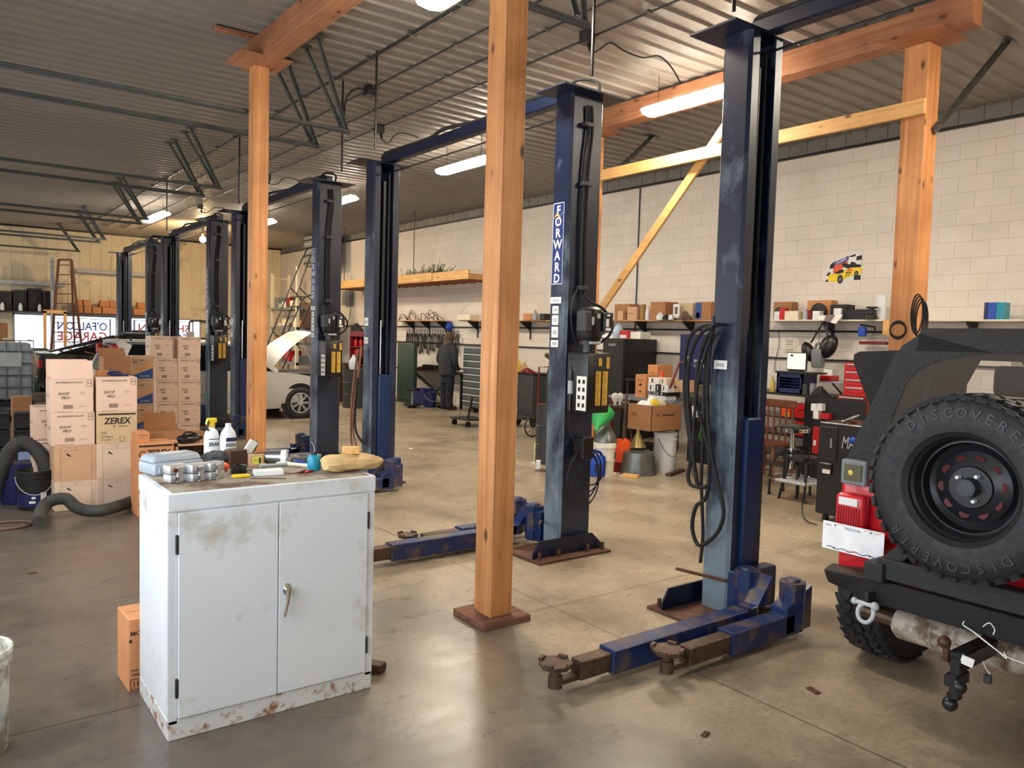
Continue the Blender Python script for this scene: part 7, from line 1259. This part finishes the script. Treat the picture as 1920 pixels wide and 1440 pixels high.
thing('hanging_platform', 'long timber platform hung high on the block wall', 'platform', P)
random.seed(7); gm = mat('wreath_green', (66, 84, 48), .8)
for (a_, b_, h_, lab) in ((763, 795, 12, 'green wreath branches lying on the timber platform, left heap'), (797, 833, 19, 'green wreath branches on the timber platform, taller right heap')):
    m = MB(); c0, c1 = at(a_, 505, X=9.7), at(b_, 503, X=9.7)
    for k in range(150):
        y = random.uniform(c1.y, c0.y); b0 = Vector((9.7 + random.uniform(-.15, .2), y, zf + .12)); d_ = Vector((random.uniform(-.4, .4), random.uniform(-1, 1), random.uniform(.2, 1))).normalized(); m.tube([b0, b0 + d_ * random.uniform(.1, .016 * h_ + .1)], .006, 3)
    single('wreath_branches', lab, 'branches', m, gm)
# heater
P = []; m = MB(); m.box(9.4, 10.1, 22.4, 23.4, 3.69, 4.6, .01); P.append(('housing', m, M['grey'])); 
for k in range(7): n = MB(); n.cbox((9.385, 22.9, 3.78 + .115 * k), (.04, .94, .014), (0, .5, 0)); P.append(('louvre', n, M['lgrey'] if k % 2 else M['dsteel']))
for y in (22.5, 23.3): n = MB(); n.tube([(9.75, y, 4.6), (9.75, y, ZC)], .01, 6); P.append(('hanger_rod', n, M['dsteel']))
thing('unit_heater', 'grey louvred heater hanging below the ceiling left of the lift column', 'heater', P)
# rolling stair ladder
P = []; X0, Z0, Y_ = 6.9, .35, 21.0
def rl(px, py, Y): return at(px, py, Y=Y)
for k, Y in enumerate((20.6, 21.3)):
    o = 22 * k
    m = MB(); m.tube(smooth([rl(482 + o, 700, Y), rl(510 + o * .9, 625, Y), rl(556 + o * .7, 510, Y), rl(571 + o * .6, 477, Y), rl(578 + o * .6, 466, Y), rl(604 + o * .6, 463, Y)], 4), .02, 8); P.append(('handrail', m, M['dsteel']))
    m = MB(); m.tube([Vector((rl(500 + o, 710, Y).x - .2, Y, 0)), rl(500 + o, 710, Y), rl(568 + o * .8, 560, Y), rl(585 + o * .8, 552, Y), rl(610, 552, Y)], .02, 8); P.append(('stringer', m, M['dsteel'])); m = MB(); q_ = rl(596, 552, Y); m.tube([(q_.x, Y, 0), q_], .02, 6); P.append(('rear_leg', m, M['dsteel']))
    m = MB(); m.tube([rl(545 + o * .8, 540, Y), rl(575 + o * .7, 570, Y)], .016, 6); P.append(('rail_strut', m, M['dsteel'])); m = MB(); m.tube([rl(512 + o * .9, 622, Y), rl(545 + o * .9, 655, Y)], .016, 6); P.append(('rail_strut', m, M['dsteel']))
for k in range(9):
    t_ = k / 8; a, b = rl(503 + 64 * t_, 704 - 148 * t_, 20.62), rl(503 + 22 + 62 * t_, 704 - 148 * t_, 21.28); m = MB(); m.bar((a.x, 20.62, a.z), (a.x, 21.28, a.z), .18, .02); P.append(('tread', m, M['dsteel']))
thing('rolling_ladder', 'tall rolling stair ladder in the far corner behind the raised hood', 'ladder', P)
# pallet rack
P = []
for x, y in ((9.05, 25.2), (9.6, 25.2), (8.75, 22.3), (9.35, 22.3)): m = MB(); m.box(x, x + .08, y, y + .08, 0, 3.55 if y > 23 else 3.6); P.append(('upright', m, M['cream']))
m = MB(); m.bar((9.1, 25.24, 3.4), (9.6, 25.24, 3.4), .03, .03); m.bar((9.1, 25.24, 3.1), (9.62, 25.24, 2.1), .03, .03); P.append(('frame_brace', m, M['cream']))
for z in (2.35, 1.75, 1.3, .7): m = MB(); m.hexa([(9.05, 25.25, z), (8.75, 22.3, z), (9.43, 22.3, z), (9.68, 25.25, z), (9.05, 25.25, z + .08), (8.75, 22.3, z + .08), (9.43, 22.3, z + .08), (9.68, 25.25, z + .08)]); P.append(('rack_shelf', m, M['grey']))
thing('pallet_rack', 'cream pallet rack loaded with parts in the far corner', 'rack', P)
random.seed(21); cols = ['cream', 'card', 'lgrey', 'dred', 'cardd', 'white', 'grey', 'brown', 'red', 'cardo']
def clutter(n, a_, b_, rowz, X, tagt, seed):
    random.seed(seed)
    for z, nm_ in rowz:
        px = a_; i = 0
        while px < b_:
            w_ = random.uniform(6, 11); h_ = random.uniform(.10, .26); p = at(px + w_ / 2, 600, X=X); s = mpp(p) * w_ / 2; m = MB(); ck = random.choice(cols); shp = random.random()
            if shp < .6: m.box(-.12, .12, -s * .8, s * .8, 0, h_, .005)
            else: m.lathe([(0, 0), (min(s, .13), 0), (min(s, .13), h_ * .8), (.04, h_), (0, h_)], seg=10)
            single('stored_part', ORD[i % len(ORD)] % nm_, 'car part', m, M[ck], (X, p.y, z)); px += w_ + 1; i += 1
ORD = ['%s, first from the left', '%s, second from the left', '%s, third from the left', '%s, fourth from the left', '%s, fifth from the left', '%s, sixth from the left', '%s, seventh from the left', '%s, eighth from the left', '%s, ninth from the left', '%s, tenth from the left']
for z, nm_ in ((2.43, 'part on the top shelf of the cream rack'), (1.83, 'part on the upper middle shelf of the cream rack'), (1.38, 'part on the middle shelf of the cream rack'), (.78, 'part on the low shelf of the cream rack')):
    random.seed(int(z * 100))
    for i in range(6):
        u = (i + .5) / 6; x, y = 9.28 - .25 * u, 25.0 - 2.6 * u; h_ = random.uniform(.12, .34); m = MB(); m.box(-.2, .2, -.15, .15, 0, h_, .006) if random.random() < .6 else m.lathe([(0, 0), (.15, 0), (.15, h_ * .8), (.05, h_), (0, h_)], seg=12); single('stored_part', ORD[i] % nm_, 'car part', m, M[random.choice(cols)], (x, y, z))
wbox('brown_case', 'large brown case on the rack behind the lift column with yellow labels', 'case', I('brown'), 562, 590, 580, 616, 9.0, .5)
m = MB(); m.cyl((8.3, 19.4, 1.0), (8.3, 19.7, 1.0), .16, None, 18); n = MB(); n.cyl((8.3, 19.35, 1.0), (8.3, 19.75, 1.0), .05, None, 10); n.bar((8.3, 19.55, 0), (8.3, 19.55, .9), .2, .06); thing('hose_reel', 'red hose reel on a stand behind the raised hood', 'reel', [('reel_drum', m, M['red']), ('reel_stand', n, M['dsteel'])])
for k, (x, y, h_, mk, lab) in enumerate(((7.6, 17.9, .75, 'dred', 'dark red machine on the floor in front of the silver wagon'), (8.4, 18.2, .95, 'brown', 'brown engine stand beyond the hood of the silver wagon'), (9.2, 18.9, .8, 'darkg', 'grey machine under the hanging platform'))): m = MB(); m.box(-.25, .25, -.3, .3, 0, h_ * .7, .02); m.cyl((0, 0, h_ * .7), (0, 0, h_), .14, .08, 12); single('shop_machine', lab, 'machine', m, M[mk], (x, y, 0))
# ---------------------------------------------------------------- far left wall: shelf, ladder, easel
m = MB(); m.box(1.0, 6.7, 27.35, 27.95, 2.03, 2.08, .004); P = [('shelf_board', m, M['dsteel'])]
for x in (1.4, 3.1, 5.2, 6.5): n = MB(); n.bar((x, 27.5, 0), (x, 27.5, 2.03), .07, .07); P.append(('upright', n, M['dsteel']))
thing('long_shelf', 'long dark shelf over the far windows', 'shelf', P)
for z, x0_, x1_, lab in ((2.93, 1.0, 3.5, 'grey steel rail on the far wall at the left'), (3.40, 3.8, 6.6, 'white steel rail on the far wall right of the ladder')): m = MB(); m.box(x0_, x1_, 27.7, 27.95, z - .06, z + .06, .004); single('steel_beam', lab, 'rail', m, M['lgrey'])
for k, (a_, b_, t_, n_) in enumerate(((143, 155, 572, 'lowest tan box at the left of the far shelf'), (157, 171, 572, 'second low tan box on the far shelf'), (143, 154, 560, 'left upper tan box on the far shelf'), (156, 170, 560, 'right upper tan box on the far shelf'), (173, 189, 578, 'flat tan box in the middle of the far shelf'), (191, 219, 576, 'long tan box on the far shelf'), (187, 204, 570, 'small tan box on the long one'), (205, 219, 571, 'tan box stacked on the long one, right'), (250, 256, 580, 'tiny tan box beside the tilted pair'), (256, 273, 579, 'tan box under the tilted one on the far shelf'), (257, 273, 570, 'tilted tan box between the far lift columns'))):
    x0_, x1_ = at(a_, 575, Y=27.5).x, at(b_, 575, Y=27.5).x; up = k in (2, 3, 6, 7, 10); h_ = .20; m = MB(); m.box(x0_, x1_, 27.4, 27.7, 2.082 + (.21 if up else 0), 2.082 + (.21 if up else 0) + h_, .004); single('cardboard_carton', n_, 'carton', m, M['cardo'])
for k, (a_, b_, t_, lab) in enumerate(((-5, 22, 545, 'black tote at the far left end of the far shelf'), (24, 50, 543, 'second black tote on the far shelf'), (52, 78, 540, 'tallest black tote on the far shelf'), (79, 100, 545, 'black tote beside the ladder on the far shelf'))):
    x0_, x1_ = at(a_, 575, Y=27.5).x, at(b_, 575, Y=27.5).x; zt_ = at(a_, t_, Y=27.5).z; m = MB(); m.box(x0_, x1_, 27.38, 27.85, 2.082, zt_, .03, 2); n = MB(); n.box(x0_ - .01, x1_ + .01, 27.37, 27.86, zt_ - .06, zt_ - .01, .01); thing('storage_tote', lab, 'tote', [('bin', m, M['blackm']), ('lid', n, M['darkg'])])
for px, lab in ((4, 'white bottle on the far shelf, leftmost'), (38, 'white bottle on the far shelf, middle'), (74, 'small white bottle on the far shelf, rightmost')): x_ = at(px, 575, Y=27.36).x; m = MB(); m.lathe([(0, 0), (.05, 0), (.05, .15), (.02, .22), (0, .23)], seg=10); single('white_bottle', lab, 'bottle', m, M['white'], (x_ - .0, 27.30, 2.083))
m = MB(); m.box(1.0, 4.2, 27.22, 27.36, 2.05, 2.081); single('shelf_lip', 'dark ledge along the front of the far shelf', 'ledge', m, M['dsteel'])
P = []; Yl = 26.6; br = mat('brown_fibreglass', (96, 58, 44), .5)
for (xa_, xb_) in ((110, 97), (134, 152)): m = MB(); a, b = at(xa_, 487, Y=Yl), at(xb_ - 4, 690, Y=Yl); b.z = 0; m.bar(a, (at(xb_, 640, Y=Yl).x + (at(xb_, 640, Y=Yl).x - a.x) * .5, Yl, 0), .07, .04, (0, 1, 0)); P.append(('side_rail', m, br))
for (xa_, xb_) in ((110, 97), (134, 152)): m = MB(); a = at(xa_, 487, Y=Yl); m.bar((a.x, Yl + .1, a.z), (at(xb_, 640, Y=Yl).x, Yl + 1.0, 0), .05, .03, (0, 1, 0)); P.append(('rear_rail', m, br))
for k in range(11):
    v = 497 + 18 * k; u = (v - 487) / 153; a, b = at(110 - 13 * u, v, Y=Yl), at(134 + 18 * u, v, Y=Yl)
    if a.z > .1: m = MB(); m.bar(a, b, .07, .025); P.append(('step', m, br))
a = at(110, 487, Y=Yl); b = at(134, 487, Y=Yl); m = MB(); m.bar(a, b, .16, .05); P.append(('top_cap', m, br)); thing('step_ladder', 'tall brown step ladder in front of the far wall', 'ladder', P)
P = []
for px in (84, 122): a = at(px, 585, Y=24.5); m = MB(); m.bar((a.x, 24.5, 0), (a.x, 24.5, 2.06), .08, .04, (0, 1, 0)); P.append(('frame_post', m, M['woodp']))
a, b = at(84, 585, Y=24.5), at(122, 585, Y=24.5); m = MB(); m.bar((a.x - .04, 24.5, 2.05), (b.x + .04, 24.5, 2.05), .04, .09); P.append(('frame_top', m, M['woodp'])); m = MB(); m.bar((a.x, 24.5, .5), (b.x, 24.5, .5), .04, .09); P.append(('frame_rail', m, M['woodp'])); thing('wooden_easel', 'pale wooden frame standing before the backward banner', 'frame', P)
m = MB(); a = at(98, 482, Y=27.0); m.box(a.x - .05, a.x + .05, 26.95, 27.05, 0, a.z); single('white_post', 'slim white post beside the brown ladder', 'post', m, M['lgrey'])
m = MB(); m.tube(smooth([(7.2, 27.93, 1.4), (7.2, 27.9, 1.85), (7.3, 27.88, 1.95), (8.1, 27.88, 1.95), (8.2, 27.9, 1.9)]), .03, 8); n = MB(); n.box(7.1, 7.35, 27.85, 27.97, 1.35, 1.6); thing('bent_pipe', 'brown bent pipe on the far wall left of the lift column', 'pipe', [('pipe', m, M['brown']), ('box', n, M['lgrey'])])
for k, (px, w_, h_, mk, lab) in enumerate(((70, .5, 1.1, 'dgreen', 'dark green bin between the tote and the black car'), (-5, .6, .7, 'black', 'black machine low at the far left'), (90, .4, .95, 'brown', 'brown clutter pile under the wooden frame'))):
    x_ = at(px, 700, Y=22.8).x; m = MB(); m.box(x_ - w_ / 2, x_ + w_ / 2, 22.8, 23.3, 0, h_, .03, 2); single('floor_bin', lab, 'bin', m, M[mk])
# ---------------------------------------------------------------- the mechanic, seen from behind
px_, py_ = 9.62, 15.32
def skin(name, V, E_, R_, mt, parent, lvl=2):
    me = bpy.data.meshes.new(name); me.from_pydata(V, E_, []); o = bpy.data.objects.new(name, me); C.objects.link(o); me.materials.append(mt); md = o.modifiers.new('s', 'SKIN')
    for i, r in enumerate(R_): me.skin_vertices[0].data[i].radius = (r, r) if not isinstance(r, tuple) else r
    me.skin_vertices[0].data[0].use_root = True; s = o.modifiers.new('u', 'SUBSURF'); s.levels = s.render_levels = lvl; md.use_smooth_shade = True; o.parent = parent; return o
root = bpy.data.objects.new('person', None); C.objects.link(root); root.location = (px_, py_, 0); tag(root, 'person in dark hooded jacket and trousers standing with back turned at the bench', 'person')
skinm = mat('skin', (176, 132, 108), .6)
V = [(0, 0, .95), (0, 0, 1.15), (0, 0, 1.42), (.02, 0, 1.53), (.05, 0, 1.64), (.06, 0, 1.72),
     (0, .10, .88), (0, .11, .48), (-.01, .115, .09), (.10, .12, .04), (0, -.10, .88), (.02, -.11, .48), (0, -.115, .09), (.11, -.12, .04),
     (0, .20, 1.41), (0, .26, 1.12), (.14, .22, .93), (.22, .20, .90), (0, -.20, 1.41), (.02, -.26, 1.12), (.16, -.2, .96), (.24, -.17, .94)]
Ed = [(0, 1), (1, 2), (2, 3), (3, 4), (4, 5), (0, 6), (6, 7), (7, 8), (8, 9), (0, 10), (10, 11), (11, 12), (12, 13), (2, 14), (14, 15), (15, 16), (16, 17), (2, 18), (18, 19), (19, 20), (20, 21)]
Rr = [.12, .12, .13, .055, .095, .085, .085, .06, .04, .035, .085, .06, .04, .035, .055, .045, .032, .03, .055, .045, .032, .03]
for base_, sy in ((17, 1), (21, -1)):
    w_ = Vector(V[base_])
    for k in range(4):
        i = len(V); d0 = w_ + Vector((.05, (-.024 + .016 * k), .005)); d1 = d0 + Vector((.035, 0, -.015 - .004 * k)); V += [tuple(d0), tuple(d1)]; Ed += [(base_, i), (i, i + 1)]; Rr += [.010, .008]
    i = len(V); V += [tuple(w_ + Vector((.02, -.03 * sy, .01))), tuple(w_ + Vector((.05, -.045 * sy, .0)))]; Ed += [(base_, i), (i, i + 1)]; Rr += [.011, .009]
skin('body', V, Ed, Rr, skinm, root)
jm = mat('dark_jacket', (44, 48, 54), .85, 0, .15, 8, .2, 30); tm = mat('navy_trousers', (28, 32, 44), .85, 0, .12); hm_ = mat('brown_hood', (92, 76, 64), .9, 0, .1)
def ov(z, a, b, cx=0, cy=0, n=16, w=0): return [(cx + a * math.cos(2 * math.pi * k / n) * (1 + w * math.sin(5 * k)), cy + b * math.sin(2 * math.pi * k / n) * (1 + w * math.sin(3 * k)), z) for k in range(n)]
m = MB(); m.loft([ov(.80, .18, .25, w=.03), ov(.84, .19, .26), ov(.95, .185, .25, w=.02), ov(1.10, .18, .255), ov(1.25, .19, .28, w=.02), ov(1.36, .18, .29), ov(1.43, .15, .26), ov(1.50, .11, .17), ov(1.54, .09, .10)])
for s in (-1, 1): m.tube(smooth([(0, s * .20, 1.43), (0, s * .28, 1.36), (-.02, s * .34, 1.20), (0, s * .34, 1.08), (.08, s * .27, .98), (.16, s * .22, .94)]), .08, 12, True, None if False else [.085 - .0014 * k for k in range(26)])
o = obj('jacket', m, jm, root); m = MB(); m.loft([ov(.62, .12, .20), ov(.80, .15, .205), ov(.90, .16, .21)])
for s in (-1, 1): m.tube([(0, s * .105, .86), (0, s * .11, .65), (0, s * .112, .45), (-.01, s * .115, .22), (0, s * .12, .06)], .1, 12, True, [.115, .105, .092, .082, .085])
obj('trousers', m, tm, root); m = MB(); m.ball((.03, 0, 1.655), .125, 16, (1.02, .85, 1.12)); m.loft([ov(1.48, .12, .14), ov(1.54, .105, .12, .01), ov(1.60, .10, .10, .02)]); obj('hood', m, hm_, root)
for s in (-1, 1): m = MB(); m.ball((.06, s * .12, .045), .09, 12, (1.6, .6, .6)); m.box(-.07, .2, s * .12 - .05, s * .12 + .05, 0, .02, .006); obj('shoe', m, M['brown'], root)
m = MB(); m.ball((.165, 0, 1.665), .055, 12, (.45, 1, 1.25)); m.ball((.195, 0, 1.655), .014, 8); obj('face', m, skinm, root)
# small ragged bits on the near floor
for k, (px, py, w_, lab) in enumerate(((1322, 1378, .05, 'small dark scrap on the floor at the bottom centre'), (1525, 1296, .07, 'long dark flake on the floor left of the car'), (1440, 1075, .03, 'tiny pale scrap by the near lift'), (60, 1075, .05, 'dark smear flake on the floor left of the cabinet'))):
    m = MB(); m.cbox((0, 0, .004), (w_, w_ * .5, .008), (0, 0, k + .3), .002); single('floor_debris', lab, 'debris', m, M['rust'], at(px, py, z=0))
